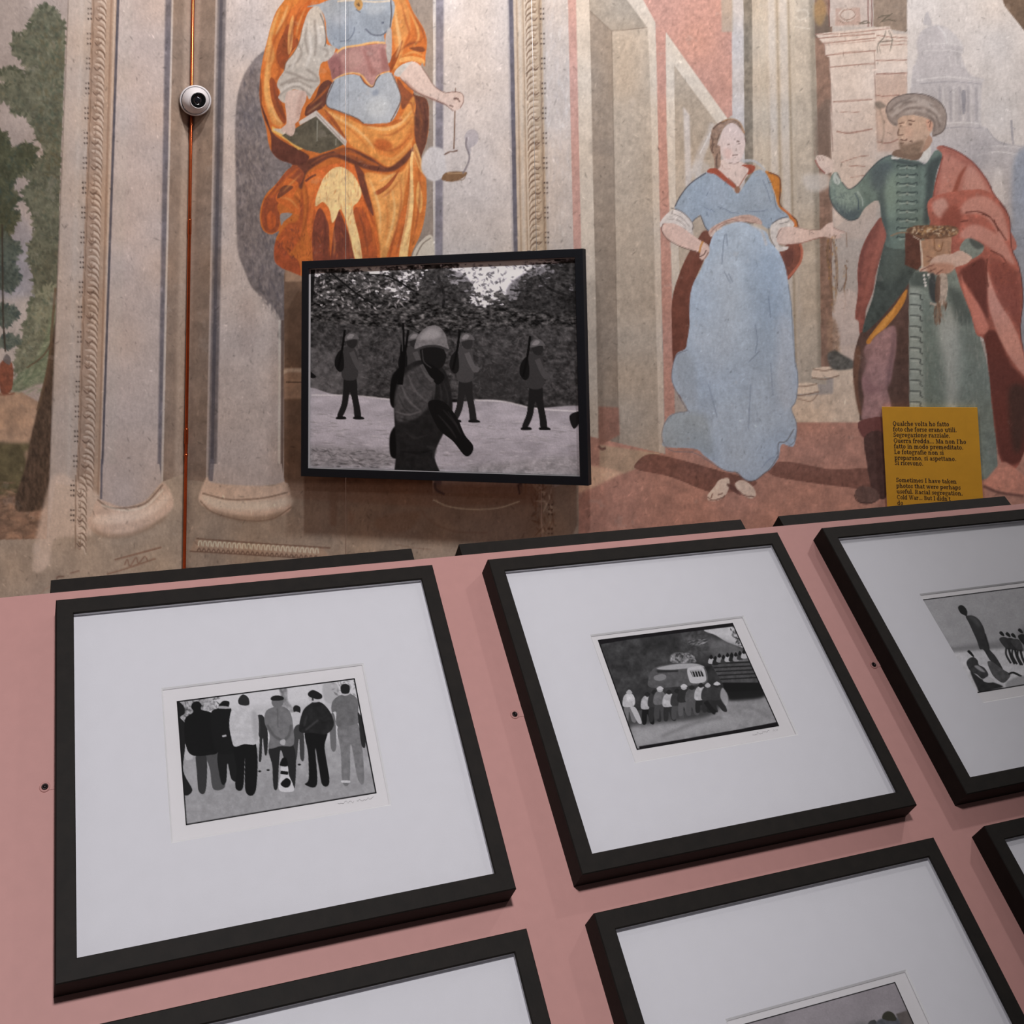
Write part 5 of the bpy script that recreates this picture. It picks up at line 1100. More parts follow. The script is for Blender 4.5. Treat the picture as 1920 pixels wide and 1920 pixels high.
def soldier(F, x, y, h, seed, dark=40, face=1):
    """walking soldier in profile, feet at (x, y), height h"""
    k = h / 100.
    q = lambda pts: [(x + a * k * face, y - b * k) for a, b in pts]
    F.P(q([(-6, 50), (7, 50), (9, 30), (12, 14), (13, 2), (6, 2), (4, 16), (0, 32), (-3, 16), (-9, 3), (-15, 4), (-10, 18), (-8, 34)]), g(dark), 1, .3)
    F.P(q([(-15, 3), (-6, 3), (-5, 0), (-16, 0)]), g(dark * .8), 1, .3)
    F.P(q([(5, 3), (14, 3), (17, 0), (5, 0)]), g(dark * .8), 1, .3)
    F.P(q([(-8, 84), (2, 86), (8, 80), (10, 66), (8, 48), (-8, 48), (-10, 66)]), g(dark * 1.6), 1, .3)
    F.P(q([(-9, 82), (-16, 76), (-18, 64), (-12, 56), (-7, 62)]), g(dark * .75), 1, .3)
    F.L(q([(2, 80), (7, 68), (12, 60), (15, 64)]), 6 * k, g(dark * 2), 1, .2)
    F.P(q([(-3, 88), (-4, 96), (2, 99), (8, 96), (8, 88), (3, 84)]), g(dark * 1.2), 1, .2)
    F.P(q([(-6, 93), (-5, 99), (1, 103), (7, 101), (11, 95), (4, 95)]), g(84), 1, .2)
    F.P(q([(-4, 96), (0, 101), (5, 100), (2, 96)]), g(140), .5, .3)
    F.L(q([(-14, 60), (-9, 84), (-6, 106)]), 2.6 * k, g(20), 1, .1)


def print_soldiers():
    F = Field(556, 456, 1126, 926, 1.6, g(70))
    F.zoom(540, 440, 3.2)
    F.P([(60, 60), (1860, 60), (1860, 620), (60, 620)], g(196, (1, .99, 1.03)), 1, 0, False)
    # foliage: noise thresholds make leaf clumps over a bright sky
    h, w = F.h, F.w
    yy = (np.arange(h) / F.res + F.y0)[:, None]; xx = (np.arange(w) / F.res + F.x0)[None, :]
    n1 = fbm(h, w, 30, 901, 5, 46); n2 = fbm(h, w, 8, 902, 3, 14)
    hole = np.exp(-(((xx - 925) / 58) ** 2 + ((yy - 515) / 62) ** 2)) * 2.2 + np.exp(-(((xx - 745) / 30) ** 2 + ((yy - 550) / 26) ** 2)) * 1.3 + np.exp(-(((xx - 700) / 60) ** 2 + ((yy - 500) / 16) ** 2)) * .8
    dens = .55 + (yy - 500) / 60. - hole + n1 * .9 + n2 * .75
    m = np.clip(dens * 2.5, 0, 1) * (yy < 770)
    leaf = 62 + 34 * n2 + 26 * fbm(h, w, 5, 903, 2, 9) - np.clip((yy - 560) / 6, 0, 14)
    F.a += (np.clip(leaf, 16, 150)[..., None] * np.array([1, .985, .99], np.float32) - F.a) * m[..., None]
    # brush behind the road
    F.P([(60, 560), (500, 560), (900, 600), (1300, 560), (1860, 600), (1860, 1040), (1300, 1000), (800, 970), (60, 960)], g(66), .75, 8, True, None, .35, 904, 7)
    F.P([(100, 700), (400, 740), (480, 900), (300, 960), (100, 960)], g(92), .6, 10, True, None, .2, 905, 9)
    F.P([(1100, 760), (1420, 800), (1400, 980), (1100, 990)], g(50), .5, 10, True, None, .2, 906, 9)
    F.dabs([(120, 520), (1740, 520), (1740, 980), (120, 940)], [g(96), g(40), g(76), g(112)], 900, 34, 9, .5, 1.2, .35, 907, sm=False)
    F.dabs([(140, 200), (1740, 160), (1740, 480), (140, 480)], [g(40), g(58), g(30)], 700, 30, 13, .1, .9, .6, 908, sm=False)
    F.dabs([(160, 200), (760, 180), (700, 420), (160, 420)], [g(176), g(150)], 160, 26, 11, .2, .9, .7, 909)
    for l, wd in (([(150, 190), (135, 400)], 30), ([(260, 230), (420, 360), (520, 420)], 10), ([(470, 240), (600, 250), (760, 340)], 10), ([(930, 440), (935, 360), (900, 240)], 16), ([(880, 380), (930, 320), (1010, 300)], 9), ([(1500, 240), (1560, 320), (1720, 380)], 14), ([(1330, 330), (1450, 340)], 10)):
        F.L(l, wd, g(26), .9, .6)
    F.P([(800, 260), (900, 200), (1060, 240), (1110, 340), (1000, 400), (900, 420), (800, 360)], g(52), .55, 3, True, None, .5, 910, 5)
    F.P([(1310, 330), (1400, 240), (1560, 180), (1740, 160), (1740, 480), (1500, 470), (1340, 430)], g(46), .6, 3, True, None, .5, 911, 5)
    # road
    F.P([(60, 960), (300, 962), (620, 985), (900, 1010), (1200, 990), (1330, 1010), (1480, 1040), (1860, 1070), (1860, 1560), (60, 1560)], g(140, (1, .98, 1.02)), 1, 1, True, None, .08, 912, 14, cx=40)
    F.P([(60, 1060), (1860, 1180), (1860, 1260), (60, 1160)], g(152, (1, .98, 1.02)), .6, 8, False)
    F.P([(60, 1280), (620, 1300), (560, 1400), (60, 1380)], g(112), .6, 8, True, None, .2, 913, 7)
    F.P([(1150, 1380), (1860, 1330), (1860, 1470), (1150, 1450)], g(124), .6, 8, True, None, .2, 914, 7)
    F.L([(140, 962), (400, 966), (620, 990)], 8, g(170), .8, 1)
    F.L([(1120, 992), (1300, 1002), (1480, 1042), (1760, 1062)], 10, g(172), .8, 1)
    F.dabs([(130, 1060), (1740, 1130), (1740, 1440), (130, 1400)], [g(104), g(120), g(166)], 420, 70, 7, .06, .15, .4, 915, sm=False)
    F.dabs([(140, 1290), (640, 1310), (560, 1400), (140, 1380)], [g(70), g(90)], 120, 46, 9, .1, .3, .5, 916)
    F.off = (0., 0., 1.)
    # soldiers walking along the road
    soldier(F, 656, 786, 158, 1, 36)
    soldier(F, 775, 786, 158, 3, 38)
    soldier(F, 872, 792, 163, 2, 42)
    soldier(F, 1004, 806, 166, 4, 36)
    F.zoom(540, 440, 3.2)
    F.P([(128, 820), (168, 850), (150, 862), (126, 850)], g(28), 1, .4)
    F.P([(1690, 1085), (1760, 1060), (1760, 1110), (1715, 1165)], g(34), 1, .6)
    # nearer soldier, striding to the right, cut off at the hips
    F.P([(612, 1200), (660, 1150), (680, 1320), (618, 1330)], g(22), 1, 1)
    F.P([(636, 830), (700, 790), (700, 980), (640, 1040), (612, 1000), (616, 890)], g(20), 1, 1)
    F.P([(700, 800), (780, 755), (880, 765), (950, 830), (985, 980), (980, 1090), (940, 1180), (900, 1260), (880, 1340), (915, 1500), (660, 1500), (650, 1280), (638, 1100), (640, 960), (664, 860)], g(38), 1, 1, True, None, .14, 921, 9)
    jk = F.P([(690, 850), (770, 790), (850, 790), (880, 860), (860, 1000), (800, 1080), (720, 1120), (650, 1110), (640, 1000), (660, 900)], g(70), .9, 3, True, None, .16, 922, 6)
    for l, wd, c in (([(680, 900), (720, 990), (800, 1060)], 14, 108), ([(660, 960), (700, 1040), (770, 1090)], 12, 44), ([(720, 840), (760, 930), (830, 1000)], 14, 100), ([(750, 800), (790, 880), (850, 940)], 12, 46), ([(640, 1060), (720, 1080), (800, 1060)], 12, 112), ([(660, 1100), (760, 1120), (840, 1090)], 14, 36), ([(860, 800), (880, 900), (870, 1010)], 12, 92), ([(900, 850), (920, 960), (910, 1060)], 12, 66), ([(930, 880), (960, 980), (950, 1080)], 10, 58), ([(700, 1180), (760, 1220), (840, 1200)], 14, 56), ([(680, 1300), (780, 1310), (880, 1290)], 16, 20), ([(830, 1270), (880, 1290), (870, 1340)], 26, 60)):
        F.L(l, wd, g(c), .42, 1, True, None, .6)
    F.P([(840, 1010), (930, 1000), (1010, 1090), (1060, 1200), (1110, 1265), (1100, 1315), (1060, 1325), (990, 1240), (900, 1160)], g(26), 1, .8)
    for l in ([(930, 1050), (1000, 1130), (1040, 1200)], [(900, 1080), (970, 1160), (1010, 1220)], [(960, 1060), (1020, 1150)]):
        F.L(l, 12, g(70), .35, 1, True, None, .6)
    F.P([(800, 650), (920, 650), (940, 700), (950, 730), (930, 790), (880, 810), (820, 800), (795, 730)], g(30), 1, .8)
    F.P([(830, 770), (880, 790), (940, 850), (900, 900), (850, 850), (800, 800)], g(24), 1, .8)
    F.L([(800, 780), (840, 850), (870, 880)], 22, g(84), .8, .8)
    F.P([(762, 690), (770, 630), (800, 580), (850, 548), (905, 552), (945, 600), (958, 660), (962, 690), (900, 668), (830, 668)], g(102), 1, .7, True, None, .08, 923, 6)
    F.P([(790, 620), (840, 570), (895, 568), (915, 610), (850, 630)], g(136), .7, 4)
    F.L([(762, 694), (830, 670), (900, 670), (964, 694)], 14, g(58), .9, .6)
    F.L([(806, 690), (815, 760), (860, 800)], 8, g(60), .8, .6)
    F.L([(692, 660), (684, 800), (672, 900)], 34, g(20), 1, .6, False)
    F.L([(690, 530), (692, 680)], 16, g(22), 1, .5, False)
    F.L([(684, 570), (686, 700)], 5, g(86), .7, .4, False)
    F.off = (0., 0., 1.)
    return grain(F, .05, 930, 1.5)


def thin_border(F, quad, w, v=14):
    for i in range(4):
        a, b = quad[i], quad[(i + 1) % 4]
        F.L([a, b], w, g(v), 1, 0, False)


def print_men():
    F = Field(316, 1256, 726, 1562, 2., g(170))
    F.zoom(290, 1230, 4.174)
    F.P([(60, 60), (1860, 60), (1860, 760), (60, 900)], g(206), 1, 0, False)
    F.P([(60, 740), (1860, 640), (1860, 1400), (60, 1400)], g(164), 1, 12, False, None, .06, 941, 10)
    F.P([(60, 1020), (1860, 900), (1860, 1400), (60, 1400)], g(150), .7, 14, False, None, .08, 942, 8)
    F.P([(160, 360), (420, 310), (430, 420), (240, 520), (170, 500)], g(150), .8, 4, True, None, .3, 943, 6)
    F.dabs([(160, 330), (470, 300), (470, 440), (180, 520)], [g(60), g(210), g(110)], 120, 40, 16, .9, 1., .7, 944)
    F.P([(975, 250), (1030, 245), (1040, 340), (1075, 400), (1080, 440), (980, 420), (990, 320)], g(120), .9, 2, True, None, .3, 945, 5)
    F.P([(1320, 220), (1420, 210), (1450, 330), (1400, 370), (1330, 350)], g(172), .9, 2)
    F.dabs([(1400, 200), (1580, 180), (1590, 320), (1430, 320)], [g(120), g(210), g(90)], 60, 36, 14, .9, 1., .6, 946)
    F.P([(600, 400), (1400, 360), (1400, 420), (600, 470)], g(180), .6, 5, False)
    BK = g(16)
    # people farther away
    F.P([(790, 480), (850, 470), (885, 600), (880, 760), (860, 765), (845, 640), (835, 810), (815, 812), (820, 640), (790, 600)], g(40), 1, .4)
    F.P([(1085, 400), (1110, 385), (1140, 405), (1135, 450), (1090, 440)], g(30), 1, .3)
    F.P([(1080, 450), (1140, 450), (1150, 560), (1090, 570)], g(196), 1, .4)
    F.P([(1090, 570), (1160, 560), (1170, 800), (1140, 800), (1130, 650), (1110, 810), (1085, 810)], g(64), 1, .4)
    F.P([(1370, 480), (1410, 470), (1420, 720), (1380, 720)], g(110), 1, .5)
    # first two dark coats
    F.P([(170, 390), (225, 390), (235, 450), (200, 480), (240, 540), (240, 700), (225, 900), (295, 1050), (220, 1075), (190, 800)], g(26), 1, .5)
    F.P([(245, 720), (285, 720), (300, 800), (240, 810)], g(190), .8, 1)
    F.P([(325, 775), (405, 770), (400, 1050), (345, 1058), (330, 900)], g(52), 1, .5)
    F.P([(405, 765), (495, 755), (520, 900), (550, 1025), (460, 1042), (435, 900)], g(78), 1, .5)
    F.P([(285, 400), (300, 365), (340, 355), (368, 385), (365, 420), (450, 450), (490, 560), (500, 740), (430, 775), (290, 775), (240, 680), (235, 500), (300, 440)], BK, 1, .5)
    F.P([(540, 740), (620, 730), (645, 960), (600, 962), (570, 840), (560, 985), (520, 990), (490, 780)], g(24), 1, .5)
    F.P([(505, 380), (540, 350), (585, 360), (580, 405), (600, 420), (605, 560), (640, 740), (500, 760), (450, 640), (440, 450), (490, 410)], g(20), 1, .5)
    F.P([(505, 392), (570, 395), (590, 412), (500, 410)], g(180), .9, .6)
    F.L([(530, 628), (560, 622)], 14, g(190), 1, .4)
    # pale pullover
    F.P([(625, 700), (790, 680), (792, 1050), (712, 1062), (706, 800), (692, 1032), (632, 1032), (640, 880)], BK, 1, .5)
    F.P([(600, 430), (650, 395), (690, 385), (745, 390), (800, 440), (815, 560), (795, 685), (700, 690), (625, 708), (600, 640), (584, 540)], g(196), 1, .6, True, None, .05, 947, 8)
    F.P([(760, 430), (800, 450), (815, 570), (795, 670), (770, 600)], g(150), .6, 4)
    F.P([(655, 340), (690, 300), (735, 330), (735, 385), (665, 380)], g(40), 1, .5)
    # grey jacket, flat cap, hands behind the back
    F.P([(900, 715), (1085, 700), (1100, 1005), (1058, 1010), (1010, 800), (985, 740), (972, 860), (962, 1032), (930, 1028), (920, 860)], g(36), 1, .5)
    F.P([(870, 435), (930, 400), (1000, 395), (1060, 440), (1085, 560), (1085, 695), (985, 705), (895, 722), (900, 620), (860, 520)], g(116), 1, .6, True, None, .08, 948, 8)
    F.L([(880, 540), (930, 620), (1000, 665)], 20, g(84), .7, 1.4)
    F.L([(1070, 540), (1050, 620), (1010, 665)], 20, g(86), .7, 1.4)
    F.L([(960, 410), (965, 560)], 8, g(80), .6, 1)
    F.P([(985, 660), (1020, 655), (1018, 695), (985, 690)], g(188), .9, .8)
    F.P([(920, 345), (1000, 345), (995, 390), (930, 395)], g(110), 1, .6)
    F.P([(912, 322), (955, 308), (1005, 320), (1002, 345), (918, 348)], g(30), 1, .5)
    # leather jacket, peaked cap
    F.P([(1180, 590), (1345, 590), (1330, 720), (1368, 985), (1312, 1008), (1282, 860), (1256, 720), (1270, 1008), (1175, 1005), (1205, 960), (1200, 760)], BK, 1, .5)
    F.P([(1160, 430), (1215, 375), (1260, 355), (1320, 375), (1380, 450), (1402, 545), (1340, 612), (1230, 600), (1150, 600), (1128, 560)], g(34), 1, .6, True, None, .2, 949, 8)
    F.L([(1180, 580), (1230, 540), (1280, 500)], 14, g(96), .5, 2)
    F.L([(1190, 470), (1170, 550)], 12, g(78), .5, 2)
    F.P([(1205, 320), (1290, 320), (1290, 355), (1225, 360)], g(188), 1, .6)
    F.P([(1200, 290), (1240, 266), (1305, 300), (1308, 330), (1270, 338), (1210, 318)], g(28), 1, .5)
    F.L([(1235, 320), (1238, 350)], 14, g(40), .9, .6)
    # grey pullover and trousers
    F.P([(1435, 550), (1590, 530), (1640, 960), (1592, 968), (1535, 690), (1525, 985), (1470, 988), (1458, 760)], g(122), 1, .6, True, None, .1, 950, 8)
    F.P([(1390, 360), (1440, 312), (1490, 300), (1540, 300), (1590, 350), (1592, 500), (1580, 530), (1430, 552), (1420, 440), (1385, 440)], g(108), 1, .6, True, None, .08, 951, 8)
    F.P([(1445, 290), (1490, 280), (1530, 292), (1490, 312)], g(190), .9, .6)
    F.P([(1455, 240), (1485, 218), (1525, 235), (1520, 290), (1465, 290)], g(30), 1, .5)
    F.P([(1590, 440), (1630, 520), (1650, 700), (1620, 700), (1600, 560)], g(40), 1, .6)
    F.P([(1465, 975), (1525, 975), (1525, 992), (1465, 990)], g(210), .9, .5)
    # dog and bowls on the sand
    F.P([(990, 865), (1040, 860), (1050, 930), (1080, 1000), (1085, 1058), (985, 1058), (970, 1000), (985, 940)], g(206), 1, .6)
    F.P([(985, 1000), (1030, 955), (1065, 980), (1055, 1020), (1020, 1030)], BK, 1, .6)
    F.P([(980, 840), (1000, 800), (1030, 800), (1040, 860), (985, 860)], BK, 1, .6)
    F.L([(985, 910), (1045, 918)], 26, BK, 1, .6)
    for x, y in ((822, 902), (888, 893), (1132, 850)):
        F.P([(x - 14, y), (x, y - 8), (x + 14, y), (x, y + 8)], g(24), 1, .4)
    F.off = (0., 0., 1.)
    return grain(F, .035, 960)


def print_bus():
    F = Field(1112, 1154, 1482, 1416, 2., g(70))
    F.zoom(1090, 1140, 4.683)
    F.P([(100, 60), (1900, 60), (1900, 900), (100, 900)], g(56), 1, 0, False, None, .25, 961, 14)
    F.P([(200, 260), (900, 180), (1000, 500), (600, 700), (300, 700)], g(66), .7, 16, True, None, .35, 962, 12)
    F.P([(560, 260), (800, 200), (820, 330), (600, 350)], g(44), .7, 10, True, None, .3, 963, 8)
    F.P([(900, 230), (1120, 200), (1140, 380), (950, 420)], g(84), .6, 8, True, None, .4, 964, 6)
    F.P([(1080, 190), (1340, 150), (1500, 400), (1400, 345), (1280, 300), (1180, 240)], g(198), 1, 1.5, True, None, .05, 965, 10)
    F.P([(1120, 280), (1300, 300), (1420, 360), (1500, 520), (1200, 480)], g(116), .8, 6, True, None, .15, 966, 10)
    F.dabs([(1300, 160), (1370, 160), (1480, 360), (1380, 330)], [g(30), g(60)], 50, 34, 18, .9, 1., .8, 967)
    F.dabs([(950, 290), (1080, 270), (1080, 320), (960, 330)], [g(180), g(140)], 24, 50, 9, -.2, .3, .7, 968)
    # road
    F.P([(420, 1060), (640, 1020), (1100, 960), (1300, 800), (1640, 780), (1800, 1060), (1200, 1160), (500, 1260)], g(148), 1, 6, True, None, .08, 969, 10)
    F.P([(480, 1080), (900, 1010), (1300, 960), (1500, 980), (800, 1130), (520, 1200)], g(168), .7, 8, True)
    F.L([(700, 1130), (1000, 1010), (1240, 960)], 26, g(112), .6, 4)
    F.L([(1300, 860), (1500, 880), (1660, 960)], 26, g(120), .5, 4)
    F.P([(1300, 700), (1560, 690), (1600, 780), (1400, 810), (1290, 800)], g(26), .95, 4)
    # lorry on the right
    F.P([(1130, 480), (1480, 465), (1580, 660), (1240, 660)], g(80), 1, .8, False, None, .12, 971, 6)
    for t in range(5):
        F.L([(1140 + 20 * t, 490 + 34 * t), (1490 + 16 * t, 474 + 34 * t)], 12, g(30), .85, .6, False)
    F.P([(1240, 655), (1580, 655), (1590, 720), (1260, 740)], g(22), 1, 1.2, False)
    R = np.random.RandomState(5)
    for i in range(9):
        x = 1140 + i * 36; y = 430 - i * 6 + R.rand() * 26
        F.P([(x - 24, y + 50), (x - 16, y + 8), (x + 16, y + 8), (x + 26, y + 50)], g([190, 40, 150, 60][i % 4]), 1, .6)
        F.P([(x - 16, y), (x, y - 26), (x + 16, y), (x, y + 14)], g(26), 1, .5)
    # bus
    F.P([(590, 620), (610, 560), (680, 510), (900, 485), (1010, 490), (1080, 520), (1110, 600), (1090, 660), (960, 680), (620, 700)], g(92), 1, .8, True, None, .12, 972, 8)
    F.P([(660, 530), (780, 500), (900, 487), (1010, 490), (1080, 520), (930, 530), (760, 545)], g(182), .9, 1)
    F.P([(930, 540), (960, 520), (1060, 515), (1095, 600), (1080, 650), (970, 660), (940, 610)], g(196), 1, .8)
    F.P([(952, 550), (1050, 545), (1085, 600), (980, 606)], g(30), 1, .6, False)
    for i in range(5):
        F.L([(965 + i * 24, 548), (985 + i * 24, 604)], 8, g(190), .9, .4, False)
    F.L([(950, 552), (1060, 546)], 18, g(176), .8, .6, False)
    F.P([(640, 600), (700, 580), (740, 590), (740, 620), (690, 640), (645, 630)], g(140), .9, .8)
    F.P([(660, 545), (850, 545), (850, 560), (670, 570)], g(36), .8, 1, False)
    F.P([(780, 440), (800, 400), (880, 390), (960, 400), (1000, 450), (990, 480), (800, 480)], g(110), 1, 1, True, None, .5, 973, 4)
    F.dabs([(790, 430), (820, 395), (980, 420), (990, 470), (800, 480)], [g(190), g(40), g(150)], 40, 30, 18, .6, 1., .8, 974)
    # people pushing
    P = [(420, 780, 200, 190, 150), (580, 800, 180, 190, 30), (640, 780, 60, 40, 60), (690, 760, 110, 80, 90), (770, 780, 190, 40, 60), (840, 770, 60, 50, 100), (900, 740, 46, 90, 120), (970, 740, 90, 60, 110), (1050, 720, 190, 50, 50), (1110, 720, 60, 180, 60), (1190, 720, 60, 190, 56)]
    for i, (x, y, body, sl, leg) in enumerate(P):
        y = y - 10; lean = 12 if i < 8 else 40
        F.P([(x - 40, y + 90), (x + 34, y + 80), (x + 50 + lean, y + 220 - i * 3), (x + 14 + lean, y + 226 - i * 3), (x, y + 140), (x - 10, y + 228 - i * 3), (x - 46, y + 224 - i * 3)], g(leg * .8), 1, .6)
        F.P([(x - 50, y + 96), (x - 52, y + 20), (x - 20, y - 20), (x + 26, y - 16), (x + 50, y + 30), (x + 40, y + 88)], g(body), 1, .6, True, None, .1, 980 + i, 6)
        F.P([(x - 26, y - 28), (x, y - 54), (x + 26, y - 28), (x, y - 10)], g(40 if i % 3 else 180), 1, .5)
        if i in (3, 6, 10):
            F.P([(x - 30, y - 40), (x, y - 64), (x + 32, y - 42), (x, y - 30)], g(206), 1, .5)
    F.P([(430, 870), (480, 880), (530, 1000), (500, 1010), (450, 920)], g(190), 1, .8)
    F.L([(1090, 820), (1150, 900), (1180, 920)], 40, g(30), 1, 1)
    F.P([(1240, 700), (1290, 780), (1270, 860), (1220, 780)], g(180), .8, 1)
    # film rebate above and below
    F.P([(150, 270), (1350, 118), (1368, 158), (900, 215), (400, 280), (165, 320)], g(20, (1.1, .95, 1.1)), 1, .5, False)
    F.P([(505, 1215), (900, 1150), (1400, 1062), (1750, 995), (1780, 1034), (515, 1256)], g(20, (1.1, .95, 1.1)), 1, .5, False)
    F.off = (0., 0., 1.)
    return grain(F, .04, 990)


def print_beach():
    F = Field(1716, 1040, 2270, 1320, 1.6, g(140))
    F.zoom(1700, 1060, 6.857)
    F.P([(100, -200), (4000, -400), (4000, 800), (600, 1060), (100, 800)], g(172), 1, 0, False, None, .03, 991, 16)
    F.P([(500, 1060), (1100, 980), (4000, 700), (4000, 900), (1100, 1090), (560, 1130)], g(140), .9, 5, False)
    F.P([(560, 1120), (1100, 1080), (4000, 860), (4000, 1600), (1500, 1560), (900, 1700), (600, 1300)], g(212), 1, 4, False, None, .05, 992, 8)
    F.P([(1480, 830), (1700, 700), (2200, 640), (2600, 760), (2600, 840), (1500, 930)], g(112), .8, 8)
    # standing figure
    F.P([(660, 545), (690, 512), (740, 530), (778, 590), (772, 650), (740, 640), (690, 610)], g(34), 1, .5)
    F.P([(760, 660), (800, 645), (860, 650), (930, 700), (990, 800), (1010, 880), (1050, 1010), (1065, 1080), (1150, 1180), (1240, 1340), (1200, 1330), (1080, 1230), (990, 1090), (940, 1075), (900, 960), (850, 850), (800, 740)], g(56), 1, .6, True, None, .12, 993, 8)
    F.P([(780, 650), (860, 655), (920, 700), (960, 790), (900, 780), (840, 700)], g(96), .6, 4)
    F.L([(1010, 880), (1055, 1040), (1060, 1080)], 14, g(22), .8, 1)
    # seated and lying people
    F.P([(780, 1110), (800, 1090), (835, 1120), (868, 1170), (850, 1175), (810, 1140)], g(24), 1, .5)
    F.P([(770, 1260), (800, 1200), (860, 1180), (910, 1220), (930, 1280), (1000, 1320), (1050, 1410), (980, 1460), (900, 1400), (820, 1360)], g(62), 1, .6, True, None, .15, 994, 6)
    F.P([(1040, 1240), (1100, 1240), (1240, 1340), (1330, 1400), (1300, 1470), (1230, 1510), (1120, 1430), (1060, 1320)], g(86), 1, .6, True, None, .15, 995, 6)
    F.L([(1310, 1400), (1370, 1380), (1480, 1430)], 26, g(36), 1, .6)
    F.P([(820, 1360), (960, 1460), (1100, 1500), (1240, 1560), (1100, 1600), (950, 1645), (900, 1560)], g(46), 1, 1, True, None, .15, 996, 6)
    F.P([(980, 1480), (1050, 1430), (1130, 1490), (1050, 1510)], g(196), 1, .8)
    F.P([(870, 1300), (920, 1290), (1010, 1370), (950, 1360)], g(180), .8, 1)
    F.P([(1290, 1500), (1480, 1420), (1700, 1440), (1700, 1540), (1320, 1580)], g(150), .8, 2)
    R = np.random.RandomState(8)
    for i, x in enumerate((1220, 1300, 1370, 1460, 1540, 1640, 1760, 1900, 2040, 2240)):
        y = 870 - i * 12 + (i % 3) * 24
        d = g([60, 50, 70, 36][i % 4])
        F.P([(x - 30, y), (x - 10, y - 24), (x + 22, y), (x + 36, y + 40), (x, y + 30)], g(26), 1, .5)
        F.P([(x - 30, y + 80), (x + 20, y + 50), (x + 90, y + 80), (x + 130, y + 200), (x + 80, y + 210), (x + 20, y + 160)], d, 1, .6, True, None, .12, 997 + i, 6)
        F.L([(x + 90, y + 190), (x + 120, y + 300), (x + 170, y + 400)], 30, g(40), 1, .6)
        F.L([(x + 60, y + 190), (x + 60, y + 280), (x + 120, y + 390)], 24, g(44), 1, .6)
    F.off = (0., 0., 1.)
    return grain(F, .035, 999)


def print_hat():
    F = Field(1380, 1830, 1900, 2240, 1.3, g(150))
    F.P([(1380, 1830), (1900, 1830), (1900, 2240), (1380, 2240)], g(150, (1.02, .97, 1.)), 1, 0, False, None, .05, 1001, 40)
    F.zoom(1560, 1740, 5.333)
    F.P([(640, 860), (790, 810), (1000, 1200), (900, 1300), (680, 960)], g(98, (1.05, .97, .95)), 1, 2, False, None, .06, 1002, 12)
    F.P([(440, 940), (600, 900), (690, 960), (900, 1500), (500, 1700), (300, 1200)], g(92, (.97, .98, 1.05)), 1, 2, True, None, .12, 1003, 10)
    F.P([(500, 900), (520, 850), (570, 832), (620, 860), (645, 920), (600, 930), (540, 920)], g(58, (1.04, 1., .86)), 1, 1)
    F.P([(380, 930), (430, 920), (440, 960), (360, 970)], g(70), 1, 1)
    F.P([(0, 1200), (360, 960), (500, 1700), (0, 1900)], g(120), .8, 10, True, None, .15, 1004, 12)
    F.off = (0., 0., 1.)
    return grain(F, .035, 1005)


PRINTS = {'soldiers': print_soldiers, 'men': print_men, 'bus': print_bus, 'beach': print_beach, 'hat': print_hat}

# ------------------------------------------------------------------ materials
def new_mat(name):
    m = bpy.data.materials.new(name)
    m.use_nodes = True
    nt = m.node_tree
    return m, nt, nt.nodes['Principled BSDF']


def lin(c):
    return tuple((x / 255. / 12.92 if x <= 10.3 else ((x / 255. + .055) / 1.055) ** 2.4) for x in c) + (1.,)


def simple_mat(name, c, rough=.6, metal=0., bump=0., bscale=200., var=.0, vscale=30., spec=.5):
    m, nt, b = new_mat(name)
    b.inputs['Roughness'].default_value = rough
    b.inputs['Metallic'].default_value = metal
    b.inputs['Specular IOR Level'].default_value = spec
    b.inputs['Base Color'].default_value = lin(c)
    tc = nt.nodes.new('ShaderNodeTexCoord')
    if var:
        n = nt.nodes.new('ShaderNodeTexNoise'); n.inputs['Scale'].default_value = vscale; n.inputs['Detail'].default_value = 5
        r = nt.nodes.new('ShaderNodeValToRGB')
        r.color_ramp.elements[0].position = .25; r.color_ramp.elements[1].position = .75
        r.color_ramp.elements[0].color = lin([x * (1 - var) for x in c]); r.color_ramp.elements[1].color = lin([min(x * (1 + var), 255) for x in c])
        nt.links.new(tc.outputs['Object'], n.inputs['Vector']); nt.links.new(n.outputs['Fac'], r.inputs['Fac']); nt.links.new(r.outputs['Color'], b.inputs['Base Color'])
    if bump:
        n = nt.nodes.new('ShaderNodeTexNoise'); n.inputs['Scale'].default_value = bscale; n.inputs['Detail'].default_value = 4
        u = nt.nodes.new('ShaderNodeBump'); u.inputs['Strength'].default_value = bump; u.inputs['Distance'].default_value = .002
        nt.links.new(tc.outputs['Object'], n.inputs['Vector']); nt.links.new(n.outputs['Fac'], u.inputs['Height']); nt.links.new(u.outputs['Normal'], b.inputs['Normal'])
    return m


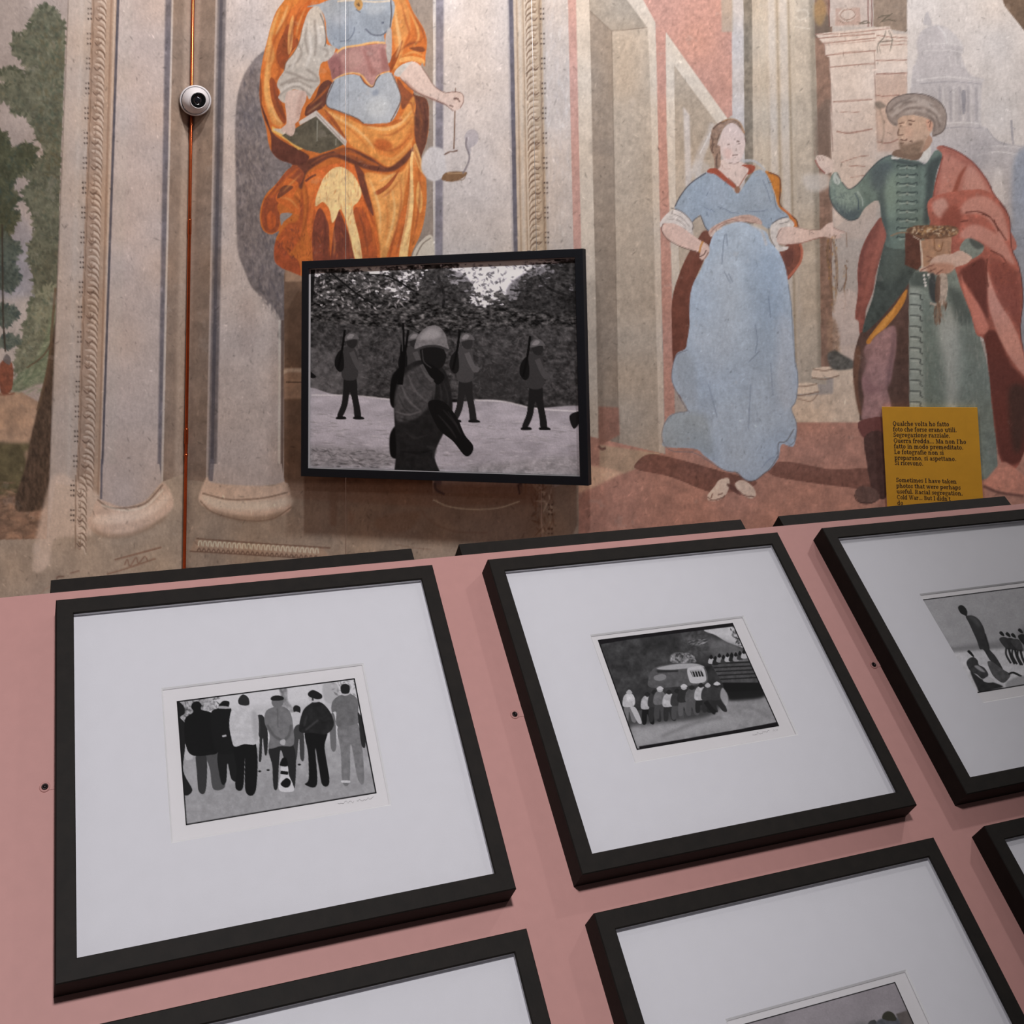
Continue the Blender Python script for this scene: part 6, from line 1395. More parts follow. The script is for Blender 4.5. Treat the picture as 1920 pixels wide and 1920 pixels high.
def painted_mat(name, rough, bump, bscale, grain_amt, gscale, spec=.3):
    """pigment laid down per point, with procedural grain and relief"""
    m, nt, b = new_mat(name)
    b.inputs['Roughness'].default_value = rough
    b.inputs['Specular IOR Level'].default_value = spec
    at = nt.nodes.new('ShaderNodeAttribute'); at.attribute_name = 'pigment'
    tc = nt.nodes.new('ShaderNodeTexCoord')
    n = nt.nodes.new('ShaderNodeTexNoise'); n.inputs['Scale'].default_value = gscale; n.inputs['Detail'].default_value = 6
    mr = nt.nodes.new('ShaderNodeMapRange'); mr.inputs['From Min'].default_value = .3; mr.inputs['From Max'].default_value = .7
    mr.inputs['To Min'].default_value = 1 - grain_amt; mr.inputs['To Max'].default_value = 1 + grain_amt
    mx = nt.nodes.new('ShaderNodeMix'); mx.data_type = 'RGBA'; mx.blend_type = 'MULTIPLY'; mx.inputs[0].default_value = 1.
    nt.links.new(tc.outputs['Object'], n.inputs['Vector']); nt.links.new(n.outputs['Fac'], mr.inputs['Value'])
    nt.links.new(at.outputs['Color'], mx.inputs[6]); nt.links.new(mr.outputs['Result'], mx.inputs[7])
    nt.links.new(mx.outputs[2], b.inputs['Base Color'])
    if bump:
        n2 = nt.nodes.new('ShaderNodeTexNoise'); n2.inputs['Scale'].default_value = bscale; n2.inputs['Detail'].default_value = 5
        u = nt.nodes.new('ShaderNodeBump'); u.inputs['Strength'].default_value = bump; u.inputs['Distance'].default_value = .003
        nt.links.new(tc.outputs['Object'], n2.inputs['Vector']); nt.links.new(n2.outputs['Fac'], u.inputs['Height']); nt.links.new(u.outputs['Normal'], b.inputs['Normal'])
    return m


M_FRESCO = painted_mat('fresco_plaster', .9, .12, 90, .05, 520, .2)
M_PRINT = painted_mat('photographic_print', .62, 0, 1, .02, 900, .08)
M_PINK = simple_mat('pink_paint', (189, 138, 132), .62, 0, .06, 700, .012, 60)
M_FRAME = simple_mat('black_stained_wood', (27, 23, 20), .66, 0, .10, 240, .15, 60, .2)
M_BIGFRAME = simple_mat('black_lacquered_frame', (20, 22, 28), .6, 0, .05, 240, .06, 60, .2)
M_MAT = simple_mat('white_mat_board', (212, 209, 214), .85, 0, .05, 1500, .006, 40)
M_BEVEL = simple_mat('mat_bevel', (226, 223, 224), .8)
M_PAPER = simple_mat('photo_paper', (214, 209, 211), .6, 0, 0, 1, .006, 20)
M_SPACER = simple_mat('white_spacer', (206, 204, 208), .7)
M_BACKING = simple_mat('backing_board', (86, 70, 56), .8)
M_COPPER = simple_mat('copper_pipe', (196, 98, 58), .27, 1., .05, 60, .12, 12)
M_WIRE = simple_mat('steel_wire', (196, 192, 190), .35, .8)
M_DOMEW = simple_mat('white_plastic', (206, 202, 204), .35, 0, 0, 1, .006, 20)
M_BLACKG = simple_mat('black_glossy_plastic', (10, 10, 12), .12)
M_LENS = simple_mat('lens_glass', (22, 22, 28), .05)
M_YELLOW = simple_mat('yellow_card', (206, 152, 36), .75, 0, .04, 900, .02, 30)
M_INK = simple_mat('dark_ink', (46, 30, 26), .8)
M_INK2 = simple_mat('pencil', (110, 106, 108), .9)
M_HOLE = simple_mat('dark_steel_screw', (34, 24, 24), .4, .6)
M_PLINTH = simple_mat('plinth_grey', (92, 84, 82), .7, 0, .05, 200, .03, 20)
M_FLOOR = simple_mat('terracotta_floor', (128, 84, 66), .55, 0, .1, 60, .1, 8)


def glass_mat():
    m = bpy.data.materials.new('picture_glass'); m.use_nodes = True
    nt = m.node_tree; nt.nodes.clear()
    out = nt.nodes.new('ShaderNodeOutputMaterial'); mix = nt.nodes.new('ShaderNodeMixShader')
    tr = nt.nodes.new('ShaderNodeBsdfTransparent'); gl = nt.nodes.new('ShaderNodeBsdfGlossy'); fr = nt.nodes.new('ShaderNodeFresnel')
    tr.inputs[0].default_value = (.985, .99, .99, 1); gl.inputs['Roughness'].default_value = .03; fr.inputs['IOR'].default_value = 1.22
    nt.links.new(fr.outputs[0], mix.inputs[0]); nt.links.new(tr.outputs[0], mix.inputs[1]); nt.links.new(gl.outputs[0], mix.inputs[2]); nt.links.new(mix.outputs[0], out.inputs[0])
    return m


M_GLASS = glass_mat()

# ------------------------------------------------------------------ mesh helpers
COL = scene.collection


def link(name, me, mat=None, parent=None):
    o = bpy.data.objects.new(name, me)
    COL.objects.link(o)
    if mat is not None and me is not None:
        me.materials.append(mat)
    if parent is not None:
        o.parent = parent
        o.matrix_parent_inverse = Matrix.Identity(4)
    return o


def tag(o, label, cat, group=None, kind=None):
    if label: o['label'] = label
    if cat: o['category'] = cat
    if group: o['group'] = group
    if kind: o['kind'] = kind
    return o


def thing(name, label, cat, basis, group=None):
    """empty whose axes are the thing's own axes (columns x, y, z and origin)"""
    o = bpy.data.objects.new(name, None)
    o.empty_display_size = .05
    COL.objects.link(o)
    x, y, z, p = basis
    o.matrix_world = Matrix(((x[0], y[0], z[0], p[0]), (x[1], y[1], z[1], p[1]), (x[2], y[2], z[2], p[2]), (0, 0, 0, 1)))
    return tag(o, label, cat, group)


def mesh(name, verts, faces, smooth=False):
    me = bpy.data.meshes.new(name)
    me.from_pydata([tuple(map(float, v)) for v in verts], [], faces)
    me.update()
    if smooth:
        for p in me.polygons: p.use_smooth = True
    return me


def box(x0, x1, y0, y1, z0, z1):
    v = [(x0, y0, z0), (x1, y0, z0), (x1, y1, z0), (x0, y1, z0), (x0, y0, z1), (x1, y0, z1), (x1, y1, z1), (x0, y1, z1)]
    f = [(3, 2, 1, 0), (4, 5, 6, 7), (0, 1, 5, 4), (1, 2, 6, 5), (2, 3, 7, 6), (3, 0, 4, 7)]
    return v, f


def box_mesh(name, *a):
    return mesh(name, *box(*a))


def bar_mesh(name, side, W, H, prof):
    """one mitred frame bar round an opening W x H (x right, y down, z out).
    prof: list of (t, z): t = distance outwards from the opening edge"""
    a = []; b = []
    for t, z in prof:
        if side == 'top': a.append((-t, -t, z)); b.append((W + t, -t, z))
        elif side == 'bottom': a.append((W + t, H + t, z)); b.append((-t, H + t, z))
        elif side == 'left': a.append((-t, H + t, z)); b.append((-t, -t, z))
        else: a.append((W + t, -t, z)); b.append((W + t, H + t, z))
    n = len(prof)
    v = a + b
    f = [(i, (i + 1) % n, n + (i + 1) % n, n + i) for i in range(n)]
    f += [tuple(range(n))[::-1], tuple(range(n, 2 * n))]
    me = mesh(name, v, f)
    import bmesh as _bm
    bm = _bm.new(); bm.from_mesh(me); _bm.ops.recalc_face_normals(bm, faces=bm.faces); bm.to_mesh(me); bm.free()
    return me


def tube(name, pts, r, seg=12, caps=True):
    P = [Vector(p) for p in pts]
    v = []; f = []
    for i, p in enumerate(P):
        d = (P[min(i + 1, len(P) - 1)] - P[max(i - 1, 0)]).normalized()
        s = d.cross(Vector((1, 0, 0)) if abs(d.x) < .9 else Vector((0, 1, 0))).normalized(); t = d.cross(s)
        rr = r[i] if isinstance(r, (list, tuple)) else r
        for k in range(seg):
            a = 2 * math.pi * k / seg
            v.append(p + s * math.cos(a) * rr + t * math.sin(a) * rr)
    for i in range(len(P) - 1):
        for k in range(seg):
            f.append((i * seg + k, i * seg + (k + 1) % seg, (i + 1) * seg + (k + 1) % seg, (i + 1) * seg + k))
    if caps:
        f.append(tuple(range(seg))[::-1]); f.append(tuple(range((len(P) - 1) * seg, len(P) * seg)))
    return mesh(name, v, f, True)


def lathe(name, prof, seg=40):
    """profile (radius, z) turned round the z axis"""
    v = []; f = []
    n = len(prof)
    for k in range(seg):
        a = 2 * math.pi * k / seg
        for r, z in prof: v.append((r * math.cos(a), r * math.sin(a), z))
    for k in range(seg):
        for i in range(n - 1):
            f.append((k * n + i, ((k + 1) % seg) * n + i, ((k + 1) % seg) * n + i + 1, k * n + i + 1))
    me = mesh(name, v, f, True)
    import bmesh as _bm
    bm = _bm.new(); bm.from_mesh(me); _bm.ops.remove_doubles(bm, verts=bm.verts, dist=1e-6); _bm.ops.recalc_face_normals(bm, faces=bm.faces); bm.to_mesh(me); bm.free()
    return me


def paint_grid(name, xs, ys, to_world, field, z=0., flip=False):
    """finely divided rectangle in local (x, y) with a pigment at every point"""
    nx, ny = len(xs), len(ys)
    X, Y = np.meshgrid(xs, ys)
    L = np.stack([X.ravel(), Y.ravel(), np.full(nx * ny, z)], 1).astype(np.float32)
    Wd = to_world(L.astype(float))
    rgb = field(to_px(Wd)) if callable(field) else field.sample(to_px(Wd))
    me = bpy.data.meshes.new(name)
    me.vertices.add(nx * ny); me.vertices.foreach_set('co', L.ravel())
    i = np.arange((nx - 1) * (ny - 1)); r = i // (nx - 1); c = i % (nx - 1); b = r * nx + c
    q = np.stack([b, b + 1, b + nx + 1, b + nx], 1) if not flip else np.stack([b, b + nx, b + nx + 1, b + 1], 1)
    nf = len(q)
    me.loops.add(nf * 4); me.loops.foreach_set('vertex_index', q.ravel().astype(np.int32))
    me.polygons.add(nf); me.polygons.foreach_set('loop_start', (np.arange(nf) * 4).astype(np.int32)); me.polygons.foreach_set('loop_total', np.full(nf, 4, np.int32))
    me.update(calc_edges=True)
    at = me.color_attributes.new('pigment', 'FLOAT_COLOR', 'POINT')
    at.data.foreach_set('color', np.concatenate([rgb, np.ones((len(rgb), 1))], 1).astype(np.float32).ravel())
    return me


# ------------------------------------------------------------------ room
def graded(a, b, lo, hi, step, coarse=.03):
    """positions lo..hi, fine between a and b"""
    p = list(np.arange(a, b, step)) + [b]
    pre = list(np.arange(lo, a - coarse / 2, coarse)) if lo < a - 1e-6 else []
    post = list(np.arange(hi, b + coarse / 2, -coarse))[::-1] if hi > b + 1e-6 else []
    return np.array(pre + p + post)


FB = fresco_back(); lower_wall(FB); seated_figure(FB); blue_lady(FB); turbaned_man(FB); age(FB, 600)
FL = age(fresco_left(), 500)

wall = thing('wall_back', None, None, (WXD, UP, np.cross(WXD, UP), CORNER))
wall_w = lambda L: CORNER + np.outer(L[:, 0], WXD) + np.outer(L[:, 1], UP)
bpy.data.objects.remove(wall)
xs = graded(0.0, 3.50, 0.0, 4.4, .0034)
ys = graded(0.60, 3.18, 0.0, 4.9, .0039)
wb = link('wall_back', paint_grid('wall_back', xs, ys, wall_w, FB), M_FRESCO)
wb.matrix_world = Matrix(((WXD[0], 0, WNN[0], CORNER[0]), (WXD[1], 0, WNN[1], CORNER[1]), (0, 1, 0, 0), (0, 0, 0, 1)))
tag(wb, 'frescoed back wall with a seated figure, a lady in blue and a turbaned man', None, None, 'structure')
lwall_w = lambda L: CORNER + np.outer(np.minimum(L[:, 0], 2.55), LXD) + np.outer(L[:, 1], UP)
xs = graded(0.0, 1.30, 0.0, 6.2, .0045, .03)
ys = graded(0.60, 3.1, 0.0, 4.9, .0042)
wl = link('wall_left', paint_grid('wall_left', xs, ys, lwall_w, FL, flip=True), M_FRESCO)
wl.matrix_world = Matrix(((LXD[0], 0, LNN[0], CORNER[0]), (LXD[1], 0, LNN[1], CORNER[1]), (0, 1, 0, 0), (0, 0, 0, 1)))
tag(wl, 'frescoed left wall with painted column and tree landscape', None, None, 'structure')
fl = link('floor', box_mesh('floor', -7, 7, -4, 7, -.05, 0), M_FLOOR)
tag(fl, 'terracotta coloured floor', None, None, 'structure')

# ------------------------------------------------------------------ display stand
FD = .075 * SC                       # depth of the frames
OW, OH = SC * 1.0, SC * .8555        # clear opening
BW = .0457 * SC                      # face width of a bar
PAN0 = FACE0 - PNN * FD              # panel surface under the first opening corner
RIDGE_V = -.116 * SC
U0, U1 = -.30 * SC, 3.92 * SC
V1 = 2.06 * SC
BTH = .022
BKD = -UP * math.cos(PANEL_TILT) + _bk * math.sin(PANEL_TILT)   # down the far slope
BKN = np.cross(BKD, -PXD)                                      # out of the far slope
if BKN @ UP < 0: BKN = -BKN
RIDGE = PAN0 + PDD * RIDGE_V
stand_base = RIDGE.copy(); stand_base[2] = 0
stand = thing('display_stand', 'pink painted two-sided sloping display stand carrying the white-matted frames', 'display stand', (PXD, _bk, UP, stand_base))


def to_local(P):
    P = np.asarray(P) - stand_base
    return (P @ PXD, P @ _bk, P @ UP)


def slab(p0, e1, l0, l1, e2, m0, m1, n, th):
    v = []
    for k in (-th, 0):
        for a, b in ((l0, m0), (l1, m0), (l1, m1), (l0, m1)):
            v.append(to_local(p0 + e1 * a + e2 * b + n * k))
    f = [(3, 2, 1, 0), (4, 5, 6, 7), (0, 1, 5, 4), (1, 2, 6, 5), (2, 3, 7, 6), (3, 0, 4, 7)]
    return v, f


def fixed(me):
    import bmesh as _bm
    bm = _bm.new(); bm.from_mesh(me); _bm.ops.recalc_face_normals(bm, faces=bm.faces); bm.to_mesh(me); bm.free()
    return me


SLOPE = V1 - RIDGE_V
zr_ = to_local(RIDGE)[2]
for nm, sg in (('front_board', -1), ('rear_board', 1)):           # boards meet in a mitred ridge
    sb, cb = math.sin(PANEL_TILT), math.cos(PANEL_TILT)
    sec = [(0, zr_), (sg * sb * SLOPE, zr_ - cb * SLOPE), (sg * sb * SLOPE - sg * BTH * cb, zr_ - cb * SLOPE - BTH * sb), (0, zr_ - BTH / sb)]
    v = [(U0, y, z) for y, z in sec] + [(U1, y, z) for y, z in sec]
    link(nm, fixed(mesh(nm, v, [(0, 1, 2, 3), (4, 5, 6, 7), (0, 1, 5, 4), (1, 2, 6, 5), (2, 3, 7, 6), (3, 0, 4, 7)])), M_PINK, stand)
foot_f = to_local(RIDGE + PDD * SLOPE); foot_b = to_local(RIDGE + BKD * SLOPE)
for u in (U0 + .012, U1 - .012):      # end gables
    zr = to_local(RIDGE)[2]
    tri = [(foot_f[1] + .03, foot_f[2]), (foot_b[1] - .03, foot_b[2]), (0, zr - .035)]
    v = [(u - .009, a, b) for a, b in tri] + [(u + .009, a, b) for a, b in tri]
    link('end_gable', fixed(mesh('end_gable', v, [(0, 1, 2), (3, 4, 5), (0, 1, 4, 3), (1, 2, 5, 4), (2, 0, 3, 5)])), M_PINK, stand)
link('plinth', box_mesh('plinth', U0 + .05, U1 - .05, foot_f[1] + .06, foot_b[1] - .06, 0, foot_f[2] + .01), M_PLINTH, stand)


# ------------------------------------------------------------------ frames on the stand
REC = .010                            # mat lies this far below the frame face
def frame_profile(d, w, rec):
    c = .0012
    return [(0, d - .0035), (0, d - c), (c, d), (w - c, d), (w, d - c), (w, 0), (.009, 0), (.009, d - .0035)]


def add_bars(root, W, H, d, w, rec, mat):
    for s in ('top', 'right', 'bottom', 'left'):
        link('frame_bar', bar_mesh('frame_bar', s, W, H, frame_profile(d, w, rec)), mat, root)


def stand_uv(x, y, w):                # photograph point -> opening coordinates at height w above the board
    P = on_plane(x, y, PAN0 + PNN * w, PNN) - PAN0
    return P @ PXD, P @ PDD


# windows measured on the first frame, re-used for its twins
zm = FD - REC
WIN = [stand_uv(302, 1290, zm), stand_uv(734, 1511, zm)]
W_L, W_T, W_R, W_B = .2145 * SC, .247 * SC, .772 * SC, .6485 * SC
_sh = np.array(stand_uv(520, 1410, zm)) - np.array(stand_uv(520, 1410, FD))
W_L += _sh[0]; W_R += _sh[0]; W_T += _sh[1]; W_B += _sh[1]
_sh2 = np.array(stand_uv(520, 1410, zm - .003)) - np.array(stand_uv(520, 1410, FD))


def mat_mesh(W, H, l, t, r, b, z, th, bev):
    o = [(-.006, -.006), (W + .006, -.006), (W + .006, H + .006), (-.006, H + .006)]
    i = [(l, t), (r, t), (r, b), (l, b)]
    k = [(l + bev, t + bev), (r - bev, t + bev), (r - bev, b - bev), (l + bev, b - bev)]
    v = [(x, y, z) for x, y in o] + [(x, y, z) for x, y in i] + [(x, y, z - th) for x, y in k] + [(x, y, z - th) for x, y in o]
    f = []
    for j in range(4):
        n = (j + 1) % 4
        f.append((j, n, 4 + n, 4 + j)); f.append((8 + n, 8 + j, 12 + j, 12 + n)); f.append((n, j, 12 + j, 12 + n))
    me = mesh('mat_board', v, f)
    g2 = [(4, 5, 9, 8), (5, 6, 10, 9), (6, 7, 11, 10), (7, 4, 8, 11)]
    mb = mesh('window_bevel', v[4:12], [tuple(q - 4 for q in p) for p in g2])
    return fixed(me), mb


def scribble(root, x0, y0, w, z, seed, mat):
    """illegible pencil signature"""
    R = random.Random(seed)
    pts = []
    n = 26
    for i in range(n):
        pts.append((x0 + w * i / n, y0 + (R.random() - .5) * .0042, z))
    v = []; f = []
    for i in range(n - 1):
        (xa, ya, _), (xb, yb, _) = pts[i], pts[i + 1]
        if R.random() < .18: continue
        k = len(v)
        v += [(xa, ya - .00022, z), (xb, yb - .00022, z), (xb, yb + .00022, z), (xa, ya + .00022, z)]
        f.append((k, k + 1, k + 2, k + 3))
    return link('signature', mesh('signature', v, f), mat, root)


def stand_frame(label, u, v, field=None, img=None, group='framed photographs on the sloping stand', step=.0008, far=False, sign=0):
    """frame hung on the near slope; u, v = opening corner on the board"""
    P0 = PAN0 + PXD * u + PDD * v
    root = thing('framed_photograph', label, 'picture frame', (PXD, PDD, PNN, P0), group)
    add_bars(root, OW, OH, FD, BW, REC, M_FRAME)
    for s in ('top', 'right', 'bottom', 'left'):
        link('spacer', bar_mesh('spacer', s, OW - .0, OH - .0, [(.0012, zm), (.0012, FD - .0047), (.007, FD - .0047), (.007, zm)]), M_SPACER, root)
    me, mb = mat_mesh(OW, OH, W_L, W_T, W_R, W_B, zm, .0022, .0022)
    mo = link('mat_board', me, M_MAT, root)
    link('window_bevel', mb, M_BEVEL, mo)
    zp = zm - .0030
    paper = link('photo_paper', box_mesh('photo_paper', W_L - .012, W_R + .012, W_T - .012, W_B + .012, zp - .0006, zp), M_PAPER, root)
    link('backing_board', box_mesh('backing_board', -.0075, OW + .0075, -.0075, OH + .0075, .001, .006), M_BACKING, root)
    l, t, r, b = img
    nx = int((r - l) / step); ny = int((b - t) / step)
    tw = lambda L: P0 + np.outer(L[:, 0], PXD) + np.outer(L[:, 1], PDD) + np.outer(L[:, 2], PNN)
    link('photograph', paint_grid('photograph', np.linspace(l, r, nx), np.linspace(t, b, ny), tw, field, zp + .0002, flip=False), M_PRINT, root)
    if sign:
        scribble(root, r - .055, b + .0055, .052, zp + .0002, sign, M_INK2)
    link('glass_pane', box_mesh('glass_pane', -.005, OW + .005, -.005, OH + .005, FD - .0044, FD - .0026), M_GLASS, root)
    return root


def img_rect(l, t, r, b):
    return (l * SC + _sh2[0], t * SC + _sh2[1], r * SC + _sh2[0], b * SC + _sh2[1])


PITCH_U, PITCH_V = 1.2763 * SC, 1.0388 * SC


def bordered(F, w=1.5, v=14):
    """sampler with a fine black keyline round the print"""
    return F


def keyline(F, root_uv, rect, w):
    pass


F_MEN, F_BUS, F_BEACH, F_HAT, F_SOL = print_men(), print_bus(), print_beach(), print_hat(), print_soldiers()


def key_on(F, u, v, rect, wpx):
    """draw the black keyline of the negative along the rim of the print"""
    zp = zm - .0028
    c = []
    for a, b in ((rect[0], rect[1]), (rect[2], rect[1]), (rect[2], rect[3]), (rect[0], rect[3])):
        c.append(to_px((PAN0 + PXD * (u + a) + PDD * (v + b) + PNN * zp)[None])[0])
    F.off = (0., 0., 1.)
    for i in range(4):
        F.L([c[i], c[(i + 1) % 4]], wpx, g(16, (1.05, .95, 1.05)), 1, 0, False)


IM1 = img_rect(.2515, .289, .7392, .6125)
IM2 = img_rect(.2357, .2667, .7236, .6138)
IM3 = img_rect(.209, .2692, .6966, .6150)
IM4 = img_rect(.2374, .2683, .7252, .6140)
key_on(F_MEN, 0, 0, IM1, 4.6); key_on(F_BUS, PITCH_U, 0, IM2, 4.0); key_on(F_BEACH, 2 * PITCH_U, 0, IM3, 3.6); key_on(F_HAT, PITCH_U, PITCH_V, IM4, 3.4)
_l = W_L, W_R
stand_frame('black framed white-matted photograph of men standing seen from behind', 0, 0, F_MEN, IM1, sign=3)
stand_frame('black framed white-matted photograph of a crowd pushing a bus', PITCH_U, 0, F_BUS, IM2, sign=5)
stand_frame('black framed white-matted photograph of people on a beach', 2.556 * SC, 0, F_BEACH, IM3, sign=7)
stand_frame('black framed white-matted photograph with a hatted figure, below the bus photograph', PITCH_U, PITCH_V, F_HAT, IM4)


def haze_field(seed):
    R = np.random.RandomState(seed)
    def f(px):
        h = (px[:, 1] - px[:, 1].min()) / (np.ptp(px[:, 1]) + 1e-6)
        v = .30 - .2 * h + .04 * np.sin(px[:, 0] * .05 + seed) + .02 * R.randn(len(px))
        return np.clip(np.stack([v, v * .98, v], 1), .01, 1)
    return f


stand_frame('black framed white-matted photograph below the photograph of the standing men', 0, PITCH_V, haze_field(2), IM1, step=.003)
stand_frame('black framed white-matted photograph at lower right corner, below the beach photograph', 2.556 * SC, PITCH_V, haze_field(5), IM1, step=.003)


# frames on the far slope, only their upper edges show over the ridge
def far_frame(label, u, drop):
    P0 = RIDGE + BKD * (BW + drop) + PXD * u
    root = thing('framed_photograph', label, 'picture frame', (PXD, BKD, BKN, P0), 'framed photographs on the far slope of the stand')
    add_bars(root, OW, OH, FD, BW, REC, M_FRAME)
    me, mb = mat_mesh(OW, OH, W_L, W_T, W_R, W_B, zm, .0022, .0022)
    mo = link('mat_board', me, M_MAT, root); link('window_bevel', mb, M_BEVEL, mo)
    zp = zm - .003
    link('photo_paper', box_mesh('photo_paper', W_L - .012, W_R + .012, W_T - .012, W_B + .012, zp - .0006, zp), M_PAPER, root)
    link('backing_board', box_mesh('backing_board', -.0075, OW + .0075, -.0075, OH + .0075, .001, .006), M_BACKING, root)
    tw = lambda L: P0 + np.outer(L[:, 0], PXD) + np.outer(L[:, 1], BKD) + np.outer(L[:, 2], BKN)
    link('photograph', paint_grid('photograph', np.linspace(IM1[0], IM1[2], 40), np.linspace(IM1[1], IM1[3], 30), tw, haze_field(int(u * 10) + 1), zp + .0002), M_PRINT, root)
    link('glass_pane', box_mesh('glass_pane', -.005, OW + .005, -.005, OH + .005, FD - .0044, FD - .0026), M_GLASS, root)


FARS = [('black frame edge peeking over the pink ridge behind the standing men photograph', -.010 * SC), ('black frame edge peeking over the pink ridge behind the bus photograph', 1.245 * SC), ('black frame edge peeking over the pink ridge in front of the yellow card', 2.50 * SC)]
FAR_DROP = .021
for lb, u in FARS:
    far_frame(lb, u, FAR_DROP)

# security screws beside the frames
for (x, y, lb) in ((84, 1476, 'dark screw head in the pink board left of the standing men photograph'), (965, 1340, 'dark screw head in the pink board left of the bus photograph'), (1638, 1247, 'dark screw head in the pink board left of the beach photograph')):
    P = on_plane(x, y, PAN0, PNN)
    t = thing('security_screw', lb, 'screw', (PXD, PDD, PNN, P), 'screws between the frames')
    link('washer', lathe('washer', [(0, 0), (.0068, 0), (.0066, .0012), (.0042, .0014), (.0042, .0006), (0, .0006)], 24), M_PINK, t)
    link('screw_head', lathe('screw_head', [(.0042, .0004), (.004, .002), (.0026, .0026), (.0022, .0016), (0, .0014)], 20), M_HOLE, t)
    link('bracket_tab', box_mesh('bracket_tab', .005, .020, -.0045, .0045, 0, .0008), M_PINK, t)

# ------------------------------------------------------------------ hanging photograph
WALL_GAP = .055
HD = .034
HP0 = CORNER + WNN * (WALL_GAP + HD)
hc = [on_plane(x, y, HP0, WNN) for x, y in ((562.5, 488.5), (1091, 467.5), (1105, 911.5), (567, 892.5))]
hw = .5 * (np.linalg.norm(hc[1] - hc[0]) + np.linalg.norm(hc[2] - hc[3])); hh = .5 * (np.linalg.norm(hc[3] - hc[0]) + np.linalg.norm(hc[2] - hc[1]))
ctr = sum(hc) / 4
HB = .031
HO = ctr - WXD * (hw / 2 - HB) + UP * (hh / 2 - HB) - WNN * HD      # opening corner at the back plane
hang = thing('framed_photograph', 'large black framed photograph of soldiers hanging on wires before the fresco', 'picture frame', (WXD, -UP, WNN, HO))
hW, hH = hw - 2 * HB, hh - 2 * HB
for s in ('top', 'right', 'bottom', 'left'):
    link('frame_bar', bar_mesh('frame_bar', s, hW, hH, frame_profile(HD, HB, .0035)), M_BIGFRAME, hang)
link('backing_board', box_mesh('backing_board', -.0085, hW + .0085, -.0085, hH + .0085, .001, .006), M_BACKING, hang)
link('print_mount', box_mesh('print_mount', -.008, hW + .008, -.008, hH + .008, .007, .0235), M_SPACER, hang)
tw = lambda L: HO + np.outer(L[:, 0], WXD) + np.outer(L[:, 1], -UP) + np.outer(L[:, 2], WNN)
link('photograph', paint_grid('photograph', np.linspace(.005, hW - .003, 400), np.linspace(.003, hH - .003, 320), tw, F_SOL, .0239), M_PRINT, hang)
for k in (.16, .83):
    link('hook', box_mesh('hook', hW * k - .006, hW * k + .006, -HB - .004, -HB + .03, -.006, .004), M_WIRE, hang)


def wall_local(x, y, off=0.):
    P = on_plane(x, y, CORNER + WNN * off, WNN) - CORNER
    return P @ WXD, P[2]


for x, lb in ((648, 'thin steel hanging wire left, over the seated figure'), (1010, 'thin steel hanging wire right, over the scroll border')):
    a, _ = wall_local(x, 700, WALL_GAP - .008)
    p = CORNER + WXD * a + WNN * (WALL_GAP - .010)
    w = link('hanging_wire', tube('hanging_wire', [(p[0], p[1], .35), (p[0], p[1], 2.), (p[0], p[1], 4.85)], .0011, 6), M_WIRE)
    tag(w, lb, 'wire', 'picture hanging wires')

# ------------------------------------------------------------------ copper pipe and dome camera
bis = (WXD + LXD); bis /= np.linalg.norm(bis)
pp = CORNER + bis * .018
pipe = thing('copper_pipe', 'bright copper pipe running up the frescoed corner', 'pipe', (np.array([1., 0, 0]), np.array([0, 1., 0]), UP, np.array([pp[0], pp[1], 0.])))
link('tube', tube('tube', [(0, 0, .02), (0, 0, 2.), (0, 0, 4.88)], .0068, 16), M_COPPER, pipe)
for y in (425, 818):
    r = ray_px(350, y); z = EYE[2] + r[2] / r[1] * pp[1]
    link('coupling', lathe('coupling', [(.0068, z - .032), (.0082, z - .032), (.0084, z - .028), (.0084, z + .028), (.0082, z + .032), (.0068, z + .032)], 20), M_COPPER, pipe)
for z in (1.15, 2.1, 3.4):
    link('pipe_clip', lathe('pipe_clip', [(.0068, z - .006), (.0078, z - .006), (.0078, z + .006), (.0068, z + .006)], 20), M_COPPER, pipe)

dc = CORNER + bis * .105
rr = ray_px(366.5, 188.5); rr = EYE + rr * ((dc[1] - EYE[1]) / rr[1])
dz = EYE - rr; dz /= np.linalg.norm(dz)
dx = np.cross(UP, dz); dx /= np.linalg.norm(dx); dy = np.cross(dz, dx)
dome = thing('dome_camera', 'white round security camera with black lens on the copper pipe', 'security camera', (dx, dy, dz, rr - dz * .03))
link('base_ring', lathe('base_ring', [(0, -.03), (.055, -.03), (.064, -.024), (.0655, .004), (.0635, .014), (.0605, .017), (.058, .015)], 48), M_DOMEW, dome)
R_ = .0585
arc = [(R_ * math.cos(a), R_ * math.sin(a)) for a in np.linspace(.12, .93, 12)]
ball = link('camera_ball', lathe('camera_ball', arc, 48), M_DOMEW, dome)
lens = link('lens_housing', lathe('lens_housing', [arc[-1], (.0352, .049), (.0335, .0505), (.032, .0495), (.0315, .046), (0, .046)], 40), M_DOMEW, dome)
face = link('lens_face', lathe('lens_face', [(.0313, .0462), (.0313, .0485), (.030, .0490), (.016, .0486), (.015, .0475), (0, .0475)], 40), M_BLACKG, lens)
glassl = link('lens', lathe('lens', [(.0148, .0476), (.011, .0496), (.006, .0506), (0, .051)], 28), M_LENS, lens)
tilt = Matrix.Rotation(.24, 4, 'Y') @ Matrix.Rotation(-.03, 4, 'X')
for o in (ball, lens):
    o.matrix_local = tilt
link('pipe_bracket', tube('pipe_bracket', [(0, 0, -.028), (0, 0, -.065)], .022, 20), M_DOMEW, dome)

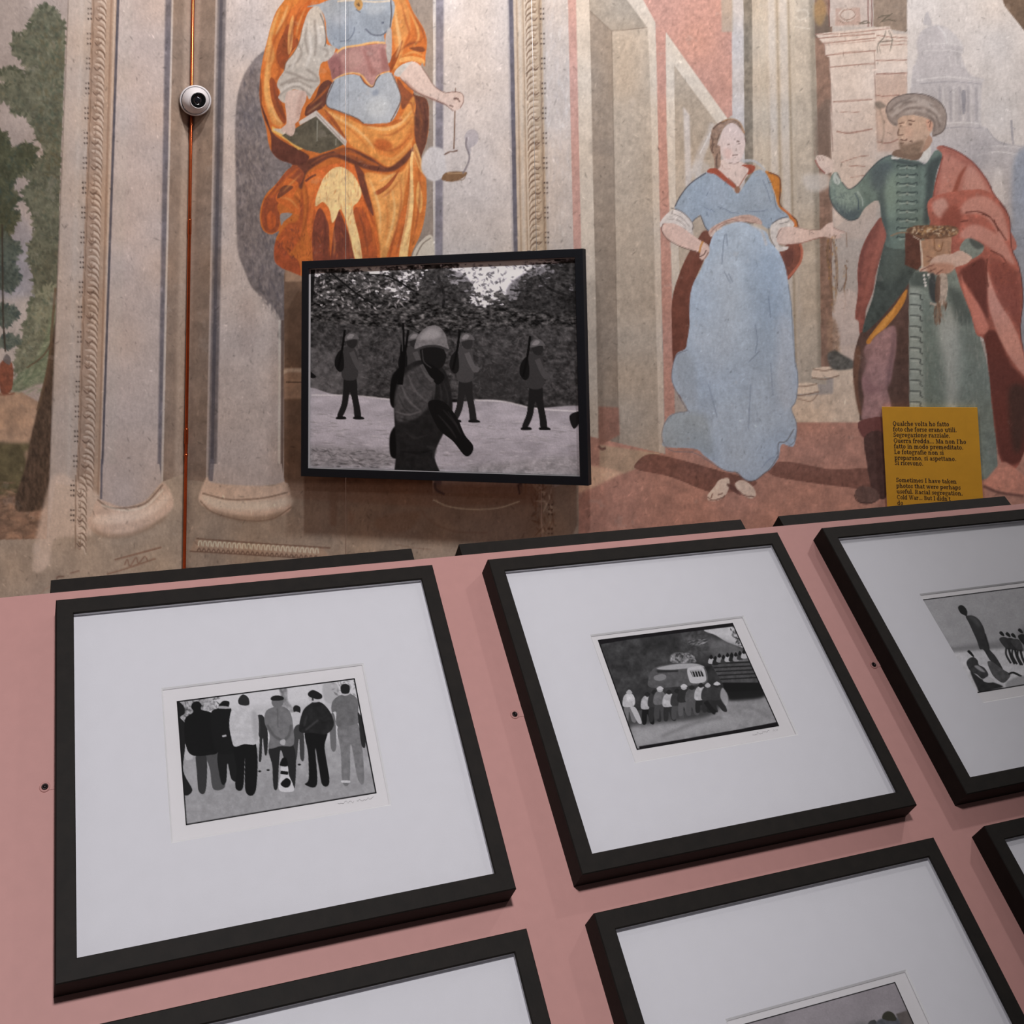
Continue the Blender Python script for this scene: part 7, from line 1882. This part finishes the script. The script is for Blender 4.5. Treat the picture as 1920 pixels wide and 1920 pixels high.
# ------------------------------------------------------------------ yellow text card
# small slab-serif alphabet: V stem, D diagonal, H bar, A arc (degrees), s serif
def _glyphs():
    V = lambda x, a, b, w=.27: [(x - w / 2, a), (x + w / 2, a), (x + w / 2, b), (x - w / 2, b)]
    H = lambda x0, x1, y, h=.13: [(x0, y - h / 2), (x1, y - h / 2), (x1, y + h / 2), (x0, y + h / 2)]
    def D(x0, y0, x1, y1, w=.25):
        return [(x0 - w / 2, y0), (x0 + w / 2, y0), (x1 + w / 2, y1), (x1 - w / 2, y1)]
    def A(cx, cy, rx, ry, a0, a1, w=.27, t=.15):
        n = max(int(abs(a1 - a0) / 22), 3); o = []; i = []
        for k in range(n + 1):
            a = math.radians(a0 + (a1 - a0) * k / n); c, s = math.cos(a), math.sin(a)
            o.append((cx + c * rx, cy + s * ry)); i.append((cx + c * (rx - w), cy + s * (ry - t)))
        return ('arc', o, i)
    s = lambda x, y, w=.5: H(x - w / 2, x + w / 2, y)
    G = {}
    G['l'] = (.56, [V(.28, 0, 1.5), s(.28, .05), H(.06, .28, 1.45)])
    G['i'] = (.56, [V(.28, 0, 1.), s(.28, .05), H(.06, .28, .95), H(.16, .40, 1.34, .24)])
    G['I'] = (.66, [V(.33, 0, 1.42), s(.33, .05, .56), s(.33, 1.37, .56)])
    G['o'] = (.98, [A(.49, .5, .43, .53, 0, 360)])
    G['c'] = (.86, [A(.46, .5, .42, .53, 48, 318), H(.58, .78, .76, .2)])
    G['e'] = (.9, [A(.46, .5, .42, .53, 0, 322), H(.1, .84, .5, .12)])
    G['a'] = (.95, [A(.42, .66, .34, .36, 0, 165, .22, .13), V(.66, .05, .7), A(.38, .28, .33, .31, 0, 360, .2, .11), H(.6, .93, .05)])
    G['n'] = (1.14, [V(.26, 0, 1.), H(.04, .26, .95), s(.26, .05, .46), A(.55, .6, .36, .42, 0, 150), V(.81, 0, .62), s(.83, .05, .5)])
    G['h'] = (1.14, [V(.26, 0, 1.5), H(.04, .26, 1.45), s(.26, .05, .46), A(.55, .6, .36, .42, 0, 150), V(.81, 0, .62), s(.83, .05, .5)])
    G['m'] = (1.66, [V(.26, 0, 1.), H(.04, .26, .95), s(.26, .05, .46), A(.54, .6, .34, .42, 0, 150), V(.78, 0, .62), s(.78, .05, .46), A(1.06, .6, .34, .42, 0, 150), V(1.3, 0, .62), s(1.32, .05, .5)])
    G['u'] = (1.12, [V(.26, .36, 1.), H(.04, .26, .95), A(.54, .4, .38, .43, 180, 330), V(.82, 0, 1.), H(.6, .82, .95), H(.82, 1.05, .05)])
    G['r'] = (.82, [V(.26, 0, 1.), H(.04, .26, .95), s(.28, .05, .54), A(.6, .62, .34, .4, 60, 150), H(.56, .78, .84, .24)])
    G['t'] = (.68, [V(.3, .2, 1.32), H(.04, .62, .95), A(.48, .26, .29, .28, 180, 330)])
    G['f'] = (.66, [V(.28, 0, 1.2), s(.3, .05, .52), H(.04, .6, .95), A(.52, 1.18, .35, .36, 50, 180), H(.52, .72, 1.38, .2)])
    G['v'] = (1., [D(.2, 1., .48, 0.), D(.8, 1., .54, 0., .13), s(.2, .95, .42), s(.8, .95, .36)])
    G['w'] = (1.46, [D(.2, 1., .44, 0.), D(.74, 1., .5, 0., .13), D(.72, 1., .98, 0.), D(1.26, 1., 1.04, 0., .13), s(.2, .95, .4), s(.72, .95, .36), s(1.26, .95, .34)])
    G['z'] = (.86, [H(.1, .78, .94, .13), H(.1, .8, .06, .13), D(.22, .06, .66, .94), V(.15, .68, .95, .1), V(.74, .06, .32, .1)])
    G['s'] = (.76, [A(.38, .74, .3, .29, 20, 265, .2, .13), A(.38, .27, .31, .29, -160, 85, .2, .13), V(.64, .68, .98, .1), V(.11, .02, .34, .1)])
    G['S'] = (.98, [A(.5, 1.04, .38, .4, 15, 265, .24, .14), A(.5, .37, .4, .4, -165, 85, .24, .14), V(.84, .98, 1.42, .11), V(.13, 0, .44, .11)])
    G['d'] = (1.1, [A(.44, .5, .4, .53, 30, 330), V(.78, 0, 1.5), H(.56, .78, 1.45), H(.78, 1.02, .05)])
    G['p'] = (1.1, [V(.26, -.45, 1.), H(.04, .26, .95), s(.28, -.4, .52), A(.6, .5, .42, .53, -150, 150)])
    G['b'] = (1.06, [V(.26, 0, 1.5), H(.04, .26, 1.45), A(.58, .5, .42, .53, -150, 150)])
    G['g'] = (.98, [A(.44, .66, .36, .38, 0, 360, .21, .12), A(.44, -.2, .4, .28, 0, 360, .16, .12), A(.36, .2, .24, .16, 90, 270, .14, .1), H(.66, .94, .96, .14)])
    G['k'] = (1.08, [V(.26, 0, 1.5), H(.04, .26, 1.45), s(.26, .05, .46), D(.38, .45, .78, .95, .13), D(.52, .6, .82, 0.), s(.8, .95, .4), s(.84, .05, .44)])
    G['L'] = (1.08, [V(.32, 0, 1.42), s(.32, 1.37, .56), H(.06, .98, .06, .13), V(.92, .06, .44, .12)])
    G['Q'] = (1.3, [A(.65, .71, .57, .76, 0, 360, .25, .13), D(.9, -.22, .6, .3, .2)])
    G['G'] = (1.3, [A(.66, .71, .58, .76, 45, 330, .25, .13), V(1.06, .1, .62, .24), H(.8, 1.26, .62), V(1.08, .95, 1.4, .12)])
    G['C'] = (1.24, [A(.66, .71, .58, .76, 42, 318, .25, .13), V(1.07, .95, 1.4, .12)])
    G['M'] = (1.62, [V(.28, 0, 1.42, .14), s(.28, .05, .46), H(.08, .4, 1.37), D(.36, 1.42, .78, 0., .24), D(1.22, 1.42, .82, 0., .13), V(1.3, 0, 1.42), s(1.32, .05, .54), H(1.2, 1.54, 1.37)])
    G['W'] = (1.8, [D(.24, 1.42, .58, 0., .24), D(.94, 1.42, .64, 0., .13), D(.92, 1.42, 1.2, 0., .24), D(1.58, 1.42, 1.26, 0., .13), s(.24, 1.37, .48), s(.94, 1.37, .4), s(1.58, 1.37, .42)])
    G['R'] = (1.24, [V(.32, 0, 1.42), s(.32, .05, .54), H(.08, .6, 1.36, .12), A(.56, 1.05, .42, .37, -95, 95, .23, .12), H(.32, .6, .72, .12), D(.66, .72, .94, 0., .22), s(1., .05, .36)])
    G['B'] = (1.14, [V(.32, 0, 1.42), H(.08, .6, 1.36, .12), H(.08, .62, .06, .12), A(.56, 1.06, .38, .36, -95, 95, .23, .12), A(.58, .38, .46, .4, -95, 95, .24, .12), H(.32, .6, .74, .11)])
    G['.'] = (.5, [H(.13, .37, .12, .24)])
    G[','] = (.5, [H(.13, .37, .12, .24), D(.2, -.22, .3, .04, .1)])
    G["'"] = (.4, [D(.17, 1.05, .2, 1.5, .16)])
    G['"'] = (.3, [])
    G[' '] = (.5, [])
    return G


GLYPHS = _glyphs()


def text_mesh(name, lines, z, th):
    """lines: (text, x, baseline y, x-height, width or None); y grows downwards"""
    v = []; f = []
    def quad(q):
        k = len(v)
        v.extend([(a, b, z) for a, b in q]); f.append(tuple(range(k, k + len(q))))
    for txt, x, y, xh, wid in lines:
        adv = sum(GLYPHS[c][0] for c in txt)
        sx = wid / adv if wid else xh
        for ch in txt:
            a, pr = GLYPHS[ch]
            for p in pr:
                if p[0] == 'arc':
                    _, o, i = p
                    for k in range(len(o) - 1):
                        quad([(x + q[0] * sx, y - q[1] * xh) for q in (o[k], o[k + 1], i[k + 1], i[k])])
                else:
                    quad([(x + q[0] * sx, y - q[1] * xh) for q in p])
            x += a * sx
    return mesh(name, v, f)


CARD_OFF = .012
cc = [on_plane(x, y, CORNER + WNN * CARD_OFF, WNN) for x, y in ((1653.3, 761.5), (1832.5, 765.5))]
cw = np.linalg.norm((cc[1] - cc[0])[:2])
C0 = cc[0].copy(); C0[2] = .5 * (cc[0][2] + cc[1][2])
card = thing('text_card', 'yellow text card with dark Italian and English lettering on the fresco', 'text panel', (WXD, -UP, WNN, C0 - WNN * .010))
ch = cw * 1.62
link('card_board', box_mesh('card_board', 0, cw, 0, ch, 0, .010), M_YELLOW, card)
k = cw / 1430.
IT = [('Qualche volta ho fatto', 850), ('foto che forse erano utili.', 960), ('Segregazione razziale,', 856), ("Guerra fredda... Ma non l'ho", 1085), ('fatto in modo premeditato.', 1040), ('Le fotografie non si', 745), ('preparano, si aspettano.', 925), ('Si ricevono.', 430)]
EN = [('Sometimes I have taken', 905), ('photos that were perhaps', 960), ('useful. Racial segregation,', 985), ("Cold War... But I didn't", 800), ('do', 90)]
_bl = [293, 381, 468, 560, 648, 736, 826, 908]
link('lettering', text_mesh('lettering', [(t, 152 * k, b * k, 47 * k, w * k) for (t, w), b in zip(IT, _bl)], .0103, 0), M_INK, card)
link('lettering', text_mesh('lettering', [(t, 156 * k, (1172 + i * 89) * k, 45 * k, w * k) for i, (t, w) in enumerate(EN)], .0103, 0), M_INK, card)
for a, b in ((.03, .03), (.97, .03), (.03, .97), (.97, .97)):
    link('mounting_pad', box_mesh('mounting_pad', cw * a - .008, cw * a + .008, ch * b - .008, ch * b + .008, -.002, .0), M_SPACER, card)
